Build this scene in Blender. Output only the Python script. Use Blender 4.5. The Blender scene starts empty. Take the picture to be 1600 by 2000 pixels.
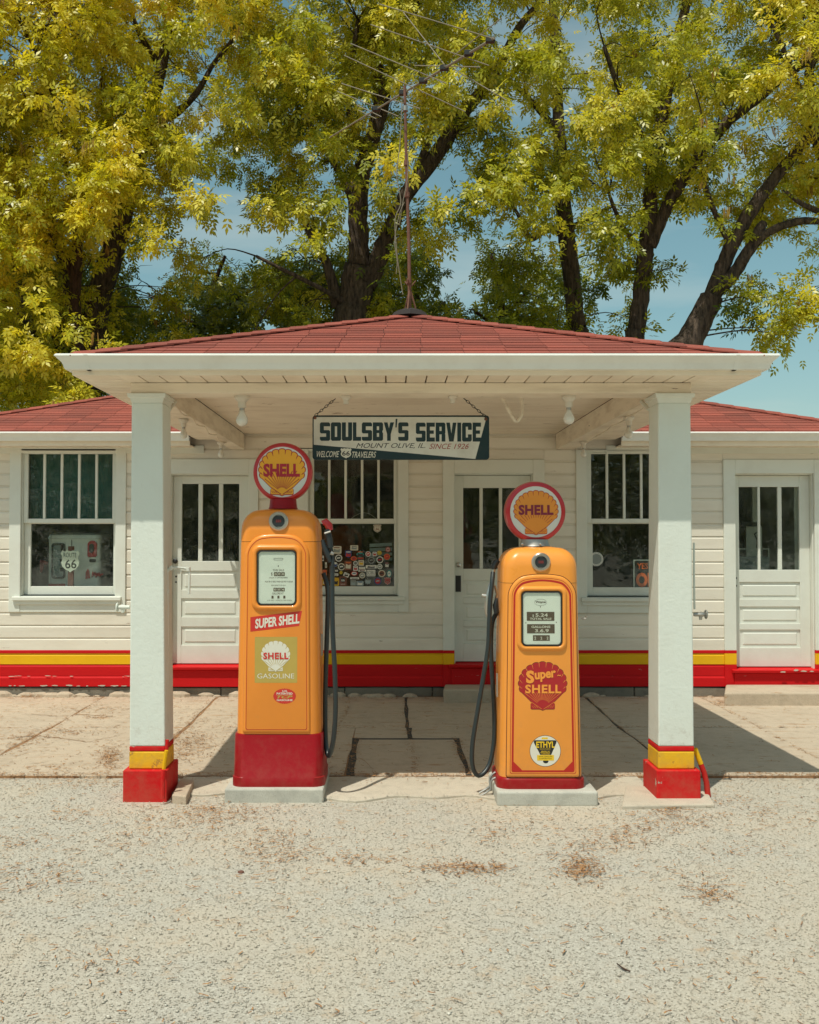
import bpy, bmesh, math, random
import numpy as np
from mathutils import Vector, Matrix
RN = random.Random(11)
NP = np.random.default_rng(5)
rad = math.radians

# ------------------------------------------------------------------ camera
CAM_Z = 1.64
TH = rad(1.5)
scene = bpy.context.scene
cam_data = bpy.data.cameras.new('camera')
cam = bpy.data.objects.new('camera', cam_data)
scene.collection.objects.link(cam)
cam.location = (0, 0, CAM_Z)
cam.rotation_euler = (rad(90) + TH, 0, 0)
cam_data.sensor_fit = 'VERTICAL'
cam_data.sensor_height = 36
cam_data.sensor_width = 36
cam_data.lens = 36
cam_data.shift_x = 0.02
cam_data.clip_end = 3000
cam_data.clip_start = 0.05
scene.camera = cam

# ------------------------------------------------------------------ light
SUN_DIR = Vector((0.70, 1.09, -2.75)).normalized()          # the way the light travels
to_sun = -SUN_DIR
SUN_EL = math.asin(to_sun.z)
SUN_AZ = math.atan2(to_sun.x, to_sun.y)
world = bpy.data.worlds.new('World')
scene.world = world
world.use_nodes = True
wn = world.node_tree.nodes; wl_ = world.node_tree.links
wn.clear()
w_out = wn.new('ShaderNodeOutputWorld')
w_bg = wn.new('ShaderNodeBackground')
w_bg.inputs['Strength'].default_value = 0.12
sky = wn.new('ShaderNodeTexSky')
sky.sky_type = 'NISHITA'
sky.sun_disc = False
sky.sun_elevation = SUN_EL
sky.sun_rotation = SUN_AZ
sky.air_density = 1.0
sky.dust_density = 1.4
sky.ozone_density = 1.0
hs = wn.new('ShaderNodeHueSaturation')
hs.inputs['Hue'].default_value = 0.47
hs.inputs['Saturation'].default_value = 1.0
hs.inputs['Value'].default_value = 1.0
tint = wn.new('ShaderNodeMix'); tint.data_type = 'RGBA'; tint.blend_type = 'MULTIPLY'
tint.inputs['Factor'].default_value = 1.0
tint.inputs['B'].default_value = (0.88, 0.93, 0.82, 1)
wl_.new(sky.outputs['Color'], hs.inputs['Color'])
wl_.new(hs.outputs['Color'], tint.inputs['A'])
# thin high cloud streaks, the same all the way round
tc = wn.new('ShaderNodeTexCoord')
mp = wn.new('ShaderNodeMapping'); mp.inputs['Scale'].default_value = (1.2, 1.2, 7.0)
mp.inputs['Rotation'].default_value = (0.12, 0.1, 0.4)
nz = wn.new('ShaderNodeTexNoise'); nz.inputs['Scale'].default_value = 1.6; nz.inputs['Detail'].default_value = 6
nz.inputs['Roughness'].default_value = 0.55
rp = wn.new('ShaderNodeValToRGB')
rp.color_ramp.elements[0].position = 0.50; rp.color_ramp.elements[0].color = (0, 0, 0, 1)
rp.color_ramp.elements[1].position = 0.85; rp.color_ramp.elements[1].color = (0.55, 0.55, 0.55, 1)
cm = wn.new('ShaderNodeMix'); cm.data_type = 'RGBA'
cm.inputs['B'].default_value = (5.6, 5.8, 5.2, 1)
wl_.new(tc.outputs['Generated'], mp.inputs['Vector']); wl_.new(mp.outputs['Vector'], nz.inputs['Vector'])
wl_.new(nz.outputs['Fac'], rp.inputs['Fac']); wl_.new(rp.outputs['Color'], cm.inputs['Factor'])
wl_.new(tint.outputs['Result'], cm.inputs['A'])
wl_.new(cm.outputs['Result'], w_bg.inputs['Color'])
wl_.new(w_bg.outputs['Background'], w_out.inputs['Surface'])

sun_d = bpy.data.lights.new('sun', 'SUN')
sun_d.energy = 3.4
sun_d.angle = rad(0.5)
sun_d.color = (1.0, 0.975, 0.86)
sun = bpy.data.objects.new('sun', sun_d)
scene.collection.objects.link(sun)
sun.rotation_euler = SUN_DIR.to_track_quat('-Z', 'Y').to_euler()
sun.location = (-6, -8, 20)

scene.view_settings.view_transform = 'Standard'
scene.view_settings.look = 'None'
scene.view_settings.exposure = 0.08
scene.view_settings.gamma = 1.0
scene.view_settings.use_curve_mapping = False

# ------------------------------------------------------------------ measuring helpers (photo scale to metres at a distance)
def ray(px, py):
    u = (px - 760) / 2000.0; v = (1000 - py) / 2000.0
    return u, math.cos(TH) - v * math.sin(TH), math.sin(TH) + v * math.cos(TH)
def at(px, py, D):
    u, dy, dz = ray(px, py)
    return Vector((u * D / dy, D, CAM_Z + dz * D / dy))
def XX(px, D, py=1100): return at(px, py, D).x
def ZZ(py, D): return at(760, py, D).z
def GD(py, z=0.0):
    u, dy, dz = ray(760, py)
    return (CAM_Z - z) * dy / (-dz)

# ------------------------------------------------------------------ object helpers
COL = scene.collection
def wloc(o):
    v = Vector((0, 0, 0))
    while o is not None:
        v = v + Vector(o.location); o = o.parent
    return v
def tag(o, label=None, cat=None, group=None, kind=None):
    if label: o['label'] = label
    if cat: o['category'] = cat
    if group: o['group'] = group
    if kind: o['kind'] = kind
    return o
def thing(name, label, cat, loc=(0, 0, 0), group=None, rotz=0):
    o = bpy.data.objects.new(name, None)
    COL.objects.link(o); o.location = loc; o.empty_display_size = 0.2
    o.rotation_euler = (0, 0, rotz)
    return tag(o, label, cat, group)
def piece(name, mesh, loc, parent=None, rot=(0, 0, 0), mat=None):
    o = bpy.data.objects.new(name, mesh)
    COL.objects.link(o)
    if parent is not None:
        o.parent = parent
        o.location = Vector(loc) - wloc(parent)
    else:
        o.location = loc
    o.rotation_euler = rot
    return o
def copy_tree(o, parent=None):
    c = o.copy(); COL.objects.link(c); c.parent = parent
    for ch in list(o.children): copy_tree(ch, c)
    return c

class MB:
    def __init__(s): s.v = []; s.f = []; s.m = []; s.mi = 0
    def add(s, vs, fs):
        b = len(s.v); s.v += [tuple(v) for v in vs]
        for f in fs: s.f.append(tuple(b + i for i in f)); s.m.append(s.mi)
        return s
    def box(s, x0, x1, y0, y1, z0, z1):
        vs = [(x0,y0,z0),(x1,y0,z0),(x1,y1,z0),(x0,y1,z0),(x0,y0,z1),(x1,y0,z1),(x1,y1,z1),(x0,y1,z1)]
        return s.add(vs, [(0,3,2,1),(4,5,6,7),(0,1,5,4),(1,2,6,5),(2,3,7,6),(3,0,4,7)])
    def hexa(s, vs):
        return s.add(vs, [(0,3,2,1),(4,5,6,7),(0,1,5,4),(1,2,6,5),(2,3,7,6),(3,0,4,7)])
    def plate(s, pts, y0, y1):               # polygon given in x,z, pushed along y (y0 nearer)
        n = len(pts)
        ar = sum(pts[i][0]*pts[(i+1)%n][1]-pts[(i+1)%n][0]*pts[i][1] for i in range(n))
        if ar < 0: pts = pts[::-1]
        vs = [(p[0], y0, p[1]) for p in pts] + [(p[0], y1, p[1]) for p in pts]
        fs = [tuple(range(n)), tuple(range(2*n-1, n-1, -1))]
        fs += [(i, i+n, (i+1)%n+n, (i+1)%n) for i in range(n)]
        return s.add(vs, fs)
    def prism_x(s, prof, x0, x1):            # profile in y,z, pushed along x
        n = len(prof)
        vs = [(x0, p[0], p[1]) for p in prof] + [(x1, p[0], p[1]) for p in prof]
        fs = [tuple(range(n-1,-1,-1)), tuple(range(n, 2*n))]
        fs += [(i, (i+1)%n, (i+1)%n+n, i+n) for i in range(n)]
        return s.add(vs, fs)
    def loops(s, loops, cap0=True, cap1=True):
        n = len(loops[0]); b = len(s.v)
        vs = [p for L in loops for p in L]; fs = []
        for k in range(len(loops)-1):
            for i in range(n):
                j = (i+1) % n
                fs.append((k*n+i, k*n+j, (k+1)*n+j, (k+1)*n+i))
        if cap0: fs.append(tuple(range(n-1, -1, -1)))
        if cap1: fs.append(tuple((len(loops)-1)*n+i for i in range(n)))
        return s.add(vs, fs)
    def tube(s, pts, rs, n=8, closed=False):
        pts = [Vector(p) for p in pts]
        if not hasattr(rs, '__len__'): rs = [rs]*len(pts)
        loops = []; up = None
        for i, p in enumerate(pts):
            if closed: t = pts[(i+1)%len(pts)] - pts[i-1]
            else: t = pts[min(i+1, len(pts)-1)] - pts[max(i-1, 0)]
            if t.length < 1e-9: t = Vector((0,0,1))
            t.normalize()
            if up is None:
                up = Vector((0,0,1)) if abs(t.z) < 0.9 else Vector((1,0,0))
            a = t.cross(up)
            if a.length < 1e-6: a = t.cross(Vector((0,1,0)))
            a.normalize(); c = a.cross(t).normalized(); up = c
            loops.append([tuple(p + (a*math.cos(2*math.pi*k/n) + c*math.sin(2*math.pi*k/n))*rs[i]) for k in range(n)])
        if closed: loops.append(loops[0]); return s.loops(loops, False, False)
        return s.loops(loops)
    def lathe(s, prof, c, axis='z', n=28):   # prof: (along, radius)
        loops = []
        for a, r in prof:
            L = []
            for k in range(n):
                t = 2*math.pi*k/n
                if axis == 'z': L.append((c[0]+r*math.cos(t), c[1]+r*math.sin(t), c[2]+a))
                elif axis == 'y': L.append((c[0]+r*math.cos(t), c[1]+a, c[2]+r*math.sin(t)))
                else: L.append((c[0]+a, c[1]+r*math.cos(t), c[2]+r*math.sin(t)))
            loops.append(L)
        return s.loops(loops)
    def build(s, name, mats, parent=None, smooth=False, bevel=0, seg=2, sharp=40, origin=None):
        me = bpy.data.meshes.new(name)
        off = Vector(origin) if origin is not None else (wloc(parent) if parent is not None else Vector((0,0,0)))
        v = [(p[0]-off.x, p[1]-off.y, p[2]-off.z) for p in s.v]
        me.from_pydata(v, [], s.f)
        if not isinstance(mats, (list, tuple)): mats = [mats]
        for m in mats: me.materials.append(m)
        if len(mats) > 1: me.polygons.foreach_set('material_index', s.m)
        bm = bmesh.new(); bm.from_mesh(me); bmesh.ops.recalc_face_normals(bm, faces=bm.faces[:]); bm.to_mesh(me); bm.free()
        if smooth:
            me.polygons.foreach_set('use_smooth', [True]*len(me.polygons))
            if sharp < 180: me.set_sharp_from_angle(angle=rad(sharp))
        me.update()
        o = bpy.data.objects.new(name, me); COL.objects.link(o)
        if parent is not None:
            o.parent = parent
            if origin is not None: o.location = Vector(origin) - wloc(parent)
        elif origin is not None: o.location = origin
        if bevel:
            b = o.modifiers.new('edge', 'BEVEL'); b.width = bevel; b.segments = seg; b.limit_method = 'ANGLE'; b.angle_limit = rad(35)
            if smooth: b.harden_normals = False
        return o
    def mesh(s, name, mat):
        me = bpy.data.meshes.new(name); me.from_pydata(s.v, [], s.f); me.materials.append(mat)
        bm = bmesh.new(); bm.from_mesh(me); bmesh.ops.recalc_face_normals(bm, faces=bm.faces[:]); bm.to_mesh(me); bm.free()
        return me

def fast_mesh(name, verts, faces, mats, parent=None, smooth=False, attr=None):
    """verts (N,3) array, faces (M,k) array of equal size"""
    me = bpy.data.meshes.new(name)
    off = wloc(parent) if parent is not None else Vector((0,0,0))
    verts = np.asarray(verts, dtype=np.float32) - np.array(off[:], dtype=np.float32)
    k = faces.shape[1]
    me.vertices.add(len(verts)); me.vertices.foreach_set('co', verts.ravel())
    me.loops.add(faces.size); me.loops.foreach_set('vertex_index', faces.astype(np.int32).ravel())
    me.polygons.add(len(faces))
    me.polygons.foreach_set('loop_start', np.arange(0, faces.size, k, dtype=np.int32))
    me.polygons.foreach_set('loop_total', np.full(len(faces), k, dtype=np.int32))
    if smooth: me.polygons.foreach_set('use_smooth', np.ones(len(faces), dtype=bool))
    me.update(calc_edges=True)
    if attr is not None:
        a = me.attributes.new('tone', 'FLOAT', 'FACE'); a.data.foreach_set('value', attr.astype(np.float32))
    for m in (mats if isinstance(mats, (list, tuple)) else [mats]): me.materials.append(m)
    o = bpy.data.objects.new(name, me); COL.objects.link(o)
    if parent is not None: o.parent = parent
    return o

# ------------------------------------------------------------------ materials
def nodes_of(m):
    m.use_nodes = True
    nt = m.node_tree; nt.nodes.clear()
    out = nt.nodes.new('ShaderNodeOutputMaterial'); b = nt.nodes.new('ShaderNodeBsdfPrincipled')
    nt.links.new(b.outputs[0], out.inputs['Surface'])
    return nt, b, out
def N(nt, t, **kw):
    n = nt.nodes.new(t)
    for k, v in kw.items():
        if k in n.inputs: n.inputs[k].default_value = v
        else: setattr(n, k, v)
    return n
def c4(c): return (c[0], c[1], c[2], 1)
def noise_(nt, scale, detail=4, rough=0.55, vec=None, stretch=None):
    n = N(nt, 'ShaderNodeTexNoise'); n.inputs['Scale'].default_value = scale; n.inputs['Detail'].default_value = detail
    n.inputs['Roughness'].default_value = rough
    if vec is None:
        g = N(nt, 'ShaderNodeNewGeometry'); vec = g.outputs['Position']
    if stretch:
        mpn = N(nt, 'ShaderNodeMapping'); mpn.inputs['Scale'].default_value = stretch
        nt.links.new(vec, mpn.inputs['Vector']); vec = mpn.outputs['Vector']
    nt.links.new(vec, n.inputs['Vector'])
    return n
def ramp_(nt, src, stops):
    r = N(nt, 'ShaderNodeValToRGB'); cr = r.color_ramp
    while len(cr.elements) < len(stops): cr.elements.new(0.5)
    for e, (p, c) in zip(cr.elements, stops):
        e.position = p; e.color = c4(c) if hasattr(c, '__len__') else (c, c, c, 1)
    nt.links.new(src, r.inputs['Fac']); return r
def mix_(nt, fac, a, b, mode='MIX'):
    m = N(nt, 'ShaderNodeMix'); m.data_type = 'RGBA'; m.blend_type = mode
    for s, v in (('Factor', fac), ('A', a), ('B', b)):
        if isinstance(v, (int, float)): m.inputs[s].default_value = v
        elif hasattr(v, '__len__'): m.inputs[s].default_value = c4(v)
        else: nt.links.new(v, m.inputs[s])
    return m.outputs['Result']
def bump_(nt, b, src, strength, dist, prev=None):
    n = N(nt, 'ShaderNodeBump'); n.inputs['Strength'].default_value = strength; n.inputs['Distance'].default_value = dist
    nt.links.new(src, n.inputs['Height'])
    if prev is not None: nt.links.new(prev, n.inputs['Normal'])
    nt.links.new(n.outputs['Normal'], b.inputs['Normal']); return n.outputs['Normal']

def paint(name, col, rough=0.5, dirt=0.25, dirt_col=(0.22, 0.16, 0.10), bump=0.25, peel=0.0, peel_col=(0.33, 0.30, 0.25),
          grime_scale=3.0, stretch=None, fine=90, vary=0.05, coat=0.0, bd=0.004, spec=0.4, splash=0.0):
    m = bpy.data.materials.new(name); nt, b, out = nodes_of(m)
    n1 = noise_(nt, grime_scale, 7, 0.62, stretch=stretch)
    f1 = ramp_(nt, n1.outputs['Fac'], [(0.46, 0.0), (0.78, dirt)])
    c = mix_(nt, f1.outputs['Color'], col, dirt_col)
    oi = N(nt, 'ShaderNodeObjectInfo')
    mr = N(nt, 'ShaderNodeMapRange'); mr.inputs['To Min'].default_value = 1 - vary; mr.inputs['To Max'].default_value = 1 + vary * 0.3
    nt.links.new(oi.outputs['Random'], mr.inputs['Value'])
    cmb = N(nt, 'ShaderNodeCombineColor')
    for i in range(3): nt.links.new(mr.outputs['Result'], cmb.inputs[i])
    c = mix_(nt, 1.0, c, cmb.outputs['Color'], 'MULTIPLY')
    if splash:                                       # mud and rain splash up to knee height, blotchy
        gz = N(nt, 'ShaderNodeNewGeometry'); sx = N(nt, 'ShaderNodeSeparateXYZ'); nt.links.new(gz.outputs['Position'], sx.inputs[0])
        mz = N(nt, 'ShaderNodeMapRange'); mz.inputs['From Min'].default_value = 0.0; mz.inputs['From Max'].default_value = 0.62; mz.inputs['To Min'].default_value = 0.22; mz.inputs['To Max'].default_value = -0.06
        nt.links.new(sx.outputs['Z'], mz.inputs['Value']); ns = noise_(nt, 13, 8, 0.75)
        ad = N(nt, 'ShaderNodeMath'); ad.operation = 'ADD'; nt.links.new(ns.outputs['Fac'], ad.inputs[0]); nt.links.new(mz.outputs['Result'], ad.inputs[1])
        c = mix_(nt, ramp_(nt, ad.outputs[0], [(0.56, 0.0), (0.80, splash)]).outputs['Color'], c, (0.30, 0.20, 0.12))
    n2 = noise_(nt, fine, 3, 0.6, stretch=stretch)
    if peel > 0:
        n3 = noise_(nt, 7, 9, 0.72, stretch=stretch)
        f3 = ramp_(nt, n3.outputs['Fac'], [(0.66 - 0.1 * peel, 0.0), (0.672 - 0.1 * peel, 1.0)])
        c = mix_(nt, f3.outputs['Color'], c, peel_col)
        pr = bump_(nt, b, f3.outputs['Color'], 0.5, -0.003)
        bump_(nt, b, n2.outputs['Fac'], bump, bd, pr)
    else:
        bump_(nt, b, n2.outputs['Fac'], bump, bd)
    nt.links.new(c, b.inputs['Base Color'])
    rr = ramp_(nt, n1.outputs['Fac'], [(0.3, max(rough - 0.06, 0.02)), (0.8, min(rough + 0.12, 1))])
    nt.links.new(rr.outputs['Color'], b.inputs['Roughness'])
    b.inputs['Coat Weight'].default_value = coat; b.inputs['Coat Roughness'].default_value = 0.05
    b.inputs['Specular IOR Level'].default_value = spec
    return m
def plain(name, col, rough=0.5, metal=0.0, coat=0.0, bump=0.0, bscale=200):
    m = bpy.data.materials.new(name); nt, b, out = nodes_of(m)
    n1 = noise_(nt, 14, 5, 0.6)
    c = mix_(nt, ramp_(nt, n1.outputs['Fac'], [(0.35, 0.0), (0.8, 0.22)]).outputs['Color'], col, tuple(x * 0.72 for x in col))
    nt.links.new(c, b.inputs['Base Color'])
    b.inputs['Roughness'].default_value = rough; b.inputs['Metallic'].default_value = metal
    b.inputs['Coat Weight'].default_value = coat; b.inputs['Coat Roughness'].default_value = 0.06
    if bump: bump_(nt, b, noise_(nt, bscale, 3).outputs['Fac'], bump, 0.002)
    return m

M = {}
WHITE = (0.73, 0.745, 0.665)
M['white'] = paint('white_weathered_paint', WHITE, 0.55, 0.22, (0.42, 0.34, 0.25), 0.25, stretch=(1, 1, 1))
M['siding'] = paint('siding_paint', (0.80, 0.745, 0.63), 0.55, 0.30, (0.42, 0.31, 0.21), 0.30, grime_scale=2.2, stretch=(0.5, 1, 3), vary=0.07, peel=0.001, peel_col=(0.46, 0.37, 0.28))
M['stucco'] = paint('pillar_stucco', (0.72, 0.755, 0.68), 0.7, 0.16, (0.5, 0.42, 0.33), 0.30, grime_scale=3.5, fine=38, bd=0.008, splash=0.45)
M['soffit'] = paint('soffit_paint', (0.86, 0.76, 0.61), 0.6, 0.35, (0.40, 0.28, 0.18), 0.2, grime_scale=2.6, vary=0.06)
M['ceiling'] = paint('ceiling_peeling_paint', (0.88, 0.77, 0.62), 0.65, 0.40, (0.42, 0.29, 0.19), 0.3, peel=0.25, peel_col=(0.40, 0.28, 0.20), stretch=(0.5, 1.2, 1))
M['beam'] = paint('beam_old_paint', (0.84, 0.74, 0.59), 0.65, 0.55, (0.34, 0.24, 0.15), 0.4, grime_scale=4, peel=0.02, peel_col=(0.22, 0.16, 0.12), stretch=(0.4, 0.6, 3))
M['gutter'] = paint('gutter_enamel', (0.78, 0.77, 0.70), 0.35, 0.22, (0.45, 0.37, 0.28), 0.05, grime_scale=5)
M['red'] = paint('red_board_paint', (0.60, 0.012, 0.014), 0.55, 0.25, (0.25, 0.006, 0.006), 0.3, spec=0.12, peel=0.02, peel_col=(0.55, 0.48, 0.40), stretch=(0.35, 1, 2.2))
M['redsolid'] = paint('red_base_paint', (0.60, 0.013, 0.015), 0.6, 0.25, (0.28, 0.006, 0.006), 0.35, fine=30, spec=0.12, splash=0.22, peel=0.3, peel_col=(0.50, 0.40, 0.32))
M['yellow'] = paint('yellow_band_paint', (0.82, 0.46, 0.012), 0.55, 0.25, (0.5, 0.22, 0.01), 0.3, spec=0.15)
M['yellowpeel'] = paint('yellow_peeling_paint', (0.82, 0.46, 0.015), 0.55, 0.3, (0.5, 0.22, 0.02), 0.6, peel=0.75, peel_col=(0.52, 0.27, 0.04), fine=40, splash=0.3)
M['orange'] = paint('orange_enamel', (0.86, 0.285, 0.036), 0.33, 0.12, (0.55, 0.17, 0.03), 0.02, grime_scale=5, vary=0.01, coat=0.2, splash=0.16)
M['orange2'] = paint('light_orange_enamel', (0.88, 0.325, 0.048), 0.33, 0.12, (0.55, 0.2, 0.04), 0.02, grime_scale=5, vary=0.01, coat=0.25, splash=0.16)
M['skirt'] = paint('dark_red_enamel', (0.30, 0.006, 0.010), 0.34, 0.08, (0.15, 0.004, 0.004), 0.03, vary=0.01, coat=0.0, spec=0.22, splash=0.10)
M['globered'] = plain('globe_red_plastic', (0.50, 0.012, 0.018), 0.32, coat=0.4)
M['stripe'] = plain('pinstripe_red', (0.50, 0.02, 0.012), 0.4)
M['darkline'] = plain('dark_line', (0.10, 0.025, 0.012), 0.5)
M['black'] = plain('black_rubber', (0.018, 0.024, 0.026), 0.45, bump=0.1)
M['hose'] = plain('black_hose_rubber', (0.022, 0.032, 0.034), 0.38, bump=0.3, bscale=120)
M['chrome'] = plain('worn_chrome', (0.52, 0.50, 0.45), 0.28, metal=0.9, bump=0.15)
M['steel'] = plain('dull_galvanised_steel', (0.42, 0.40, 0.36), 0.45, metal=0.8)
M['rust'] = paint('rusty_iron', (0.19, 0.085, 0.055), 0.75, 0.6, (0.10, 0.045, 0.03), 0.5, grime_scale=18)
M['dial'] = plain('dial_white_enamel', (0.90, 0.92, 0.83), 0.35)
M['face'] = plain('globe_face_white', (0.68, 0.68, 0.62), 0.3, coat=0.3)
M['shellyellow'] = plain('emblem_yellow', (0.86, 0.40, 0.02), 0.4)
M['shelllight'] = plain('emblem_orange', (0.78, 0.28, 0.03), 0.4)
M['shellred'] = plain('emblem_red', (0.42, 0.016, 0.02), 0.4); M['badgered'] = plain('badge_dull_red', (0.20, 0.03, 0.03), 0.3)
M['letterred'] = plain('letter_red', (0.42, 0.012, 0.03), 0.4)
M['lettermaroon'] = plain('letter_maroon', (0.22, 0.012, 0.04), 0.4)
M['decalred'] = plain('decal_bright_red', (0.62, 0.035, 0.025), 0.35)
M['gold'] = plain('decal_gold', (0.50, 0.36, 0.08), 0.35)
M['print'] = plain('print_black', (0.02, 0.02, 0.018), 0.5)
M['printbrown'] = plain('print_brown', (0.10, 0.06, 0.03), 0.5)
M['cream'] = plain('print_cream', (0.75, 0.72, 0.60), 0.4)
M['ethyl'] = plain('print_yellow', (0.85, 0.55, 0.02), 0.4)
M['signdark'] = paint('sign_dark_green_enamel', (0.012, 0.034, 0.038), 0.35, 0.2, (0.10, 0.06, 0.03), 0.1, grime_scale=12)
M['signwhite'] = paint('sign_white_enamel', (0.72, 0.70, 0.61), 0.38, 0.35, (0.35, 0.27, 0.18), 0.1, grime_scale=9)
M['signred'] = plain('sign_script_red', (0.35, 0.05, 0.03), 0.5)
M['bulb'] = plain('opal_bulb', (0.72, 0.70, 0.62), 0.2, coat=0.4)
M['porcelain'] = plain('porcelain_socket', (0.66, 0.60, 0.50), 0.35)
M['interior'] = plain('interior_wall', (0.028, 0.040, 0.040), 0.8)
M['interiorfloor'] = plain('interior_floor', (0.30, 0.24, 0.17), 0.6)
M['curtain'] = plain('teal_blind_cloth', (0.015, 0.085, 0.075), 0.7)
M['oldpump'] = plain('old_white_enamel', (0.80, 0.78, 0.70), 0.3, coat=0.3)
M['signorange'] = plain('orange_print', (0.80, 0.14, 0.03), 0.5)
M['soil'] = None

def concrete(name, col, dark, bumps=0.5, litter=0.0):
    m = bpy.data.materials.new(name); nt, b, out = nodes_of(m)
    n1 = noise_(nt, 1.3, 8, 0.65); n2 = noise_(nt, 160, 3, 0.7); n3 = noise_(nt, 11, 6, 0.6)
    c = mix_(nt, ramp_(nt, n1.outputs['Fac'], [(0.3, 0.0), (0.72, 1.0)]).outputs['Color'], col, dark)
    c = mix_(nt, ramp_(nt, n2.outputs['Fac'], [(0.30, 0.75), (0.42, 0.0)]).outputs['Color'], c, tuple(x*0.35 for x in col))
    c = mix_(nt, ramp_(nt, n2.outputs['Fac'], [(0.62, 0.0), (0.74, 0.5)]).outputs['Color'], c, tuple(min(x*1.25,0.8) for x in col))
    c = mix_(nt, ramp_(nt, n3.outputs['Fac'], [(0.5, 0.0), (0.8, 0.5)]).outputs['Color'], c, tuple(x*0.62 for x in dark))
    if litter:
        n5 = noise_(nt, 2.3, 7, 0.7)
        c = mix_(nt, ramp_(nt, n5.outputs['Fac'], [(0.52, 0.0), (0.70, 0.40)]).outputs['Color'], c, (0.30, 0.23, 0.16))
        n4 = noise_(nt, 5, 9, 0.75, stretch=(0.35, 2.2, 1))
        c = mix_(nt, ramp_(nt, n4.outputs['Fac'], [(0.575, 0.0), (0.65, litter)]).outputs['Color'], c, (0.36, 0.17, 0.06))
    nt.links.new(c, b.inputs['Base Color']); b.inputs['Roughness'].default_value = 0.9
    p = bump_(nt, b, n2.outputs['Fac'], bumps, 0.006)
    bump_(nt, b, n3.outputs['Fac'], 0.3, 0.02, p)
    return m
M['slab'] = concrete('old_concrete', (0.56, 0.455, 0.335), (0.48, 0.385, 0.28), litter=0.8)
M['pad'] = concrete('pale_concrete', (0.56, 0.54, 0.46), (0.44, 0.43, 0.37), 0.35)
M['apron'] = concrete('worn_apron_concrete', (0.60, 0.53, 0.42), (0.50, 0.43, 0.33), 0.6)
M['foundation'] = concrete('foundation_concrete', (0.30, 0.26, 0.20), (0.18, 0.16, 0.125), 0.9)
M['joint'] = concrete('joint_dirt', (0.40, 0.22, 0.10), (0.24, 0.13, 0.07), 0.9)
M['tar'] = concrete('dark_crack_filler', (0.075, 0.066, 0.055), (0.045, 0.042, 0.038), 0.9)

def gravel_ground():
    m = bpy.data.materials.new('gravel_ground'); nt, b, out = nodes_of(m)
    g = N(nt, 'ShaderNodeNewGeometry')
    v = N(nt, 'ShaderNodeTexVoronoi'); v.inputs['Scale'].default_value = 150
    nt.links.new(g.outputs['Position'], v.inputs['Vector'])
    v2 = N(nt, 'ShaderNodeTexVoronoi'); v2.inputs['Scale'].default_value = 210
    nt.links.new(g.outputs['Position'], v2.inputs['Vector'])
    sep = N(nt, 'ShaderNodeSeparateColor'); nt.links.new(v.outputs['Color'], sep.inputs[0])
    cr = ramp_(nt, sep.outputs[0], [(0.0, (0.37, 0.33, 0.27)), (0.35, (0.44, 0.405, 0.335)), (0.8, (0.48, 0.445, 0.37)), (1.0, (0.57, 0.535, 0.45))])
    n1 = noise_(nt, 0.9, 6, 0.6); n4 = noise_(nt, 9, 8, 0.72)
    c = mix_(nt, ramp_(nt, n1.outputs['Fac'], [(0.4, 0.0), (0.7, 0.6)]).outputs['Color'], cr.outputs['Color'], (0.54, 0.45, 0.33))
    c = mix_(nt, ramp_(nt, n4.outputs['Fac'], [(0.55, 0.0), (0.70, 0.6)]).outputs['Color'], c, (0.42, 0.26, 0.13))
    nt.links.new(c, b.inputs['Base Color']); b.inputs['Roughness'].default_value = 0.95
    p = bump_(nt, b, v.outputs['Distance'], 0.22, -0.006)
    bump_(nt, b, v2.outputs['Distance'], 0.4, -0.004, p)
    return m
M['gravel'] = gravel_ground()
def stone_mat():
    m = bpy.data.materials.new('crushed_stone'); nt, b, out = nodes_of(m)
    a = N(nt, 'ShaderNodeAttribute'); a.attribute_name = 'tone'
    cr = ramp_(nt, a.outputs['Fac'], [(0.0, (0.30, 0.26, 0.205)), (0.12, (0.43, 0.385, 0.31)), (0.85, (0.53, 0.485, 0.40)), (1.0, (0.74, 0.70, 0.60))])
    n1 = noise_(nt, 0.9, 6, 0.6)
    c = mix_(nt, ramp_(nt, n1.outputs['Fac'], [(0.4, 0.0), (0.7, 0.4)]).outputs['Color'], cr.outputs['Color'], (0.52, 0.43, 0.31))
    nt.links.new(c, b.inputs['Base Color']); b.inputs['Roughness'].default_value = 0.9
    return m
M['stone'] = stone_mat()
def litter_mat(name, c0, c1):
    m = bpy.data.materials.new(name); nt, b, out = nodes_of(m)
    a = N(nt, 'ShaderNodeAttribute'); a.attribute_name = 'tone'
    cr = ramp_(nt, a.outputs['Fac'], [(0.0, c0), (1.0, c1)])
    nt.links.new(cr.outputs['Color'], b.inputs['Base Color']); b.inputs['Roughness'].default_value = 0.85
    return m
M['litter'] = litter_mat('dry_catkin_litter', (0.16, 0.07, 0.035), (0.52, 0.27, 0.10))
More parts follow.
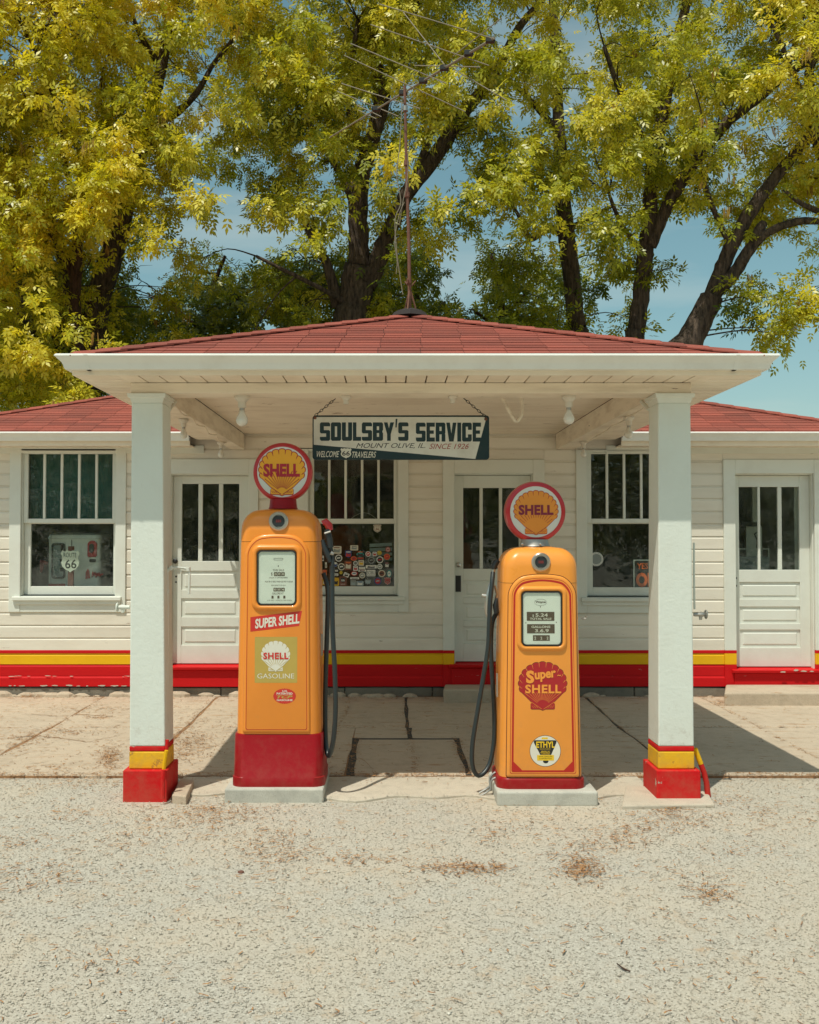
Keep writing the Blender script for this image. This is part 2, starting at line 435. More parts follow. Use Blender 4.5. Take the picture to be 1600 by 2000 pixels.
def leaf_mat(name, c0, c1, c2, trans=0.35):
    m = bpy.data.materials.new(name); nt, b, out = nodes_of(m)
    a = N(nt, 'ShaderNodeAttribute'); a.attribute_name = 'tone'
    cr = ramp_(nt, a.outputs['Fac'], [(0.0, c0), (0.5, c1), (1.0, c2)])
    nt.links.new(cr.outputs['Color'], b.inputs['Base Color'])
    b.inputs['Roughness'].default_value = 0.36
    b.inputs['Specular IOR Level'].default_value = 0.5
    tr = N(nt, 'ShaderNodeBsdfTranslucent')
    c = mix_(nt, 1.0, cr.outputs['Color'], (1.25, 1.15, 0.5), 'MULTIPLY')
    nt.links.new(c, tr.inputs['Color'])
    mx = N(nt, 'ShaderNodeMixShader'); mx.inputs[0].default_value = trans
    nt.links.new(b.outputs[0], mx.inputs[1]); nt.links.new(tr.outputs[0], mx.inputs[2])
    nt.links.new(mx.outputs[0], out.inputs['Surface'])
    return m
M['leaf_a'] = leaf_mat('young_yellow_green_leaf', (0.21, 0.25, 0.014), (0.57, 0.53, 0.024), (0.86, 0.73, 0.08), 0.45)
M['leaf_b'] = leaf_mat('green_leaf', (0.13, 0.18, 0.014), (0.44, 0.44, 0.024), (0.78, 0.69, 0.08), 0.45)
M['leaf_c'] = leaf_mat('dark_green_leaf', (0.09, 0.13, 0.012), (0.26, 0.29, 0.02), (0.48, 0.46, 0.05), 0.4)
M['catkin'] = litter_mat('hanging_catkin', (0.22, 0.12, 0.02), (0.42, 0.25, 0.04))
def bark_mat(name, c0, c1):
    m = bpy.data.materials.new(name); nt, b, out = nodes_of(m)
    n1 = noise_(nt, 5.5, 8, 0.7, stretch=(3.2, 3.2, 0.55)); n2 = noise_(nt, 30, 5, 0.7, stretch=(1.5, 1.5, 0.5))
    c = mix_(nt, ramp_(nt, n1.outputs['Fac'], [(0.36, 0.0), (0.62, 1.0)]).outputs['Color'], c0, c1)
    nt.links.new(c, b.inputs['Base Color']); b.inputs['Roughness'].default_value = 0.95
    p = bump_(nt, b, n1.outputs['Fac'], 1.0, 0.10)
    bump_(nt, b, n2.outputs['Fac'], 0.6, 0.02, p)
    return m
M['bark'] = bark_mat('furrowed_bark', (0.035, 0.024, 0.018), (0.19, 0.135, 0.095))
M['bark2'] = bark_mat('brown_bark', (0.05, 0.028, 0.018), (0.16, 0.085, 0.055))
def shingle_mat():
    m = bpy.data.materials.new('red_asphalt_shingle'); nt, b, out = nodes_of(m)
    n1 = noise_(nt, 260, 2, 0.7); n2 = noise_(nt, 2.2, 6, 0.6)
    c = mix_(nt, ramp_(nt, n1.outputs['Fac'], [(0.35, 0.0), (0.65, 1.0)]).outputs['Color'], (0.19, 0.046, 0.029), (0.46, 0.108, 0.070))
    c = mix_(nt, ramp_(nt, n2.outputs['Fac'], [(0.4, 0.0), (0.75, 0.55)]).outputs['Color'], c, (0.22, 0.070, 0.050))
    oi = N(nt, 'ShaderNodeObjectInfo'); mr = N(nt, 'ShaderNodeMapRange'); mr.inputs['To Min'].default_value = 0.72; mr.inputs['To Max'].default_value = 1.14
    nt.links.new(oi.outputs['Random'], mr.inputs['Value'])
    cmb = N(nt, 'ShaderNodeCombineColor')
    for i in range(3): nt.links.new(mr.outputs['Result'], cmb.inputs[i])
    c = mix_(nt, 1.0, c, cmb.outputs['Color'], 'MULTIPLY')
    nt.links.new(c, b.inputs['Base Color']); b.inputs['Roughness'].default_value = 0.9
    bump_(nt, b, n1.outputs['Fac'], 0.6, 0.004)
    return m
M['shingle'] = shingle_mat()
M['soffitgap'] = plain('soffit_gap_wood', (0.30, 0.19, 0.11), 0.9)
M['felt'] = plain('roof_felt', (0.03, 0.022, 0.02), 0.9)
def glass_mat(name, tint=(0.93, 0.975, 0.96), dust=0.035):
    m = bpy.data.materials.new(name); m.use_nodes = True; nt = m.node_tree; nt.nodes.clear()
    out = N(nt, 'ShaderNodeOutputMaterial'); fr = N(nt, 'ShaderNodeFresnel')
    gb = N(nt, 'ShaderNodeNewGeometry'); mr_ = N(nt, 'ShaderNodeMapRange'); mr_.inputs['To Min'].default_value = 1.45; mr_.inputs['To Max'].default_value = 1/1.45
    nt.links.new(gb.outputs['Backfacing'], mr_.inputs['Value']); nt.links.new(mr_.outputs['Result'], fr.inputs['IOR'])
    gl = N(nt, 'ShaderNodeBsdfGlossy'); gl.inputs['Roughness'].default_value = 0.015
    tr = N(nt, 'ShaderNodeBsdfTransparent'); tr.inputs['Color'].default_value = c4(tint)
    df = N(nt, 'ShaderNodeBsdfDiffuse'); df.inputs['Color'].default_value = (0.55, 0.58, 0.5, 1)
    n = noise_(nt, 9, 6, 0.65); r = ramp_(nt, n.outputs['Fac'], [(0.42, dust * 0.3), (0.8, dust * 2.2)])
    bp = N(nt, 'ShaderNodeBump'); bp.inputs['Strength'].default_value = 0.16; bp.inputs['Distance'].default_value = 0.02
    n2 = noise_(nt, 4, 2, 0.5); nt.links.new(n2.outputs['Fac'], bp.inputs['Height']); nt.links.new(bp.outputs['Normal'], gl.inputs['Normal'])
    m1 = N(nt, 'ShaderNodeMixShader'); nt.links.new(r.outputs['Color'], m1.inputs[0]); nt.links.new(tr.outputs[0], m1.inputs[1]); nt.links.new(df.outputs[0], m1.inputs[2])
    m2 = N(nt, 'ShaderNodeMixShader'); nt.links.new(fr.outputs[0], m2.inputs[0]); nt.links.new(m1.outputs[0], m2.inputs[1]); nt.links.new(gl.outputs[0], m2.inputs[2])
    nt.links.new(m2.outputs[0], out.inputs['Surface'])
    return m
M['glass'] = glass_mat('old_window_glass')
M['dialglass'] = glass_mat('dial_glass', (0.95, 0.97, 0.95), 0.0)

# ------------------------------------------------------------------ lettering
def text_mesh(body, bold=0.0, shear=0.0, spacing=1.0):
    cu = bpy.data.curves.new('lettering', 'FONT'); cu.body = body; cu.offset = bold; cu.shear = shear
    cu.space_character = spacing; cu.resolution_u = 3; cu.fill_mode = 'BOTH'
    ob = bpy.data.objects.new('lettering', cu); COL.objects.link(ob)
    dg = bpy.context.evaluated_depsgraph_get(); dg.update()
    me = bpy.data.meshes.new_from_object(ob.evaluated_get(dg))
    vs = [tuple(v.co) for v in me.vertices]; fs = [tuple(p.vertices) for p in me.polygons]
    bpy.data.objects.remove(ob); bpy.data.curves.remove(cu); bpy.data.meshes.remove(me)
    return vs, fs
_tc = {}
def put_text(mb, body, cx, cz, w, h, y, bold=0.0, shear=0.0, ang=0.0, spacing=1.0, arch=0.0):
    """flat print facing -y, fitted to a box w by h, centred at cx, cz"""
    k = (body, bold, shear, spacing)
    if k not in _tc: _tc[k] = text_mesh(body, bold, shear, spacing)
    vs, fs = _tc[k]
    x0 = min(v[0] for v in vs); x1 = max(v[0] for v in vs); z0 = min(v[1] for v in vs); z1 = max(v[1] for v in vs)
    out = []
    for v in vs:
        x = ((v[0]-x0)/(x1-x0) - 0.5) * w; z = ((v[1]-z0)/(z1-z0) - 0.5) * h
        if arch: z += arch * (1 - (2*x/w)**2)
        out.append((cx + x*math.cos(ang) - z*math.sin(ang), y, cz + x*math.sin(ang) + z*math.cos(ang)))
    mb.add(out, fs)
def flat(mb, pts, y):
    mb.add([(p[0], y, p[1]) for p in pts], [tuple(range(len(pts)))])
def circle(cx, cz, rx, rz=None, n=28, wob=0, k=0):
    rz = rz or rx
    return [(cx + rx*(1+wob*math.cos(k*t))*math.cos(t), cz + rz*(1+wob*math.cos(k*t))*math.sin(t)) for t in [2*math.pi*i/n for i in range(n)]]
def rrect(cx, cz, w, h, r, n=4):
    pts = []
    for sx, sz, a0 in ((1,1,0),(-1,1,90),(-1,-1,180),(1,-1,270)):
        for i in range(n+1):
            a = rad(a0 + 90*i/n)
            pts.append((cx + sx*(w/2-r) + r*math.cos(a), cz + sz*(h/2-r) + r*math.sin(a)))
    return pts
def shell_pts(w, h, lobes=13, grow=0.0, per=6):
    """outline of the fan shell, centred, in x,z"""
    pts = []
    a0, a1 = rad(207), rad(-27)
    for i in range(lobes*per+1):
        t = i/(lobes*per); a = a0 + (a1-a0)*t
        sc = abs(math.sin(math.pi*lobes*t))**0.7
        r = 0.5*(0.945 + 0.055*sc)
        pts.append((r*math.cos(a)*1.0, 0.055 + r*math.sin(a)*0.90))
    # down the sides to the hinge ears
    pts += [(0.215, -0.345), (0.245, -0.36), (0.245, -0.455), (0.225, -0.475), (0.06, -0.475), (0.0, -0.50), (-0.06, -0.475), (-0.225, -0.475), (-0.245, -0.455), (-0.245, -0.36), (-0.215, -0.345)]
    return [(x*(w+2*grow), z*(h+2*grow)) for x, z in pts]
def line_quad(mb, a, b, wd0, wd1, y):
    d = Vector((b[0]-a[0], b[1]-a[1])); L = d.length or 1; n = Vector((-d.y/L, d.x/L))
    flat(mb, [(a[0]-n.x*wd0/2, a[1]-n.y*wd0/2), (b[0]-n.x*wd1/2, b[1]-n.y*wd1/2), (b[0]+n.x*wd1/2, b[1]+n.y*wd1/2), (a[0]+n.x*wd0/2, a[1]+n.y*wd0/2)], y)

# ================================================================== GROUND
gnd = MB(); gnd.add([(-400,-400,-0.02),(400,-400,-0.02),(400,600,-0.02),(-400,600,-0.02)], [(0,1,2,3)])
g = gnd.build('ground', M['gravel']); tag(g, kind='structure')

D_WALL = 10.75
DF = GD(1514)                 # front edge of the concrete pavement
pv = MB(); pv.box(-6.2, 6.2, DF-0.004, D_WALL-0.02, -0.08, -0.0055)
pavement = pv.build('pavement', M['joint']); tag(pavement, kind='structure')

def slab_obj(poly, z1, mat, parent, name='slab', thick=0.06, jit=0.012):
    """a slab with a slightly wandering broken edge"""
    pts = []
    n = len(poly)
    for i in range(n):
        a = Vector(poly[i]); b = Vector(poly[(i+1) % n]); L = (b-a).length; k = max(2, min(9, int(L/0.22)))
        nr = Vector((-(b-a).y, (b-a).x)).normalized()
        for j in range(k):
            p = a.lerp(b, j/k)
            if j: p = p + nr * RN.uniform(-jit, jit*0.3)
            pts.append((p.x, p.y))
    vs = [(x, y, z1-thick) for x, y in pts] + [(x, y, z1) for x, y in pts]
    m = len(pts); mb = MB()
    mb.add(vs, [tuple(range(m-1,-1,-1)), tuple(range(m, 2*m))] + [(i, (i+1)%m, (i+1)%m+m, i+m) for i in range(m)])
    o = mb.build(name, mat, parent, bevel=0.004, seg=1)
    return o
XL = [-6.1, -4.35, -2.95, -1.77, -0.42, 0.175, 2.03, 3.22, 4.6, 6.1]
def xl(x, y):                                            # slab joints wander a little
    return x + 0.02*math.sin(x*7+y*1.7)
DM = GD(1421)
PX0, PX1 = XX(690, GD(1480), 1480), XX(905, GD(1480), 1480)
DP = GD(1441)
for i in range(len(XL)-1):
    if XL[i+1] == 0.175 or XL[i] == 0.175 and False: continue
    for (ya, yb, row) in ((DM, D_WALL-0.06, 1), (DF, DM, 0)):
        x0, x1 = XL[i], XL[i+1]
        if x0 == -0.42: continue
        if x1 == -0.42: x1 = 0.175 if row == 1 else PX0-0.015
        g0 = (0.019 if row == 0 else 0.013) if x0 < 0 else 0.008
        wide = 0.022 if abs(x1-2.03) < 0.01 or abs(x1-0.175) < 0.01 else g0
        gap = 0.010
        yoff = 0.012*math.sin(i*2.1)
        if row == 0 and abs(x0-0.175) < 0.01: x0 = PX1+0.02
        slab_obj([(xl(x0,ya)+g0, ya+gap+(yoff if row else 0)), (xl(x1,ya)-wide, ya+gap+(yoff if row else 0)), (xl(x1,yb)-wide, yb-gap+(0 if row else yoff)), (xl(x0,yb)+g0, yb-gap+(0 if row else yoff))],
                 0.0 + 0.002*math.sin(i*3.3+row), M['slab'], pavement, jit=0.022 if row == 0 else 0.014)
# the centre patch with its dark broken border, and the strip between patch and joint
slab_obj([(PX0+0.026, DF+0.01), (PX1-0.02, DF+0.01), (PX1-0.028, DP-0.03), (PX0+0.024, DP-0.025)], -0.003, M['slab'], pavement, jit=0.02)
slab_obj([(PX0-0.02, DP), (0.155, DP), (0.15, DM-0.01), (PX0-0.02, DM-0.01)], 0.0, M['slab'], pavement)
slab_obj([(0.195, DP), (PX1+0.03, DP), (PX1+0.03, DM-0.01), (0.20, DM-0.01)], 0.001, M['slab'], pavement)
# dark filler in the shaded joints
tar = MB()
tar.box(PX0-0.032, PX0+0.03, DF+0.01, DP-0.062, -0.013, -0.0035); tar.box(PX1-0.025, PX1+0.03, DF+0.01, DP-0.062, -0.013, -0.0035)
tar.box(PX0-0.05, PX1+0.055, DP-0.06, DP+0.02, -0.012, -0.0028); tar.box(0.14, 0.21, DP+0.02, D_WALL-0.1, -0.012, -0.0028)
tar.box(1.98, 2.07, DF+0.1, D_WALL-0.1, -0.012, -0.0028)
tar.build('crack_filler', M['tar'], pavement)

# cracks wandering over the slabs
mb = MB()
for path in ([(0,1445),(60,1438),(110,1441),(170,1450),(215,1441),(252,1430)], [(170,1512),(190,1497),(200,1482),(212,1470),(230,1458),(250,1450)], [(345,1478),(380,1463),(420,1456),(452,1450)], [(1420,1376),(1460,1392),(1500,1398)], [(60,1395),(110,1399),(150,1396),(240,1401)], [(700,1480),(725,1500),(735,1518)]):
    pr = None; W0 = RN.uniform(.004, .008)
    P = [Vector((XX(x, GD(y), y), GD(y))) for x, y in path]; Q = []
    for a_, b_ in zip(P[:-1], P[1:]):
        for j in range(5): Q.append(a_.lerp(b_, j/5) + Vector((RN.uniform(-.012,.012), RN.uniform(-.012,.012))))
    b0 = len(mb.v)
    for q in Q: w_ = W0*RN.uniform(.4, 1.3); mb.v += [(q.x, q.y-w_, 0.0052), (q.x, q.y+w_, 0.0052)]
    for i in range(len(Q)-1): mb.f.append((b0+2*i, b0+2*i+2, b0+2*i+3, b0+2*i+1)); mb.m.append(0)
o = mb.build('crack', M['joint'], pavement); tag(o, kind='stuff')

# worn concrete apron the pumps stand on, ragged against the gravel
ap = []
y_ap = lambda x: GD(1556) + 0.05*math.sin(x*5.1) + 0.04*math.sin(x*13.0+1) + (0.10 if x < -0.9 else 0)
xs = np.linspace(-1.42, 1.72, 50)
for x in xs: ap.append((x, y_ap(x)))
top = [(x, DF - 0.02 + 0.008*math.sin(x*20)) for x in xs[::-1]]
mb = MB(); P = ap + top; m = len(P)
mb.add([(x, y, -0.035) for x, y in P] + [(x, y, -0.004) for x, y in P], [tuple(range(m-1,-1,-1)), tuple(range(m,2*m))] + [(i,(i+1)%m,(i+1)%m+m,i+m) for i in range(m)])
apron = mb.build('concrete_apron', M['apron'], bevel=0.004, seg=1); tag(apron, kind='structure')

# ================================================================== CANOPY
D_GUT, D_FAS = 6.15, 6.27
Z_GT = ZZ(690, D_GUT); Z_GB = ZZ(722, 6.21); Z_FB = ZZ(734, D_FAS)
Z_SOF = ZZ(741, 6.40)
cXL = XX(150, D_FAS, 735) ; cXR = XX(1478, D_FAS, 735)
Z_CEIL = ZZ(846, D_WALL)
can = thing('forecourt_canopy', 'white canopy on two square pillars with a red shingled hip roof', 'canopy', (0.148, 6.5, 0))
Z_BB = ZZ(768, 6.54)                                      # beam bottom

def sweep_u(mb, prof, xl_, xr_, yf, yb, closed=True):
    loops = []
    for o, z in prof:
        loops.append([(xl_-o, yb, z), (xl_-o, yf-o, z), (xr_+o, yf-o, z), (xr_+o, yb, z)])
    n = len(loops)
    vs = [p for L in loops for p in L]; fs = []
    for k in range(n if closed else n-1):
        kk = (k+1) % n
        for i in range(3): fs.append((k*4+i, k*4+i+1, kk*4+i+1, kk*4+i))
    fs.append(tuple(k*4 for k in range(n))); fs.append(tuple(k*4+3 for k in range(n))[::-1])
    mb.add(vs, fs)
def kprof(zt, zb, dep):
    h = zt - zb; P = [(0.0, zb), (dep*0.50, zb), (dep*0.56, zb+h*0.10), (dep*0.60, zb+h*0.28), (dep*0.70, zb+h*0.50), (dep*0.90, zb+h*0.70), (dep*0.97, zb+h*0.80), (dep*0.97, zt-0.017), (dep+0.003, zt-0.015), (dep+0.003, zt-0.009), (dep-0.006, zt), (dep-0.013, zt)]
    inner = [(dep-0.014, zt-0.012), (dep*0.80, zb+h*0.66), (dep*0.5, zb+h*0.3), (dep*0.45, zb+0.008), (0.006, zb+0.008), (0.006, zt-0.004), (0.0, zt-0.004)]
    return P + inner
gm = MB(); sweep_u(gm, kprof(Z_GT, Z_GB, D_FAS-0.022-D_GUT), cXL+0.0, cXR, D_FAS-0.022, 10.28)
gm.build('gutter', M['gutter'], can, smooth=True, sharp=32)
fm = MB(); sweep_u(fm, [(0.022, Z_FB), (0.022, Z_GT-0.02), (0.0, Z_GT-0.02), (0.0, Z_FB)], cXL, cXR, D_FAS, 10.3)
fm.build('fascia', M['soffit'], can, bevel=0.003, seg=1)
# gutter joint straps
for px in (167, 1442):
    x = XX(px, D_GUT, 700); s = MB()
    P = kprof(Z_GT+0.002, Z_GB-0.002, D_FAS-0.022-D_GUT+0.003)[:10]
    P2 = [(D_FAS-0.022-o, z) for o, z in P]
    P2b = [(y+0.006, z) for y, z in P2][::-1]
    s.prism_x(P2+P2b, x-0.012, x+0.012)
    s.build('gutter_joint', M['gutter'], can, smooth=True, sharp=30)

pLx0, pLx1 = XX(257, 6.54, 790), XX(317.6, 6.54, 790)
pRx0, pRx1 = XX(1286, 6.54, 790), XX(1349, 6.54, 790)
qLx0, qLx1 = XX(253, 6.54, 1460), XX(323, 6.54, 1460)
qRx0, qRx1 = XX(1286, 6.54, 1460), XX(1356, 6.54, 1460)
beamL, beamR = pLx0-0.003, pRx1+0.003
D_B0, D_B1 = 6.535, 6.775
# front beam and two side beams
b = MB(); b.box(beamL, beamR, D_B0, D_B1, Z_BB, Z_SOF+0.0)
b.build('front_beam', M['beam'], can, bevel=0.004)
iL = -1.516; iR = XX(1085, 10.75, 881)
for x0, x1 in ((beamL-0.0, iL), (iR, beamR)):
    b = MB(); b.box(x0, x1, D_B1+0.002, D_WALL-0.03, Z_BB+0.003, Z_CEIL-0.012)
    b.build('side_beam', M['beam'], can, bevel=0.004)
# ceiling between the beams
c = MB(); c.box(iL+0.002, iR-0.002, D_B1+0.002, D_WALL-0.03, Z_CEIL-0.01, Z_CEIL+0.01)
c.build('ceiling', M['ceiling'], can)
c = MB(); c.box(iL+0.002, iR-0.002, D_B1+0.002, D_B1+0.03, Z_SOF-0.06, Z_CEIL-0.012)
c.build('ceiling_trim', M['ceiling'], can)
# soffit boards, laid square to each eave
bw = 0.126
x = cXL + 0.006; k = 0
fb = MB(); fb.box(-bw/2+0.0042, bw/2-0.0042, -(D_B0-D_FAS)/2+0.002, (D_B0-D_FAS)/2-0.002, 0, 0.014)
fmesh = fb.mesh('soffit_board', M['soffit'])
nb = int((cXR-cXL)/bw)
for k in range(nb):
    xc = cXL + (k+0.5)*(cXR-cXL)/nb
    if xc < beamL-0.02 or xc > beamR+0.02: continue
    piece('soffit_board', fmesh, (xc, (D_FAS+D_B0)/2, Z_SOF + RN.uniform(0,0.0015)), can)
for xa, xb in ((cXL, beamL), (beamR, cXR)):
    sb = MB(); sb.box(-(xb-xa)/2+0.002, (xb-xa)/2-0.002, -bw/2+0.005, bw/2-0.005, 0, 0.014); sm = sb.mesh('soffit_board', M['soffit'])
    y = D_FAS + bw/2
    while y < 10.3:
        piece('soffit_board', sm, ((xa+xb)/2, y, Z_SOF + RN.uniform(0,0.001)), can); y += bw
b = MB(); b.box(cXL+0.001, cXR-0.001, D_FAS+0.002, D_B0-0.003, Z_SOF+0.018, Z_SOF+0.022); b.box(cXL+0.001, beamL-0.003, D_B0, 10.3, Z_SOF+0.018, Z_SOF+0.022); b.box(beamR+0.003, cXR-0.001, D_B0, 10.3, Z_SOF+0.018, Z_SOF+0.022)
b.build('roof_underlay', M['soffitgap'], can)

# pillars
def pillar(q0, q1, p0, p1, bx0, bx1):
    z0, zr, zy = 0.178, 0.290, 0.322
    def ring(z, g=0.0):
        t = (z - z0)/(Z_BB - z0)
        x0 = q0 + (p0-q0)*t - g; x1 = q1 + (p1-q1)*t + g; yf = 6.54 - g; yb = 6.54 + (0.262-0.020*t) + g
        return [(x0,yf,z),(x1,yf,z),(x1,yb,z),(x0,yb,z)]
    a = MB(); zs = [zy] + [zy + (Z_BB-0.06-zy)*i/10 for i in range(1, 11)]
    a.loops([ring(z) for z in zs])
    body = a.build('pillar', M['stucco'], can, bevel=0.009, seg=3)
    a = MB(); a.loops([ring(z0+0.001, 0.002), ring(zr, 0.002)]); a.build('yellow_band', M['yellowpeel'], body, bevel=0.008)
    a = MB(); a.loops([ring(zr+0.0005, 0.001), ring(zy+0.0, 0.001)]); a.build('red_band', M['redsolid'], body, bevel=0.006)
    a = MB(); a.box(bx0, bx1, 6.50, 6.85, -0.03, z0); a.build('base_block', M['redsolid'], body, bevel=0.006)
    a = MB(); a.loops([ring(Z_BB-0.062, 0.0), ring(Z_BB-0.03, 0.010), ring(Z_BB-0.028, 0.020), ring(Z_BB-0.002, 0.024)])
    a.build('capital', M['white'], body, bevel=0.003)
    return body
pillar(qLx0, qLx1, pLx0, pLx1, XX(240, 6.5, 1530), XX(326, 6.5, 1530))
pillar(qRx0, qRx1, pRx0, pRx1, XX(1283, 6.5, 1530), XX(1369, 6.5, 1530))

# ---------------------------------------------------------------- shingles
SHN = {}
def shingle_slope(parent, O, U, V, Nn, xr, vmax, keep, tab=0.27, exp=0.128, budget=[300], key='a', skip=None):
    """tabs laid on the slope plane; xr(v) gives the clipped span; keep(x,v) says whether a tab shows and is its own piece"""
    O, U, V, Nn = Vector(O), Vector(U), Vector(V), Vector(Nn)
    rest = MB(); v = 0.0; row = 0; n_ind = 0
    while v < vmax - 0.02:
        v1 = min(v + exp + 0.03, vmax)
        a0, b0 = xr(v); a1, b1 = xr(v1)
        off = (row * 0.117) % tab
        x = a0 - off - tab + RN.uniform(-0.01, 0.01)
        while x < b0:
            xa, xb = x + 0.0018, x + tab - 0.0018
            l0, r0 = max(xa, a0), min(xb, b0); l1, r1 = max(xa, a1), min(xb, b1)
            if r0 - l0 > 0.02 and not (skip and skip((l0+r0)/2, v)):
                if r1 <= l1: r1 = l1 = min(max((l1+r1)/2, a1), b1); r1 += 0.001
                t0 = 0.0068 + RN.uniform(0, 0.0015); t1 = 0.002
                vo = RN.uniform(-0.004, 0.004)
                pts = []
                for lo in (0, 1):
                    for (s, vv, tt) in ((l0, v+vo, t0), (r0, v+vo, t0), (r1, v1, t1), (l1, v1, t1)):
                        pts.append(O + U*s + V*vv + Nn*((tt) if lo else (tt-0.0055 if tt > 0.005 else -0.002)))
                if keep((l0+r0)/2, v) and budget[0] > 0:
                    mb = MB(); mb.hexa([tuple(p) for p in pts]); c0 = (pts[4]+pts[6])*0.5
                    mb.build('shingle', M['shingle'], parent, origin=c0); budget[0] -= 1
                else: rest.hexa([tuple(p) for p in pts])
            x += tab
        v += exp; row += 1
    return rest

pitch = 0.332
slope_len = math.sqrt(1+pitch**2)
rXL, rXR, rYF = cXL-0.045, cXR+0.045, D_FAS-0.065
zE = Z_GT - 0.002
half = (rXR-rXL)/2; xc = (rXL+rXR)/2
apex = Vector((xc, rYF+half, zE+pitch*half))
back_y = 12.9
rf = MB()
vs = [(rXL,rYF,zE-0.012),(rXR,rYF,zE-0.012),(xc,apex.y,apex.z-0.012),(xc,back_y,apex.z-0.012),(rXL,back_y,zE-0.012),(rXR,back_y,zE-0.012)]
rf.add(vs + [(v[0], v[1], v[2]-0.02) for v in vs], [(0,1,2),(1,5,3,2),(0,2,3,4),(0,1,7,6)])
roof = rf.build('roof', M['felt'], can)
V = Vector((0, 1, pitch)).normalized(); NN = Vector((0, -pitch, 1)).normalized()
L = half*slope_len
rest = shingle_slope(roof, (0, rYF, zE-0.012), (1,0,0), V, NN, lambda v: (rXL+v/slope_len, rXR-v/slope_len), L, lambda x, v: True, budget=[300])
for sgn in (-1, 1):
    xe = rXL if sgn < 0 else rXR
    Vs = Vector((-sgn, 0, pitch)).normalized(); Ns = Vector((sgn*pitch, 0, 1)).normalized()
    r2 = shingle_slope(roof, (xe, 0, zE-0.012), (0,1,0), Vs, Ns, lambda v: (rYF+v/slope_len, 12.6), L, lambda x, v: False)
    rest.add(r2.v, r2.f)
o = rest.build('shingles', M['shingle'], roof); tag(o, kind='stuff')
def hip_caps(parent, A, B, size=0.16, step=0.17, wl_dir=None, n1=None, n2=None):
    """folded caps marching up a hip or ridge; n1, n2 point down the two slopes"""
    A, B = Vector(A), Vector(B); d = (B-A); L = d.length; d.normalize(); k = int(L/step)
    up = Vector((0,0,1)); up = (up - d*up.dot(d)).normalized()
    for i in range(k):
        p0 = A + d*(i*step); p1 = p0 + d*(step+0.05)
        if (p1-A).length > L: p1 = B
        j = RN.uniform(-0.006, 0.006)
        def sec(p, h):
            return [p + n1*size + up*(h-0.006), p + up*h, p + n2*size + up*(h-0.006), p + n2*size + up*(h-0.014), p + up*(h-0.008), p + n1*size + up*(h-0.014)]
        mb = MB(); mb.loops([[tuple(q) for q in sec(p0+n1*j, 0.022)], [tuple(q) for q in sec(p1, 0.014)]])
        mb.build('hip_cap', M['shingle'], parent, origin=p0)
downF = -V
for sgn in (-1, 1):
    A = Vector((rXL if sgn < 0 else rXR, rYF, zE-0.004)); B = apex + Vector((0,0,0.0))
    downS = Vector((sgn, 0, -pitch)).normalized()
    hip_caps(roof, A + (B-A)*0.02, B, 0.11, 0.175, None, downF*1.0, downS*1.0)
hip_caps(roof, apex, (xc, back_y, apex.z), 0.11, 0.175, None, Vector((-1,0,-pitch)).normalized(), Vector((1,0,-pitch)).normalized())
mb = MB(); mb.lathe([(-0.03, 0.16), (0.012, 0.13), (0.045, 0.03), (0.05, 0.01)], (apex.x, apex.y+0.02, apex.z+0.02), 'z', 8)
mb.build('ridge_flashing', M['felt'], roof)

def smooth_path(P, n=6):
    P = [Vector(p_) for p_ in P]; out = []
    for i in range(len(P)-1):
        p0 = P[max(i-1,0)]; p1_ = P[i]; p2 = P[i+1]; p3 = P[min(i+2,len(P)-1)]
        for j in range(n):
            t = j/n; out.append(0.5*((2*p1_) + (p2-p0)*t + (2*p0-5*p1_+4*p2-p3)*t*t + (3*p1_-p0-3*p2+p3)*t**3))
    out.append(P[-1]); return out

# ================================================================== STATION
st = thing('service_station', 'long white clapboard service station with red and yellow striped base and red shingle roof', 'building', (0, D_WALL, 0))
W = D_WALL
def wx(px): return XX(px, W, 1080)
def wz(py): return ZZ(py, W)
WX0, WX1 = -4.95, 4.95
Z_TOP = wz(884)
OP = {                                              # outer casing rectangles
 'lw': (wx(20), wx(247), wz(1195), wz(877)), 'ld': (wx(318), wx(505), wz(1340), wz(897)),
 'cw': (wx(578), wx(798), wz(1195), wz(877)), 'cd': (wx(865), wx(1063), wz(1340), wz(898)),
 'rw': (wx(1125), wx(1348), wz(1197), wz(879)), 'rd': (wx(1412), wx(1611), wz(1340), wz(898))}
HO = {'lw': (wx(42), wx(227), wz(1163), wz(881)), 'ld': (wx(333), wx(487), wz(1318), wz(926)),
 'cw': (wx(602), wx(778), wz(1163), wz(881)), 'cd': (wx(887), wx(1041), wz(1314), wz(925)),
 'rw': (wx(1145), wx(1328), wz(1165), wz(881)), 'rd': (wx(1435), wx(1589), wz(1322), wz(925))}
def spans(z0, z1, ops, X0, X1):
    segs = [(X0, X1)]
    for (a, b, c, d) in ops:
        if d > z0 + 0.004 and c < z1 - 0.004:
            ns = []
            for s, e in segs:
                if b <= s or a >= e: ns.append((s, e)); continue
                if a - s > 0.01: ns.append((s, a))
                if e - b > 0.01: ns.append((b, e))
            segs = ns
    return segs
# backing wall with the real openings
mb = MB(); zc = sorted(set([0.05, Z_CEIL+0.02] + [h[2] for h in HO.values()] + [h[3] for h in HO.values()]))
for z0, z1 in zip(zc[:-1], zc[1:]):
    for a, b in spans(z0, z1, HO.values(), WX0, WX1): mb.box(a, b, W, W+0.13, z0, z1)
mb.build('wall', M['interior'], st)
Z_BT = Z_CEIL + 0.015
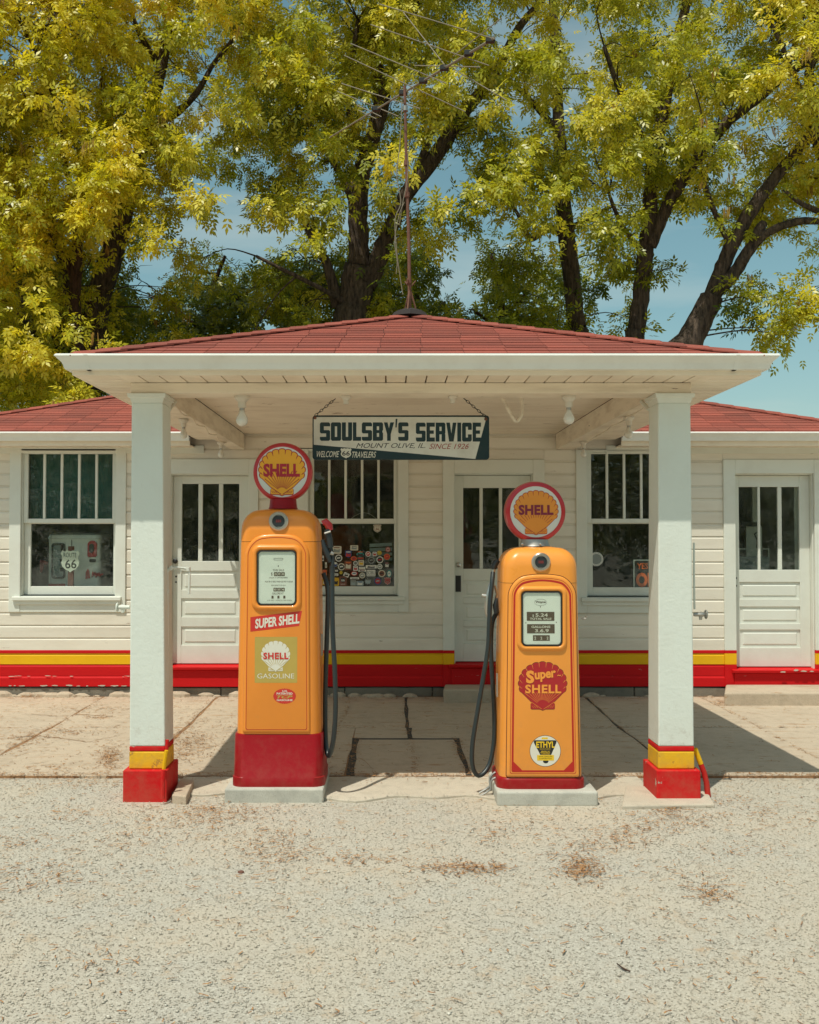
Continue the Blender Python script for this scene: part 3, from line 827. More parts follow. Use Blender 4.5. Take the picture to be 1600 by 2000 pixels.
# the rest of the house: side and rear walls, floor, ceiling, partitions
D_BACK = 15.9
mb = MB()
for xa, xb in ((WX0-0.02, WX0+0.12), (WX1-0.12, WX1+0.02)):      # end windows placed to light the rooms; the right one is added
    sh_ = 0.0 if xa < 0 else -0.30
    mb.box(xa, xb, W+0.131, W+0.45+sh_, 0.0, 2.7); mb.box(xa, xb, W+1.75+sh_, D_BACK, 0.0, 2.7)
    mb.box(xa, xb, W+0.4505+sh_, W+1.7495+sh_, 0.0, 0.85); mb.box(xa, xb, W+0.4505+sh_, W+1.7495+sh_, 2.3, 2.7)
mb.box(WX0, WX1, D_BACK+0.001, D_BACK+0.12, 0.0, 2.7)
mb.build('outer_wall', M['siding'], st)
for xa, WW in ((WX0+0.03, W), (WX1-0.03, W-0.30)):
    m = MB(); m.box(xa-0.002, xa+0.002, WW+0.451, WW+1.749, 0.851, 2.299); m.build('side_pane', M['glass'], st)
    m = MB()
    for ya, yb, za_, zb_ in ((WW+0.451, WW+0.50, 0.851, 2.299), (WW+1.70, WW+1.749, 0.851, 2.299), (WW+0.501, WW+1.699, 0.851, 0.90), (WW+0.501, WW+1.699, 2.25, 2.299), (WW+0.501, WW+1.699, 1.55, 1.60)): m.box(xa-0.02, xa+0.02, ya, yb, za_, zb_)
    m.build('side_sash', M['white'], st)
mb = MB(); mb.box(WX0+0.13, WX1-0.13, W+0.135, D_BACK-0.02, 0.17, 0.20); mb.build('floor', M['interiorfloor'], st)
mb = MB(); mb.box(WX0+0.13, WX1-0.13, W+0.135, D_BACK-0.02, 2.74, 2.77); mb.build('inner_ceiling', M['interior'], st)
mb = MB(); mb.box(WX0+0.13, WX1-0.13, W+2.6, W+2.66, 0.2, 2.74); mb.box(-1.05, -0.98, W+0.135, W+2.59, 0.2, 2.74); mb.box(3.15, 3.22, W+0.135, W+2.59, 0.2, 2.74)
mb.build('partition', M['interior'], st)
# foundation
x = WX0
while x < WX1:
    L = RN.uniform(0.5, 1.3); x1 = min(x+L, WX1)
    mb = MB(); n = 7; pts = []
    for i in range(n+1): pts.append((x+0.004+(x1-x-0.008)*i/n, -0.05))
    for i in range(n, -1, -1): pts.append((x+0.004+(x1-x-0.008)*i/n, wz(1342)-RN.uniform(0.0, 0.006)))
    mb.plate(pts, W-0.012-RN.uniform(0, 0.012), W+0.12)
    mb.build('foundation_block', M['foundation'], st, bevel=0.006, seg=1)
    x = x1
# rubble at the foot of the wall, left part
mb = MB()
for i in range(80):
    x = RN.uniform(-4.6, -1.2) if i < 55 else RN.uniform(-1, 4); s = RN.uniform(0.025, 0.085); y = W-0.04-RN.uniform(0, 0.05)
    L = [[(x+s*1.6*math.cos(a)*RN.uniform(.7,1)*k, y+s*0.5*math.sin(a)*k, -0.01+h) for a in [j*math.pi/3 for j in range(6)]] for h, k in ((0, 1), (s*0.5, 0.9), (s*0.8, 0.4))]
    mb.loops([[tuple(p) for p in q] for q in L])
o = mb.build('foundation_rubble', M['slab'], st); tag(o, kind='stuff')

# siding
_bm = {}
def board(x0, x1, z0, z1, mat, yface=0.018, name='siding_board', parent=None):
    h = z1 - z0; L = x1 - x0; key = (round(L, 4), round(h, 4), mat.name, yface)
    if key not in _bm:
        c = min(0.016, h*0.14)
        prof = [(0, 0.0005), (0, h-c*1.6), (c*0.55, h-c*0.7), (c*0.7, h-0.0005), (yface-0.001, h-0.0005), (yface-0.001, 0.0005)]
        m = MB(); m.prism_x(prof, -L/2+0.0008, L/2-0.0008); _bm[key] = m.mesh(name, mat)
    piece(name, _bm[key], ((x0+x1)/2, W - yface + RN.uniform(-0.0012, 0.0012), z0), parent or st)
zb = wz(1340)
bands = [(wz(1340), wz(1319), 'red', 0.030), (wz(1319), wz(1297), 'red', 0.022), (wz(1297), wz(1275.5), 'yellow', 0.020), (wz(1275.5), wz(1269.5), 'red', 0.022)]
for z0, z1, mt, yf in bands:
    for a, b in spans(z0, z1, OP.values(), WX0, WX1): board(a, b, z0, z1, M[mt], yf)
z = wz(1269.5)
ph = 24.6/185.9
while z < Z_CEIL-0.01:
    z1 = min(z + ph, Z_BT)
    for a, b in spans(z, z1, [(o[0], o[1], o[2]+0.0, o[3]) for o in OP.values()], WX0, WX1):
        # partial rows meet the casing tops and sills through short make-up boards hidden by trim
        board(a, b, z, z1, M['siding'])
    z = z1
# make-up strips above casings and below sills (rows the openings cut part way)
z = wz(1269.5)
while z < Z_CEIL-0.01:
    z1 = min(z + ph, Z_BT)
    for k, o in OP.items():
        if o[3] > z+0.004 and o[3] < z1-0.02: board(o[0], o[1], o[3]+0.002, z1, M['siding'])
        if o[2] > z+0.02 and o[2] < z1-0.004: board(o[0], o[1], z, o[2]-0.002, M['siding'])
    z = z1
# frieze boards under the main eaves
for a, b in ((WX0, cXL-0.02), (cXR+0.02, WX1)):
    mb = MB(); mb.box(a, b, W-0.034, W-0.019, wz(886), wz(870)); mb.build('frieze_board', M['white'], st, bevel=0.003, seg=1)

def sash(parent, x0, x1, z0, z1, y, sl, sr, rb, rt, mull=0, mw=0.022, name='sash', th=0.035):
    mb = MB(); mb.box(x0, x0+sl, y, y+th, z0, z1); mb.box(x1-sr, x1, y, y+th, z0, z1)
    mb.box(x0+sl, x1-sr, y, y+th, z0, z0+rb); mb.box(x0+sl, x1-sr, y, y+th, z1-rt, z1)
    s = mb.build(name, M['white'], parent, bevel=0.003, seg=1)
    gx0, gx1, gz0, gz1 = x0+sl, x1-sr, z0+rb, z1-rt
    n = mull + 1; pw = (gx1-gx0-mull*mw)/n
    for i in range(n):
        px0 = gx0 + i*(pw+mw)
        m = MB(); m.box(px0+0.001, px0+pw-0.001, y+th*0.5, y+th*0.5+0.004, gz0+0.001, gz1-0.001)
        m.build('pane', M['glass'], parent)
        if i < mull:
            m = MB(); m.box(px0+pw, px0+pw+mw, y+0.002, y+th-0.002, gz0+0.0005, gz1-0.0005); m.build('muntin', M['white'], parent, bevel=0.004, seg=1)
    return gx0, gx1, gz0, gz1

def window(key, label=None):
    o, h = OP[key], HO[key]
    cw = h[0]-o[0]
    yf = W - 0.036
    mb = MB()
    mb.box(o[0], h[0], yf, W-0.001, o[2], o[3]); mb.box(h[1], o[1], yf, W-0.001, o[2], o[3])
    mb.box(h[0]+0.0005, h[1]-0.0005, yf+0.002, W-0.001, h[3], o[3])
    mb.box(h[0]+0.0005, h[1]-0.0005, yf+0.006, W-0.001, o[2], h[2]-0.052)
    w = mb.build('window', M['white'], st, bevel=0.003, seg=1)
    # jamb lining
    m = MB(); m.box(h[0]-0.0, h[0]+0.012, W, W+0.128, h[2], h[3]); m.box(h[1]-0.012, h[1], W, W+0.128, h[2], h[3]); m.box(h[0]+0.012, h[1]-0.012, W, W+0.128, h[3]-0.012, h[3])
    m.build('jamb', M['white'], w)
    m = MB()
    prof = [(W-0.072, h[2]-0.050), (W-0.072, h[2]-0.012), (W+0.10, h[2]+0.004), (W+0.10, h[2]-0.02), (W-0.002, h[2]-0.050)]
    m.prism_x(prof, o[0]+0.045, o[1]-0.04)
    m.build('sill', M['white'], w, bevel=0.004, seg=1)
    m = MB(); m.box(o[0]+0.055, o[1]-0.05, yf-0.014, yf+0.004, h[2]-0.092, h[2]-0.051); m.build('apron', M['white'], w, bevel=0.003, seg=1)
    zm0, zm1 = wz(1021.5), wz(1013)
    sash(w, h[0]+0.013, h[1]-0.013, zm0, h[3]-0.013, W+0.012, 0.046, 0.034, zm1-zm0, 0.016, mull=4, mw=0.026, name='upper_sash')
    sash(w, h[0]+0.013, h[1]-0.013, h[2]+0.005, zm0+0.004, W+0.052, 0.066, 0.030, 0.088, 0.012, name='lower_sash')
    return w
w_l = window('lw'); w_c = window('cw'); w_r = window('rw')
tag(w_l, 'window with a teal blind behind its upper panes'); tag(w_c, 'window with many stickers on its lower pane'); tag(w_r, 'window with an orange lettered notice in its lower pane')
# teal blind behind the upper left sash
mb = MB(); n = 40; x0, x1 = HO['lw'][0]+0.02, HO['lw'][1]-0.02
vs = []; fs = []
for i in range(n+1):
    x = x0 + (x1-x0)*i/n; y = W+0.20+0.006*math.sin(i*0.9)+0.004*math.sin(i*2.3)
    vs += [(x, y, wz(1018)), (x, y, wz(880))]
    if i: fs.append((2*i-2, 2*i, 2*i+1, 2*i-1))
mb.add(vs, fs); mb.build('blind', M['curtain'], w_l, smooth=True)
# sagging curtain wire in the centre window
pts = [at(x, y, W+0.09) for x, y in ((686,1013),(694,1007),(703,1003),(712,1001.5),(722,1003.5),(730,1009),(735,1013))]
mb = MB(); mb.tube(pts, 0.0035, 5); mb.build('curtain_wire', M['steel'], w_c)

# stickers on the centre window
SC = {'c': (0.62,0.58,0.46), 'w': (0.70,0.70,0.64), 'k': (0.03,0.03,0.03), 'r': (0.45,0.03,0.03), 'o': (0.62,0.14,0.03), 'y': (0.68,0.40,0.02),
      't': (0.02,0.30,0.28), 'b': (0.03,0.07,0.22), 'g': (0.25,0.28,0.26), 'n': (0.20,0.07,0.04), 'p': (0.50,0.26,0.24), 's': (0.30,0.38,0.40), 'l': (0.28,0.32,0.05)}
SM = {k: plain('sticker_print_' + n, SC[k], 0.5) for k, n in zip('cwkroytbgnpsl', ['cream','white','black','red','orange','yellow','teal','blue','grey','brown','pink','pale_blue','lime'])}
def shield(cx, cz, w, h):
    half = [(0,0.46),(0.16,0.50),(0.30,0.44),(0.42,0.50),(0.50,0.36),(0.42,0.24),(0.42,0.10),(0.47,-0.05),(0.42,-0.22),(0.26,-0.36),(0.10,-0.42),(0,-0.50)]
    return [(cx+x*w, cz+z*h) for x, z in half] + [(cx-x*w, cz+z*h) for x, z in half[-2:0:-1]]
def star(cx, cz, r, k=9, d=0.78):
    return [(cx+r*(1 if i%2 else d)*math.cos(math.pi*i/k), cz+r*(1 if i%2 else d)*math.sin(math.pi*i/k)) for i in range(2*k)]
STK = [('R',445,652,105,85,'cgn'),('R',640,628,88,58,'cgk'),('S',575,700,80,85,'brw'),('C',467,743,80,80,'wkw'),('C',635,748,70,50,'orn'),
('D',707,700,90,85,'tko'),('R',710,745,75,25,'nro'),('C',795,697,60,60,'wrw'),('R',868,697,45,50,'wrb'),('C',922,685,50,50,'yly'),('C',1017,648,64,64,'npn'),
('C',1005,728,70,70,'oro'),('C',830,768,76,76,'gkg'),('C',927,762,78,78,'wkr'),('R',1005,820,55,70,'kwp'),('G',427,815,60,70,'wbw'),('C',498,840,80,80,'ckw'),
('R',573,825,85,105,'nco'),('C',655,800,52,52,'wgk'),('R',718,797,62,62,'cyn'),('R',655,857,52,55,'wrk'),('R',728,853,70,26,'wcg'),('R',730,884,85,24,'wkr'),('R',830,840,122,36,'wkc'),
('C',925,838,60,60,'wgw'),('R',828,910,98,72,'wgc'),('C',948,915,80,80,'cnk'),('C',1030,918,50,82,'tws'),('R',435,880,70,38,'kwg'),('R',310,905,50,62,'onr'),('R',430,928,64,26,'wgw'),
('C',493,905,40,40,'lyl'),('r',552,930,62,45,'wkg'),('C',640,915,78,52,'rwb'),('C',730,937,66,66,'cgw'),('R',645,968,100,22,'wgw'),('R',432,1007,76,92,'yky'),('Q',515,1000,82,104,'nkw'),
('R',312,1010,52,70,'ycn'),('R',630,1020,65,64,'gsg'),('R',705,1025,78,52,'swb'),('G',793,1000,78,78,'gsk'),('C',903,1000,82,82,'brs'),('H',1012,1000,78,84,'pgr'),
('R',290,745,22,58,'wkg'),('R',325,820,22,62,'cgw'),('H',898,412,92,92,'cnc'),('R',306,965,56,18,'wkw')]
ys = W + 0.052 + 0.0175 - 0.003
for (sh, cx, cy, sw, shh, cols) in STK:
    px, py = 580 + cx*0.175, 960 + cy*0.175
    p = at(px, py, ys); s = 0.175*ys/2000; w_, h_ = sw*s, shh*s
    mb = MB(); A = 0
    def outline(k):
        if sh == 'C': return circle(p.x, p.z, w_/2*k, h_/2*k, 18)
        if sh == 'D': return [(p.x+w_/2*k, p.z), (p.x, p.z+h_/2*k), (p.x-w_/2*k, p.z), (p.x, p.z-h_/2*k)]
        if sh in 'SH': return shield(p.x, p.z, w_*k, h_*k)
        if sh == 'G': return star(p.x, p.z, w_/2*k)
        if sh == 'r':
            c_, s_ = math.cos(-0.45), math.sin(-0.45)
            return [(p.x+(a*c_-b*s_)*k, p.z+(a*s_+b*c_)*k) for a, b in ((w_/2,h_/2),(-w_/2,h_/2),(-w_/2,-h_/2),(w_/2,-h_/2))]
        return rrect(p.x, p.z, w_*k, h_*k, min(w_,h_)*0.12*k, 2)
    flat(mb, outline(1.0), ys)
    mb.mi = 1
    if sh == 'C': flat(mb, outline(0.74), ys-0.0004); mb.mi = 2; flat(mb, [(p.x-w_*0.26, p.z-h_*0.10), (p.x+w_*0.24, p.z-h_*0.02), (p.x+w_*0.20, p.z+h_*0.14), (p.x-w_*0.22, p.z+h_*0.08)], ys-0.0008)
    elif sh == 'Q': flat(mb, shield(p.x, p.z+h_*0.1, w_*0.7, h_*0.58), ys-0.0004); mb.mi = 2; put_text(mb, '66', p.x, p.z+h_*0.1, w_*0.46, h_*0.26, ys-0.0008, 0.02); put_text(mb, 'ROUTE', p.x, p.z-h_*0.34, w_*0.6, h_*0.11, ys-0.0008)
    elif cols == 'wgc': 
        mb.mi = 1; put_text(mb, 'SOBU', p.x, p.z+h_*0.06, w_*0.92, h_*0.62, ys-0.0004, 0.02); flat(mb, rrect(p.x, p.z-h_*0.40, w_*0.9, h_*0.08, 0.0005, 1), ys-0.0004)
    elif sh == 'H': flat(mb, shield(p.x, p.z, w_*0.84, h_*0.84), ys-0.0004); mb.mi = 2; flat(mb, shield(p.x, p.z, w_*0.74, h_*0.74), ys-0.0006); mb.mi = 1; put_text(mb, '66', p.x, p.z-h_*0.06, w_*0.4, h_*0.3, ys-0.0010, 0.02); put_text(mb, 'ROUTE', p.x, p.z+h_*0.22, w_*0.5, h_*0.12, ys-0.0010)
    else:
        flat(mb, [(p.x-w_*0.36, p.z-h_*0.30), (p.x+w_*0.30, p.z-h_*0.34), (p.x+w_*0.36, p.z+h_*0.12), (p.x+w_*0.05, p.z+h_*0.02), (p.x-w_*0.30, p.z+h_*0.18)], ys-0.0004)
        mb.mi = 2; flat(mb, [(p.x-w_*0.30, p.z+h_*0.24), (p.x+w_*0.30, p.z+h_*0.24), (p.x+w_*0.30, p.z+h_*0.36), (p.x-w_*0.30, p.z+h_*0.36)], ys-0.0005)
    mb.build('sticker', [SM[c_] for c_ in cols], w_c)
# folded pale sheet behind the stickers
mb = MB()
for i in range(4):
    a = at(722, 1062+i*9, W+0.11); b = at(766, 1060+i*9.5, W+0.11); c_ = at(766, 1066+i*9.5, W+0.14); d_ = at(722, 1069+i*9, W+0.14)
    mb.add([tuple(a), tuple(b), tuple(c_), tuple(d_)], [(0,1,2,3)])
mb.build('folded_sheet', SM['s'], w_c)
# round sticker on the right window and the notice
yr = W + 0.052 + 0.0175 - 0.003
p = at(1165, 1092, yr); r = 13.5*yr/2000
mb = MB(); a = circle(p.x, p.z, r, n=30); b_ = circle(p.x, p.z, r*0.76, n=30)
mb.add([(q[0], yr, q[1]) for q in a] + [(q[0], yr, q[1]) for q in b_], [(i, (i+1)%30, (i+1)%30+30, i+30) for i in range(30)])
mb.mi = 1; flat(mb, circle(p.x, p.z, r*0.755, n=30), yr+0.0002)
mb.mi = 2
for k in range(26):
    t = 2*math.pi*k/26; flat(mb, rrect(p.x+r*0.88*math.cos(t), p.z+r*0.88*math.sin(t), r*0.09, r*0.09, r*0.02, 1), yr-0.0003)
mb.build('sticker', [SM['w'], SM['g'], SM['k']], w_r)

def door(key, edges, zs, label, knob, panels):
    """edges: stile/pane borders in photo pixels at the door plane; zs: top, pane top, pane bottom, door bottom"""
    o, h = OP[key], HO[key]; yd = W + 0.062
    def dx(px): return XX(px, yd, 1080)
    def dz(py): return ZZ(py, yd)
    x0, x1 = h[0]+0.013, h[1]-0.013
    zt, zb_ = h[3]-0.016, dz(zs[3]); g1, g0 = dz(zs[1]), dz(zs[2])
    L, Rr = dx(edges[0]), dx(edges[-1])
    mb = MB()
    mb.box(x0, L, yd, yd+0.04, zb_, zt); mb.box(Rr, x1, yd, yd+0.04, zb_, zt)
    mb.box(L, Rr, yd, yd+0.04, g1, zt)
    P = [dz(q) for q in panels]                      # tops and bottoms of recessed panels, downwards
    zcur = g0
    for t, bt in zip(P[::2], P[1::2]): mb.box(L, Rr, yd, yd+0.04, t, zcur); zcur = bt
    mb.box(L, Rr, yd, yd+0.04, zb_, zcur)
    d = mb.build('door', M['white'], st, bevel=0.003, seg=1); tag(d, label)
    for t, bt in zip(P[::2], P[1::2]):
        m = MB(); m.box(L+0.001, Rr-0.001, yd+0.014, yd+0.026, bt+0.001, t-0.001)
        m.loops([[(L+0.03, yd+0.0145, bt+0.03), (Rr-0.03, yd+0.0145, bt+0.03), (Rr-0.03, yd+0.0145, t-0.03), (L+0.03, yd+0.0145, t-0.03)],
                 [(L+0.045, yd+0.006, bt+0.04), (Rr-0.045, yd+0.006, bt+0.04), (Rr-0.045, yd+0.006, t-0.04), (L+0.045, yd+0.006, t-0.04)]])
        m.build('door_panel', M['white'], d)
    E = edges[1:-1]
    ed = [L] + [dx(q) for q in E] + [Rr]
    for i in range(0, len(ed), 2):
        m = MB(); m.box(ed[i]+0.001, ed[i+1]-0.001, yd+0.018, yd+0.022, g0+0.001, g1-0.001); m.build('pane', M['glass'], d)
        if i+2 < len(ed):
            m = MB(); m.box(ed[i+1]+0.0005, ed[i+2]-0.0005, yd+0.002, yd+0.036, g0+0.0005, g1-0.0005); m.build('muntin', M['white'], d, bevel=0.004, seg=1)
    for (kx, ky, kind) in knob:
        q = at(kx, ky, yd); m = MB()
        if kind == 'knob': m.lathe([(0.0, 0.020), (-0.006, 0.020), (-0.008, 0.010), (-0.022, 0.010), (-0.028, 0.023), (-0.040, 0.026), (-0.048, 0.014), (-0.049, 0.002)], (q.x, yd-0.0005, q.z), 'y', 16); mt = M['chrome'] if key == 'cd' else M['print']
        elif kind == 'hole': m.lathe([(0.0, 0.010), (-0.003, 0.009), (-0.003, 0.001)], (q.x, yd-0.0005, q.z), 'y', 12); mt = M['print']
        else: m.box(q.x-0.028, q.x+0.028, yd-0.012, yd-0.0005, q.z-0.085, q.z+0.085); mt = M['print']
        m.build({'knob': 'knob', 'hole': 'keyhole', 'plate': 'lock_plate'}[kind], mt, d, smooth=kind != 'plate')
    # casing, banded like the wall at its foot
    yf = W - 0.040
    zz = [wz(1340), wz(1297), wz(1275.5), wz(1269.5)]
    mb = MB()
    mb.box(o[0], h[0], yf, W-0.001, zz[3], o[3]); mb.box(h[1], o[1], yf, W-0.001, zz[3], o[3]); mb.box(h[0]+0.0005, h[1]-0.0005, yf+0.002, W-0.001, h[3], o[3])
    c = mb.build('door_casing', M['white'], st, bevel=0.003, seg=1)
    for a, b in ((o[0], h[0]), (h[1], o[1])):
        for (z0, z1, mt) in ((zz[0], zz[1], 'red'), (zz[1], zz[2], 'yellow'), (zz[2], zz[3], 'red')):
            m = MB(); m.box(a, b, yf-0.001, W-0.001, z0+0.0006, z1-0.0006); m.build('casing_foot', M[mt], c, bevel=0.002, seg=1)
    m = MB(); m.box(h[0], h[0]+0.012, W, W+0.128, h[2], h[3]); m.box(h[1]-0.012, h[1], W, W+0.128, h[2], h[3]); m.box(h[0]+0.012, h[1]-0.012, W, W+0.128, h[3]-0.012, h[3])
    m.build('door_jamb', M['white'], c)
    # threshold
    m = MB(); zt_ = dz(zs[3]) - 0.006
    m.prism_x([(W-0.095, zt_-0.040), (W-0.100, zt_-0.012), (W+0.12, zt_), (W+0.12, zt_-0.03), (W-0.05, zt_-0.046)], h[0]-0.055, h[1]+0.055)
    s = m.build('threshold', M['red'], st, bevel=0.003, seg=1)
    m = MB(); m.box(h[0]-0.03, h[1]+0.03, W-0.058, W+0.02, wz(1340), zt_-0.047); m.build('threshold_board', M['red'], st, bevel=0.003, seg=1)
    return d
door('ld', [355, 387, 395.5, 427, 435.5, 467], [926, 945, 1096, 1296], 'closed white door with three tall narrow panes beside the left pillar', [(344, 1096, 'knob'), (344, 1126, 'hole'), (344, 1137, 'hole')], [1115, 1152, 1169, 1205, 1224, 1260])
door('cd', [905, 937, 943.5, 975, 981.5, 1014], [932, 953, 1111, 1292], 'white door with a black lock plate at the middle of the front', [(895, 1103, 'knob'), (895, 1140, 'plate')], [1134, 1167, 1179, 1212, 1224, 1257])
door('rd', [1444, 1481, 1486, 1520, 1528, 1562], [930, 951, 1113, 1302], 'sunlit white door at the right end of the front', [(1438, 1129, 'hole'), (1438, 1144, 'hole')], [1137, 1170, 1185, 1218, 1230, 1265])

# concrete steps under the doors
def step(px0, px1, py_top, py_bot, label):
    yf = GD(py_bot); h = ZZ(py_top, yf); mb = MB()
    x0, x1 = XX(px0, yf, 1370), XX(px1, yf, 1370); xb = XX(px0+3, W-0.06, 1370)
    mb.hexa([(x0,yf,-.03),(x1,yf,-.03),(x1,W-.06,-.03),(xb,W-.06,-.03),(x0,yf,h),(x1,yf,h),(x1,W-.06,h),(xb,W-.06,h)])
    o = mb.build('concrete_step', M['slab'], None, bevel=0.018, seg=3)
    tag(o, label, 'step', 'concrete door steps')
step(866, 1075, 1347, 1372, 'shaded concrete step under the middle door with the black lock plate')
step(1415, 1660, 1353, 1378, 'sunlit concrete step under the right end door')

# peeling paint flakes along the foot of the red boards and sills
mb = MB()
def flake(x, y, z, w_, h_):
    n = 7; pts = [(x + w_*math.cos(t)*RN.uniform(.6, 1.1), z + h_*math.sin(t)*RN.uniform(.4, 1.1)) for t in [2*math.pi*i/n for i in range(n)]]
    c_ = RN.uniform(0.002, 0.008)
    mb.add([(p_[0], y - c_*(1 if p_[1] < z else 0.15), p_[1]) for p_ in pts], [tuple(range(n))])
for k in range(60):
    x = RN.uniform(-4.3, -1.2) if k < 60 else RN.uniform(-1.0, 4.6)
    if k % 3: flake(x, W-0.033, wz(1339)+RN.uniform(0, .008), RN.uniform(.01, .055), RN.uniform(.003, .010))
    else: flake(x, W-0.034, wz(1319)-RN.uniform(0.0, .012), RN.uniform(.01, .05), RN.uniform(.002, .006))
for x in (wx(1545), wx(1560), wx(1575), wx(1520)): flake(x, W-0.102, ZZ(1308, W)-0.01+RN.uniform(0, .02), RN.uniform(.02, .05), RN.uniform(.006, .012))
o = mb.build('paint_flakes', paint('peeled_primer', (0.42, 0.34, 0.27), 0.8), st); tag(o, kind='stuff')

# ---------------------------------------------------------------- main roof
mXL, mXR = -5.24, 5.24; mYF = 10.40; zE2 = ZZ(843, 10.35) - 0.004
mh = 2.97; mYB = mYF + 2*mh
rf = MB(); za = zE2 + pitch*mh
vs = [(mXL,mYF,zE2-0.012),(mXR,mYF,zE2-0.012),(mXR,mYB,zE2-0.012),(mXL,mYB,zE2-0.012),(mXL+mh,mYF+mh,za-0.012),(mXR-mh,mYF+mh,za-0.012)]
kx0, kx1, kt = cXL+0.02, cXR-0.02, 0.62                  # the front eave stops where the canopy runs in
zk = zE2-0.012+pitch*kt
vs += [(kx0,mYF,zE2-0.012),(kx0,mYF+kt,zk),(kx1,mYF+kt,zk),(kx1,mYF,zE2-0.012)]
rf.add(vs, [(0,6,7,4),(7,8,5,4),(8,9,1,5),(1,2,5),(2,3,4,5),(3,0,4)])
rf.add([(v[0],v[1],v[2]-0.03) for v in vs], [(4,7,6,0),(4,5,8,7),(5,1,9,8),(5,2,1),(5,4,3,2),(4,0,3)])
mroof = rf.build('roof', M['felt'], st)
rest = shingle_slope(mroof, (0, mYF, zE2-0.012), (1,0,0), V, NN, lambda v: (mXL+v/slope_len, mXR-v/slope_len), mh*slope_len,
                     lambda x, v: v < 2.0 and (-4.45 < x < -1.75 or 1.95 < x < 4.75), budget=[245], skip=lambda x, v: v < 0.64 and kx0+0.1 < x < kx1-0.1)
for sgn in (-1, 1):
    xe = mXL if sgn < 0 else mXR
    Vs = Vector((-sgn, 0, pitch)).normalized(); Ns = Vector((sgn*pitch, 0, 1)).normalized()
    r2 = shingle_slope(mroof, (xe, 0, zE2-0.012), (0,1,0), Vs, Ns, lambda v: (mYF+v/slope_len, mYB-v/slope_len), mh*slope_len, lambda x, v: False)
    rest.add(r2.v, r2.f)
o = rest.build('shingles', M['shingle'], mroof); tag(o, kind='stuff')
for sgn in (-1, 1):
    A = Vector((mXL if sgn < 0 else mXR, mYF, zE2-0.004)); B = Vector((mXL+mh if sgn < 0 else mXR-mh, mYF+mh, za))
    hip_caps(mroof, A, B, 0.115, 0.19, None, downF, Vector((sgn, 0, -pitch)).normalized())
Z_G2T = ZZ(843, 10.35); Z_G2B = ZZ(861, 10.40); Z_S2 = ZZ(870, 10.47)
for a, b in ((mXL+0.03, cXL-0.115), (cXR+0.115, mXR-0.03)):
    P = kprof(Z_G2T, Z_G2B, 0.095); mb = MB(); mb.prism_x([(10.445-o_, z_) for o_, z_ in P], a, b)
    mb.build('gutter', M['gutter'], st, smooth=True, sharp=32)
    mb = MB(); mb.box(a, b, 10.446, 10.466, Z_S2-0.006, Z_G2T-0.02); mb.build('fascia', M['soffit'], st, bevel=0.003, seg=1)
    n = int((b-a)/bw); m = MB(); w1 = (b-a)/n
    m.box(-w1/2+0.004, w1/2-0.004, -0.125, 0.125, 0, 0.012); sm = m.mesh('soffit_board', M['soffit'])
    for k in range(n): piece('soffit_board', sm, (a+(k+0.5)*w1, 10.467+0.125, Z_S2 + RN.uniform(0, 0.001)), st)
    m = MB(); m.box(a, b, 10.468, W-0.02, Z_S2+0.014, Z_S2+0.018); m.build('eave_underlay', M['felt'], st)

# ---------------------------------------------------------------- things seen through the windows
yp = 11.16
pu = thing('antique_gas_pump', 'white antique gas pump with a red arched badge standing inside the left window', 'gas pump', (XX(145, yp, 1100), yp+0.25, 0.2))
def prr(x0, x1, y0, y1, r, n=5):
    return [(p_[0], p_[1]) for p_ in rrect((x0+x1)/2, (y0+y1)/2, x1-x0, y1-y0, r, n)]
def pbox(name, px0, px1, z0, z1, y0, y1, r, mat, parent, dome=0.0):
    x0, x1 = XX(px0, y0, 1090), XX(px1, y0, 1090); L = []
    for z, g_ in ((z0, 0), (z1-dome, 0), (z1-dome*0.45, 0.012), (z1-dome*0.1, 0.05), (z1, 0.10)) if dome else ((z0, 0), (z1, 0)):
        L.append([(a, b, z) for a, b in prr(x0+g_, x1-g_, y0+g_, y1-g_, max(r-g_*0.3, 0.01))])
    m = MB(); m.loops(L); return m.build(name, mat, parent, smooth=True, sharp=40)
zt = ZZ(1040, yp)
pbox('body', 93, 196, 0.2, zt-0.07, yp, yp+0.45, 0.05, M['oldpump'], pu)
pbox('cap', 91, 197.5, zt-0.068, zt, yp-0.012, yp+0.462, 0.06, M['oldpump'], pu, dome=0.06)
def pf(px, py, y=yp): q = at(px, py, y); return (q.x, q.z)
m = MB()
a = pf(101, 1062, yp-0.004); b = pf(126, 1129, yp-0.004)
def rr_px(px0, px1, py0, py1, y, r=0.03, n=4):
    a = at(px0, py0, y); b = at(px1, py1, y); return rrect((a.x+b.x)/2, (a.z+b.z)/2, b.x-a.x, a.z-b.z, r, n)
m.plate(rr_px(101, 126.5, 1061, 1130, yp-0.02), yp-0.02, yp-0.001); m.build('dial_frame', M['black'], pu)
m = MB(); m.plate(rr_px(104, 124, 1065, 1127, yp-0.024), yp-0.024, yp-0.021); m.build('dial', SM['g'], pu)
m = MB(); m.plate(rr_px(118.5, 124, 1064, 1076, yp-0.03), yp-0.028, yp-0.0245); m.plate(rr_px(117, 124, 1092, 1098, yp-0.03), yp-0.028, yp-0.0245); m.plate(rr_px(117, 124, 1109, 1116, yp-0.03, 0.002, 1), yp-0.028, yp-0.0245); m.build('counter', M['print'], pu)
m = MB(); c0 = pf(181, 1070); m.plate([(c0[0]+0.052*math.cos(t), c0[1]+0.03+0.05*math.sin(t)) for t in [math.pi*i/12 for i in range(13)]] + [(c0[0]-0.052, c0[1]-0.085), (c0[0]-0.04, c0[1]-0.10), (c0[0]+0.04, c0[1]-0.10), (c0[0]+0.052, c0[1]-0.085)], yp-0.02, yp-0.001)
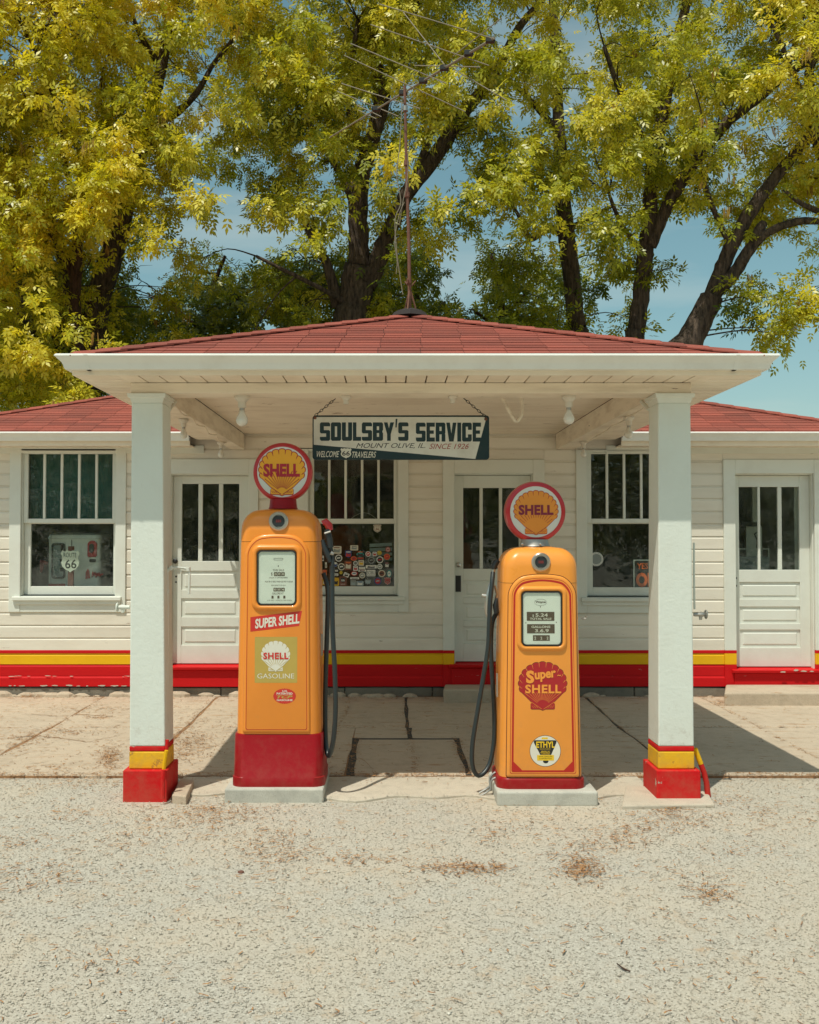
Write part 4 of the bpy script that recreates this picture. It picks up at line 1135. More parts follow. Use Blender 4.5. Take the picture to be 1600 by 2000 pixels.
m.build('badge', M['globered'], pu, bevel=0.006)
m = MB(); m.plate(rrect(c0[0]-0.005, c0[1]-0.005, 0.05, 0.10, 0.024, 4), yp-0.028, yp-0.021); m.build('badge_glass', M['black'], pu)
m = MB(); m.plate(rr_px(174.5, 187, 1092, 1098, yp-0.01, 0.012), yp-0.01, yp-0.001); m.build('vent', M['print'], pu)
m = MB(); q = pf(172, 1122); m.plate([(q[0]-0.025, q[1]-0.05), (q[0]+0.025, q[1]-0.04), (q[0]+0.018, q[1]+0.03), (q[0], q[1]+0.065), (q[0]-0.022, q[1]+0.02)], yp-0.012, yp-0.001); m.tube(smooth_path([(q[0]+0.045+dx_*0.011, yp-0.006, q[1]+dz_) for dx_, dz_ in enumerate((-0.03,0.035,-0.02,0.03,-0.035,0.02,-0.02,0.025,-0.025,0.01,-0.01,0.012))], 3), 0.0065, 5)
m.build('script_emblem', M['globered'], pu)
m = MB(); m.box(XX(139.5, yp, 1100), XX(140.6, yp, 1100), yp-0.004, yp-0.0005, 0.3, zt-0.08); m.build('seam', M['print'], pu)
m = MB(); m.plate(rr_px(95, 127, 1140, 1160, yp-0.014, 0.004, 1), yp-0.014, yp-0.001); m.build('base_badge', M['globered'], pu)

yq = W + 0.115
sg = thing('route_shield_sign', 'white ROUTE 66 shield on a brown post inside the left window', 'sign', (XX(138, yq, 1100), yq, 0.2))
m = MB(); m.box(XX(133, yq+0.02, 1100), XX(144, yq+0.02, 1100), yq+0.012, yq+0.045, 0.2, ZZ(1067, yq)); m.build('post', paint('brown_red_post', (0.16, 0.045, 0.03), 0.6), sg, bevel=0.003, seg=1)
c0 = at(137.3, 1096.5, yq); m = MB(); m.plate(shield(c0.x, c0.z, 37.5*yq/2000, 43*yq/2000), yq, yq+0.008); m.build('shield', M['cream'], sg)
m = MB(); a = at(137, 1084, yq); put_text(m, 'ROUTE', a.x, a.z, 25*yq/2000, 9*yq/2000, yq-0.001, 0.0); a = at(138.5, 1101.5, yq); put_text(m, '66', a.x, a.z, 22*yq/2000, 17.5*yq/2000, yq-0.001, 0.01); m.build('lettering', M['print'], sg)
nz_ = thing('pump_nozzle', 'bright red pump nozzle left of the white antique pump inside the window', 'nozzle', tuple(at(84, 1110, 11.5)))
m = MB(); m.tube([at(80,1118,11.5), at(82,1106,11.5), at(82,1096,11.5), at(88,1099,11.5), at(93,1101,11.5)], [0.012,0.022,0.030,0.022,0.016], 8); m.build('handle', plain('red_nozzle_plastic', (0.62,0.06,0.05), 0.4), nz_, smooth=True)

yq = W + 0.16
op = thing('open_notice', 'black and white notice lettered YES and OPEN in orange inside the right window', 'sign', (XX(1260, yq, 1120), yq, ZZ(1148, yq)))
m = MB(); m.plate(rr_px(1237, 1318, 1093, 1150, yq+0.003, 0.004, 2), yq+0.002, yq+0.005); m.build('card', SM['w'], op)
m = MB(); m.plate(rr_px(1239.5, 1315.5, 1095, 1148, yq+0.001, 0.004, 2), yq+0.001, yq+0.0019); m.build('panel', M['print'], op)
m = MB(); a = at(1255, 1105.5, yq); put_text(m, 'YES', a.x, a.z, 22*yq/2000, 12*yq/2000, yq, 0.03)
a = at(1293, 1105.5, yq); put_text(m, "WE'RE", a.x, a.z, 34*yq/2000, 12*yq/2000, yq, 0.02)
a = at(1277.5, 1132.5, yq); put_text(m, 'OPEN', a.x, a.z, 70*yq/2000, 28*yq/2000, yq, 0.05); m.build('lettering', M['signorange'], op)
# behind the right door
yq = 11.9
dc = thing('display_case', 'pale glass display case seen through the left pane of the right end door', 'display case', (XX(1480, yq, 1100), yq, 0.2))
x0, x1 = XX(1442, yq, 1100), XX(1503, yq, 1100); z1 = ZZ(1071, yq)
m = MB(); m.box(x0, x1, yq, yq+0.4, 0.2, z1-0.10); m.build('cabinet', SM['g'], dc)
m = MB(); 
for (a, b, c_, d_) in ((x0, x1, z1-0.014, z1), (x0, x0+0.014, z1-0.099, z1-0.015), (x1-0.014, x1, z1-0.099, z1-0.015)): m.box(a, b, yq-0.002, yq+0.012, c_, d_)
m.build('frame', SM['c'], dc)
pn = thing('door_display_panel', 'tall cream leaning board with a black hook behind the right end door', 'board', (XX(1470, 12.1, 1100), 12.1, 0.2))
m = MB(); m.box(XX(1457, 12.1, 1000), XX(1488, 12.1, 1000), 12.1, 12.13, 0.6, ZZ(1028, 12.1)); m.box(XX(1470, 12.1, 1000), XX(1478, 12.1, 1000), 12.1, 12.12, ZZ(1026, 12.1), ZZ(948, 12.1)); m.build('board', SM['c'], pn)
m = MB(); m.box(XX(1449, 12.05, 1000), XX(1480, 12.05, 1000), 12.05, 12.09, ZZ(1028, 12.05), ZZ(1020, 12.05)); m.tube([at(1478,1072,12.0), at(1479,1055,12.0), at(1476,1048,12.0), at(1474,1043,12.0), at(1478,1040,12.0)], 0.008, 6); m.build('hook', M['print'], pn)

# ================================================================== HANGING SIGN
DS = 6.98
def sp(px, py): q = at(px, py, DS); return (q.x, q.z)
c0 = sp(783, 898)
sign = thing('hanging_sign', "dark and white enamel sign reading SOULSBY'S SERVICE hung on two chains under the canopy", 'sign', (c0[0], DS, c0[1]))
m = MB(); a = sp(610.5, 811); b = sp(956, 898)
m.plate(rrect((a[0]+b[0])/2, (a[1]+b[1])/2, b[0]-a[0], a[1]-b[1], 0.022, 5), DS, DS+0.022); m.build('board', M['signdark'], sign, bevel=0.003)
m = MB(); m.plate([sp(613, 814.5), sp(950.5, 814.5), sp(928.5, 896.5), sp(613, 868.5)], DS-0.0015, DS-0.0002); m.build('white_field', M['signwhite'], sign)
S_, T_ = 0.39, 0.215
def glyph(ch):
    R_ = lambda x0, x1, z0, z1: [(x0,z0),(x1,z0),(x1,z1),(x0,z1)]
    c = 0.12; h = 0.07
    if ch == 'S': return [[(0,1-T_),(1,1-T_),(1,1-h),(1-c,1),(c,1),(0,1-h)], R_(0,S_,.58,1-T_), [(c,.40),(1,.40),(1,.52),(1-c,.58),(0,.58),(0,.46)], R_(1-S_,1,T_,.40), [(0,T_),(0,h),(c,0),(1-c,0),(1,h),(1,T_)]]
    if ch == 'O': return [[(0,1-T_),(1,1-T_),(1,1-h),(1-c,1),(c,1),(0,1-h)], R_(0,S_,T_,1-T_), R_(1-S_,1,T_,1-T_), [(0,T_),(0,h),(c,0),(1-c,0),(1,h),(1,T_)]]
    if ch == 'U': return [R_(0,S_,T_,1), R_(1-S_,1,T_,1), [(0,T_),(0,h),(c,0),(1-c,0),(1,h),(1,T_)]]
    if ch == 'L': return [R_(0,S_+.04,T_,1), R_(0,1,0,T_)]
    if ch == 'C': return [[(0,1-T_),(1,1-T_),(1,1-h),(1-c,1),(c,1),(0,1-h)], R_(0,S_,T_,1-T_), R_(1-S_,1,.62,1-T_), R_(1-S_,1,T_,.38), [(0,T_),(0,h),(c,0),(1-c,0),(1,h),(1,T_)]]
    if ch == 'B': return [[(0,1-T_),(1,1-T_),(1,1-h),(1-c,1),(0,1)], R_(0,S_,T_,1-T_), [(1-S_,.58),(1,.58),(1,1-T_),(1-S_,1-T_)], [(S_,.42),(1-.02,.42),(.92,.5),(1-.02,.58),(S_,.58)], R_(1-S_,1,T_,.42), [(0,T_),(0,0),(1-c,0),(1,h),(1,T_)]]
    if ch == 'R': return [[(0,1-T_),(1,1-T_),(1,1-h),(1-c,1),(0,1)], R_(0,S_,0,1-T_), R_(1-S_,1,.56,1-T_), [(S_,.38),(.95,.38),(1,.46),(1,.56),(S_,.56)], R_(1-S_,1,0,.38)]
    if ch == 'E': return [R_(0,S_+.02,T_,1-T_), R_(0,1,1-T_,1), R_(S_+.02,.88,.41,.59), R_(0,1,0,T_)]
    if ch == 'I': return [R_(0,1,0,1)]
    if ch == 'Y': return [[(0,1),(.36,1),(.5,.68),(.5,.36),(.32,.36)], [(1,1),(.64,1),(.5,.68),(.5,.36),(.68,.36)], R_(.32,.68,0,.36)]
    if ch == 'V': return [[(0,1),(.36,1),(.5,.42),(.5,0),(.28,0)], [(1,1),(.64,1),(.5,.42),(.5,0),(.72,0)]]
    if ch == "'": return [[(0.2,0),(0.7,0),(1,1),(0.3,1)]]
def block(mb, s, px0, px1, py0, py1, y, wid, D, gap=2.6):
    ws = [wid.get(c_, 1.0) for c_ in s]; tot = sum(ws); n = len(s)
    avail = (px1-px0) - gap*(n-1); x = px0
    for c_, w_ in zip(s, ws):
        cw = avail*w_/tot
        if c_ == "'": z0, z1 = py0+10, py0-7
        else: z0, z1 = py1, py0
        for poly in glyph(c_):
            pts = []
            for (u, v) in poly:
                q = at(x+cw*u, z0 + (z1-z0)*v, D); pts.append((q.x, q.z))
            flat(mb, pts, y)
        x += cw + gap
m = MB(); block(m, "SOULSBY'S", 625, 798, 825, 861, DS-0.0022, {"'": 0.26, 'L': 0.80, 'Y': 1.0}, DS, 1.5)
m.build('name_lettering', M['signdark'], sign); m = MB(); block(m, "SERVICE", 812.5, 939.5, 825.5, 862.5, DS-0.0022, {'I': 0.40, 'E': 0.86, 'V': 1.05}, DS, 1.7)
m.build('service_lettering', M['signdark'], sign)
def ptext(mb, s, px0, px1, py0, py1, D, y, bold=0, shear=0, ang=0, arch=0, spacing=1.0):
    a = at((px0+px1)/2, (py0+py1)/2, D); k = D/2000
    put_text(mb, s, a.x, a.z, (px1-px0)*k, (py1-py0)*k, y, bold, shear, ang, spacing, arch)
m = MB(); ptext(m, 'MOUNT OLIVE, IL.', 695.5, 831, 865.5, 876.5, DS, DS-0.0024, 0.0, 0.35); m.build('place_lettering', M['print'], sign)
m = MB(); ptext(m, 'SINCE 1926', 838.5, 916, 866.5, 877, DS, DS-0.0024, 0.0, 0.35); m.build('year_lettering', M['signred'], sign)
m = MB(); ptext(m, 'WELCOME', 619, 663, 881, 893, DS, DS-0.0024, 0.01, 0.35); ptext(m, 'TRAVELERS', 688, 735, 882, 894, DS, DS-0.0024, 0.01, 0.35); m.build('greeting_lettering', M['cream'], sign)
m = MB(); q = sp(676, 885.5); m.plate(shield(q[0], q[1], 22*DS/2000, 20*DS/2000), DS-0.004, DS-0.0024); m.build('shield', M['cream'], sign)
m = MB(); ptext(m, '66', 668.5, 683.5, 881, 890, DS, DS-0.0048, 0.015); m.build('shield_number', M['print'], sign)
for px, py in ((615.5, 816), (949, 818.5)):
    q = at(px, py, DS); m = MB(); m.lathe([(0, 0.011), (-0.006, 0.010), (-0.010, 0.005), (-0.010, 0.001)], (q.x, DS-0.0016, q.z), 'y', 12); m.build('bolt', M['rust'], sign, smooth=True)
for (xa, ya), (xb, yb) in (((615.5, 812), (655, 779)), ((949, 814), (906, 778))):
    A = at(xa, ya, DS-0.004); B = at(xb, yb, 6.93); d = B-A; n = 8; ch = None
    base = bpy.data.objects.new('chain', None)
    mb0 = MB()
    for i in range(n):
        c_ = A + d*((i+0.5)/n); L = d.length/n*0.66; dn = d.normalized()
        side = dn.cross(Vector((0,1,0))).normalized() if i % 2 == 0 else dn.cross(dn.cross(Vector((0,1,0)))).normalized()
        pts = []
        for k in range(10):
            t = 2*math.pi*k/10; pts.append(c_ + dn*L*math.cos(t) + side*0.0075*math.sin(t))
        mb0.tube(pts, 0.0022, 5, closed=True)
    bpy.data.objects.remove(base)
    mb0.build('chain', M['rust'] if False else M['print'], sign, smooth=True)

# ================================================================== LAMPS UNDER THE CANOPY
def lamp(px, py, D, bulb, label, sc=1.0, zb=None):
    q = at(px, py, D); z = Z_BB if zb is None else zb
    t = thing('light_bulb' if bulb else 'lamp_socket', label, 'light bulb' if bulb else 'lamp socket', (q.x, D, z), 'bare lamps under the canopy')
    o = (q.x, D, z-0.001)
    m = MB(); m.lathe([(0, 0.040*sc), (-0.012*sc, 0.040*sc), (-0.028*sc, 0.026*sc), (-0.032*sc, 0.022*sc), (-0.062*sc, 0.021*sc), (-0.064*sc, 0.015*sc)], o, 'z', 18); m.build('socket', M['porcelain'], t, smooth=True)
    if bulb:
        m = MB(); m.lathe([(-0.064*sc, 0.014*sc), (-0.075*sc, 0.0135*sc)], o, 'z', 14)
        m.build('collar', M['steel'], t, smooth=True)
        m = MB(); pr = [(-0.0755*sc, 0.013*sc), (-0.09*sc, 0.016*sc), (-0.108*sc, 0.026*sc)] + [(-(0.128 + 0.031*math.sin(a_))*sc, 0.031*math.cos(a_)*sc) for a_ in [rad(-20+11*i) for i in range(11)]]
        m.lathe(pr, o, 'z', 20); m.build('bulb', M['bulb'], t, smooth=True, sharp=180)
lamp(473, 775, 6.66, True, 'bare bulb under the front beam near the left pillar', 1.25)
lamp(1111, 775, 6.66, True, 'bare bulb under the front beam near the right pillar', 1.18)
lamp(676, 775, 6.66, False, 'empty white lamp socket above the left part of the hanging sign', 0.85)
lamp(884, 775, 6.66, False, 'empty white lamp socket above the right part of the hanging sign', 0.75)
lamp(359, 822, 7.97, True, 'bare bulb on the left side beam nearer the front', 0.95)
lamp(432, 866, 9.85, True, 'bare bulb on the left side beam nearer the wall', 0.95)
lamp(1228, 815, 7.80, True, 'bare bulb on the right side beam nearer the front', 1.05)
lamp(1140, 864, 9.80, True, 'bare bulb on the right side beam nearer the wall', 0.95)
def cable(name, pts, r, mat, parent=None, label=None, cat=None, n=6):
    m = MB(); m.tube(pts, r, n); o = m.build(name, mat, parent, smooth=True)
    if label: tag(o, label, cat)
    return o
for (p0, p1, side) in (((338, 800, 7.0), (440, 866, 9.8), 'left'), ((1262, 797, 7.0), (1142, 866, 9.8), 'right')):
    A = at(*p0); B = at(*p1); pts = []
    for i in range(17):
        t = i/16; p = A.lerp(B, t); p.z = Z_BB - 0.008 - 0.022*abs(math.sin(t*math.pi*4)); p.x += 0.012*math.sin(i*1.7); pts.append(p)
    cable('lamp_cord', pts, 0.006, M['beam'], can)
for px0, px1, s in ((331, 343, 'left'), (1268, 1253, 'right')):
    A = at(px0, 800, 6.9); B = at(px1, 784, 7.05)
    cable('corner_brace', [A, B], 0.013, M['white'], can)
cable('bent_conduit', [at(982,778,6.9), at(990,795,6.9), at(999,812,6.92), at(1006,823,6.95), at(1012,823,6.95), at(1019,812,6.95), at(1021,795,6.95), at(1018,776,6.95)], 0.011, M['beam'], None, 'V shaped bent conduit hanging from the ceiling right of the sign', 'conduit', 8)

# ================================================================== PIPES ON THE PILLARS
lp = thing('water_pipe', 'thin pipe up the inner side of the left pillar with a bent top arm', 'pipe', (XX(326, 6.64, 1540), 6.62, 0))
def pp(l, D): return [at(x, y, D) for x, y in l]
dz_ = 6.66
m = MB(); m.tube(pp([(326.5,1448),(327,1300),(327,1200),(326.5,1130),(327,1118),(331,1111),(337,1109)], dz_) , 0.010, 8)
m.tube(pp([(337,1109),(348,1108),(360,1109.5),(367,1111),(370,1116),(370,1130),(369,1160)], dz_), 0.009, 8)
for c_ in ((334,1109.5),(368,1111.5),(326.5,1156)): 
    q = at(c_[0], c_[1], dz_); m.lathe([(-0.014,0.012),(-0.012,0.015),(0.012,0.015),(0.014,0.012)], q, 'z', 10)
m.build('white_pipe', M['white'], lp, smooth=True)
m = MB(); m.tube(pp([(327,1445),(325.5,1465)], 6.55), 0.0115, 8); m.build('red_ring', M['redsolid'], lp, smooth=True)
m = MB(); m.tube(pp([(325.5,1465.5),(322,1485),(320,1503)], 6.475), 0.012, 8); m.build('yellow_section', M['yellow'], lp, smooth=True)
m = MB(); m.tube(pp([(320,1503.5),(318.5,1520),(318,1560)], 6.445), 0.014, 8); m.build('red_section', M['redsolid'], lp, smooth=True)
def faucet(name, label, px, py, D, sgn, mat, wheel):
    q = at(px, py, D); t = thing(name, label, 'faucet', tuple(q))
    m = MB(); m.tube([q, q+Vector((sgn*0.035,0,0)), q+Vector((sgn*0.05,0,0.0)), q+Vector((sgn*0.075,0,0))], [0.012,0.014,0.018,0.010], 8)
    m.tube([q+Vector((sgn*0.045,0,0)), q+Vector((sgn*0.045,0,-0.035))], [0.012,0.010], 8); m.build('valve_body', mat, t, smooth=True)
    m = MB(); c_ = q+Vector((sgn*0.080,0,0)); pts = [c_ + Vector((0, 0.026*math.cos(a_), 0.026*math.sin(a_))) for a_ in [2*math.pi*i/12 for i in range(12)]]
    m.tube(pts, 0.005, 5, closed=True)
    for a_ in (0, 1.05, 2.1): m.tube([c_+Vector((0, 0.025*math.cos(a_), 0.025*math.sin(a_))), c_-Vector((0, 0.025*math.cos(a_), 0.025*math.sin(a_)))], 0.004, 5)
    m.build('handwheel', wheel, t, smooth=True, sharp=60)
faucet('hose_faucet', 'white painted faucet on the outer side of the left pillar', 253.5, 1186, 6.66, -1, M['white'], M['white'])
faucet('hose_faucet', 'grey metal faucet with dark handwheel on the outer side of the right pillar', 1355, 1200, 6.66, 1, M['steel'], M['steel'])
cable('riser_pipe', pp([(1355.5, 1060),(1355.5,1120),(1356.5,1190)], 6.66), 0.007, M['white'], None, 'thin white pipe running down the outer side of the right pillar to its faucet', 'pipe')
rp_ = thing('curved_drain_pipe', 'curved pipe painted yellow and red at the foot of the right pillar', 'pipe', tuple(at(1384, 1552, 6.6)))
m = MB(); m.tube(pp([(1357,1462),(1362,1474),(1369,1492)], 6.62), 0.017, 10); m.build('yellow_section', M['yellow'], rp_, smooth=True)
m = MB(); m.tube(pp([(1369,1492.5),(1375,1508),(1380,1528),(1383,1556)], 6.62), [0.017,0.0175,0.018,0.019], 10); m.build('red_section', M['redsolid'], rp_, smooth=True)
# loose pieces by the left block, plinth by the right
m = MB(); q = [at(x, y, 1) for x, y in ()]
x0 = XX(345, GD(1540), 1540)
vs = [(XX(336,GD(1563),1563), GD(1563), -0.03), (XX(364,GD(1566),1566), GD(1566), -0.03), (XX(379,GD(1533),1533), GD(1533), -0.03), (XX(352,GD(1530),1530), GD(1530), -0.03)]
m.hexa(vs + [(a, b, 0.035) for a, b, c_ in vs]); o = m.build('flat_stone', M['slab'], None, bevel=0.008); tag(o, 'flat grey brown stone slab lying beside the left pillar base', 'stone')
m = MB(); vs = [(XX(1215, GD(1575), 1575), GD(1575), -0.03), (XX(1400, GD(1575), 1575), GD(1572), -0.03), (XX(1378, GD(1540), 1540), GD(1540), -0.03), (XX(1222, GD(1535), 1535), GD(1535), -0.03)]
m.hexa(vs + [(a, b, 0.004) for a, b, c_ in vs]); o = m.build('pillar_footing', M['apron'], None, bevel=0.008); tag(o, kind='structure')

# ================================================================== GAS PUMPS
def shell_logo(parent, name, cxpx, cypx, wpx, hpx, D, y, outer, fill, rib, rw=0.0022, lobes=13, rays=13, grow=0.0022, fan=(0.30, 0.5), raylen=0.75, ears=True, notch=0.10):
    c_ = at(cxpx, cypx, D); k = D/2000; w, h = wpx*k, hpx*k
    m = MB()
    flat(m, [(c_.x+p_[0], c_.z+p_[1]) for p_ in shell_pts(w, h, lobes, grow)], y)
    m.mi = 1; flat(m, [(c_.x+p_[0], c_.z+p_[1]) for p_ in shell_pts(w, h, lobes, -grow*0.3)], y-0.0004)
    m.mi = 2; hx, hz = c_.x, c_.z - 0.43*h
    yy = y - 0.0008
    a0, a1 = rad(207), rad(-27)
    for i in range(1, lobes):                       # short strokes between the lobes
        a_ = a0 + (a1-a0)*i/lobes; ex, ez = c_.x + 0.47*w*math.cos(a_), c_.z + 0.055*h + 0.425*h*math.sin(a_)
        dx, dz = hx-ex, hz-ez; L = math.hypot(dx, dz)
        line_quad(m, (ex, ez), (ex+dx*notch, ez+dz*notch), rw*1.5, rw*0.4, yy)
    for i in range(rays):                           # fan of rays above the hinge
        t = i/(rays-1); a_ = rad(142 - 104*t)
        r1 = fan[1]*h*raylen/max(math.sin(a_), 0.62)*0.95; r0 = fan[0]*h*0.35
        r1 = min(r1, 0.37*w/max(abs(math.cos(a_)), 0.01))
        line_quad(m, (hx+r0*math.cos(a_)*1.0, hz+r0*math.sin(a_)), (hx+r1*math.cos(a_)*1.0, hz+r1*math.sin(a_)), rw*0.7, rw, yy - 0.00002*i)
    if ears:
        for s in (-1, 1):
            line_quad(m, (hx+s*0.015*w, hz-0.045*h), (c_.x+s*0.235*w, c_.z-0.325*h), rw, rw, yy-0.0006)
            for j in (0.10, 0.14, 0.18): line_quad(m, (hx+s*j*w, hz-0.02*h), (hx+s*(j+0.045)*w, hz+0.03*h), rw*0.6, rw*0.6, yy-0.0008)
    return m.build(name, [outer, fill, rib], parent)

def panel_outline(cx, z0, z1, hw0, hw1, rc, arch, rb=0.012, n=8):
    pts = []
    def hw(z): return hw0 + (hw1-hw0)*(z-z0)/(z1-z0)
    for s, a0 in ((1, -90),):
        for i in range(5):
            a_ = rad(-90 + 90*i/4); pts.append((cx + hw0 - rb + rb*math.cos(a_), z0 + rb + rb*math.sin(a_)))
    for i in range(n+1):
        a_ = rad(90*i/n); pts.append((cx + hw1 - rc + rc*math.cos(a_), z1 - arch - rc + rc*math.sin(a_)))
    for i in range(1, 12):
        x = (hw1-rc)*(1-2*i/12); pts.append((cx + x, z1 - arch))
    for i in range(n+1):
        a_ = rad(90 + 90*i/n); pts.append((cx - hw1 + rc + rc*math.cos(a_), z1 - arch - rc + rc*math.sin(a_)))
    for i in range(5):
        a_ = rad(180 + 90*i/4); pts.append((cx - hw0 + rb + rb*math.cos(a_), z0 + rb + rb*math.sin(a_)))
    out = []
    for x, z in pts:
        if z > z1 - arch - rc: z += arch*(1-((x-cx)/hw1)**2)*min(1, (z-(z1-arch-rc))/rc)
        out.append((x, z))
    return out
def ribbon(mb, A, B, y):
    n = len(A); mb.add([(p_[0], y, p_[1]) for p_ in A] + [(p_[0], y, p_[1]) for p_ in B], [(i, (i+1)%n, (i+1)%n+n, i+n) for i in range(n)])
def xz_loops(loops):
    return [[(p_[0], y, p_[1]) for p_ in L] for L, y in loops]

def pump_shell(root, cx, yf, z0, H, a0, a1, b0, skirt_h, band_h, dome, mat_body, mat_skirt, seam, skirt_flare=0.012):
    b = b0
    def ring(z, a, b_, r, n=7): return [(p_[0], p_[1], z) for p_ in rrect(cx, yf+b0, 2*a, 2*b_, r, n)]
    m = MB(); f = skirt_flare
    if band_h < skirt_h:
        L = [ring(z0, a0+f*1.5, b+f*1.1, 0.075), ring(z0+band_h*0.92, a0+f*1.5, b+f*1.1, 0.075), ring(z0+band_h, a0+f*1.0, b+f*0.7, 0.072), ring(z0+skirt_h-0.008, a0+f*0.55, b+f*0.3, 0.07), ring(z0+skirt_h, a0+f*0.2, b, 0.068)]
    else:
        L = [ring(z0, a0+f*1.3, b+f*0.9, 0.080), ring(z0+skirt_h*0.75, a0+f*1.2, b+f*0.8, 0.080), ring(z0+skirt_h-0.006, a0+f*0.8, b+f*0.5, 0.078), ring(z0+skirt_h, a0+f*0.1, b-0.002, 0.075)]
    m.loops(L); m.build('base_skirt', mat_skirt, root, smooth=True, sharp=50)
    m = MB(); L = []; zs0, zs1 = z0+skirt_h+0.0005, z0+seam-0.0015
    for i in range(9):
        t = i/8; z = zs0 + (zs1-zs0)*t; L.append(ring(z, a0 + (a1-a0)*(z-z0)/(seam), b, 0.075))
    m.loops(L); m.build('body', mat_body, root, smooth=True, sharp=60)
    m = MB(); L = [ring(z0+seam+0.0015, a1, b, 0.075), ring(z0+H-dome, a1*0.99, b, 0.076)]
    for i in range(1, 9):
        t = rad(90*i/8); k = 1-math.cos(t)
        L.append(ring(z0+H-dome+(dome-0.014)*math.sin(t), a1*0.99 - 0.115*k, b - 0.09*k, max(0.077-0.02*k, 0.03)))
    L.append(ring(z0+H-0.004, a1*0.28, b*0.3, 0.03)); L.append(ring(z0+H, a1*0.10, b*0.1, 0.01))
    m.loops(L); m.build('hood', mat_body, root, smooth=True, sharp=80)
    m = MB(); m.loops([ring(z0+seam-0.0012, a1-0.003, b-0.003, 0.073), ring(z0+seam+0.0012, a1-0.003, b-0.003, 0.073)]); m.build('seam', M['darkline'], root)

def globe(root, px, py, rpx, frpx, D, label, neck_mat, metal_neck, zt):
    c_ = at(px, py, D); r = rpx*D/2000; fr = frpx*D/2000
    g_ = thing('pump_globe', label, 'globe', (c_.x, D, c_.z - r))
    m = MB(); pr = [(-0.050, fr*0.98), (-0.062, fr*1.02), (-0.062, fr*1.05), (-0.052, r*0.965), (-0.036, r*0.99), (-0.012, r), (0.012, r), (0.036, r*0.99), (0.052, r*0.965), (0.062, fr*1.05), (0.050, fr*0.98)]
    m.lathe(pr, c_, 'y', 56); m.build('rim', M['globered'], g_, smooth=True, sharp=45)
    yF = D - 0.056
    m = MB(); m.lathe([(0.02, fr*0.97), (-0.003, fr*1.015), (-0.003, 0.001)], (c_.x, yF, c_.z), 'y', 56); m.build('face', M['face'], g_)
    m = MB(); m.lathe([(zt - c_.z, r*0.50), (zt - c_.z + 0.012, r*0.47), (-r*0.90, r*0.44)], (c_.x, D, c_.z), 'z', 28); m.build('collar', neck_mat, g_, smooth=True)
    if metal_neck:
        for s in (-1, 0.25):
            m = MB(); m.lathe([(0,0.008),(-0.012,0.007),(-0.014,0.002)], (c_.x+s*r*0.47, D-r*0.49, zt+0.014), 'y', 8); m.build('screw', M['chrome'], g_)
    return g_, c_, yF-0.0035, r

def emblem(root, px, py, rpx, D, y):
    c_ = at(px, py, D); r = rpx*D/2000
    m = MB(); m.lathe([(0.0, r), (-0.008, r), (-0.016, r*0.86), (-0.016, r*0.66), (-0.008, r*0.60), (-0.006, r*0.60)], (c_.x, y, c_.z), 'y', 32); e = m.build('round_badge', M['chrome'], root, smooth=True, sharp=35)
    m = MB(); m.plate(rrect(c_.x, c_.z, r*1.16, r*1.10, r*0.38, 5), y-0.011, y-0.0065); m.build('badge_glass', M['black'], e)
    m = MB()
    for i, s in enumerate((-1, 0, 1)): m.plate(rrect(c_.x+s*r*0.19, c_.z+0.02*r, r*0.15, r*0.30, r*0.04, 2), y-0.0125, y-0.0112)
    m.build('badge_number', M['badgered'], e)
    m = MB()
    for k in range(30):
        t = 2*math.pi*k/30; m.plate(rrect(c_.x+r*0.77*math.cos(t), c_.z+r*0.77*math.sin(t), r*0.06, r*0.06, r*0.02, 1), y-0.0172, y-0.0163)
    m.build('badge_studs', M['steel'], e)

def dial_window(root, px0, px1, py0, py1, D, y, mat_bez, lip=9):
    a = at(px0, py0, D); b = at(px1, py1, D); cx, cz, w, h = (a.x+b.x)/2, (a.z+b.z)/2, b.x-a.x, a.z-b.z
    k = D/2000; e = lip*k
    def R_(g_, r): return rrect(cx, cz, w+2*g_, h+2*g_, r, 6)
    m = MB(); m.loops(xz_loops([(R_(e*1.15, 0.05), y+0.001), (R_(e*0.95, 0.047), y-0.010), (R_(e*0.65, 0.042), y-0.017), (R_(e*0.3, 0.034), y-0.016), (R_(0.002, 0.028), y-0.004), (R_(0.0, 0.027), y+0.0005)]), False, False)
    m.build('dial_bezel', mat_bez, root, smooth=True, sharp=70)
    m = MB(); m.loops(xz_loops([(R_(0.001, 0.028), y-0.003), (R_(0.001, 0.028), y-0.012), (R_(-0.006, 0.024), y-0.013), (R_(-0.0085, 0.022), y-0.003)]), False, False)
    m.build('dial_gasket', M['print'], root, smooth=True, sharp=40)
    m = MB(); m.plate(R_(-0.006, 0.022), y-0.004, y-0.001); d = m.build('dial', M['dial'], root)
    m = MB(); m.plate(R_(-0.0065, 0.022), y-0.0105, y-0.0085); m.build('dial_glass', M['dialglass'], root)
    return d
def digits(mb_k, mb_w, s, px0, px1, py0, py1, D, y):
    n = len(s); w = (px1-px0)/n
    for i, ch in enumerate(s):
        mb_k.plate([(p_[0], p_[1]) for p_ in rr_px(px0+i*w+0.3, px0+(i+1)*w-0.3, py0, py1, D, 0.002, 2)], y-0.0006, y)
        ptext(mb_w, ch, px0+(i+0.22)*w, px0+(i+0.78)*w, py0+1.4, py1-1.4, D, y-0.0009, 0.02)

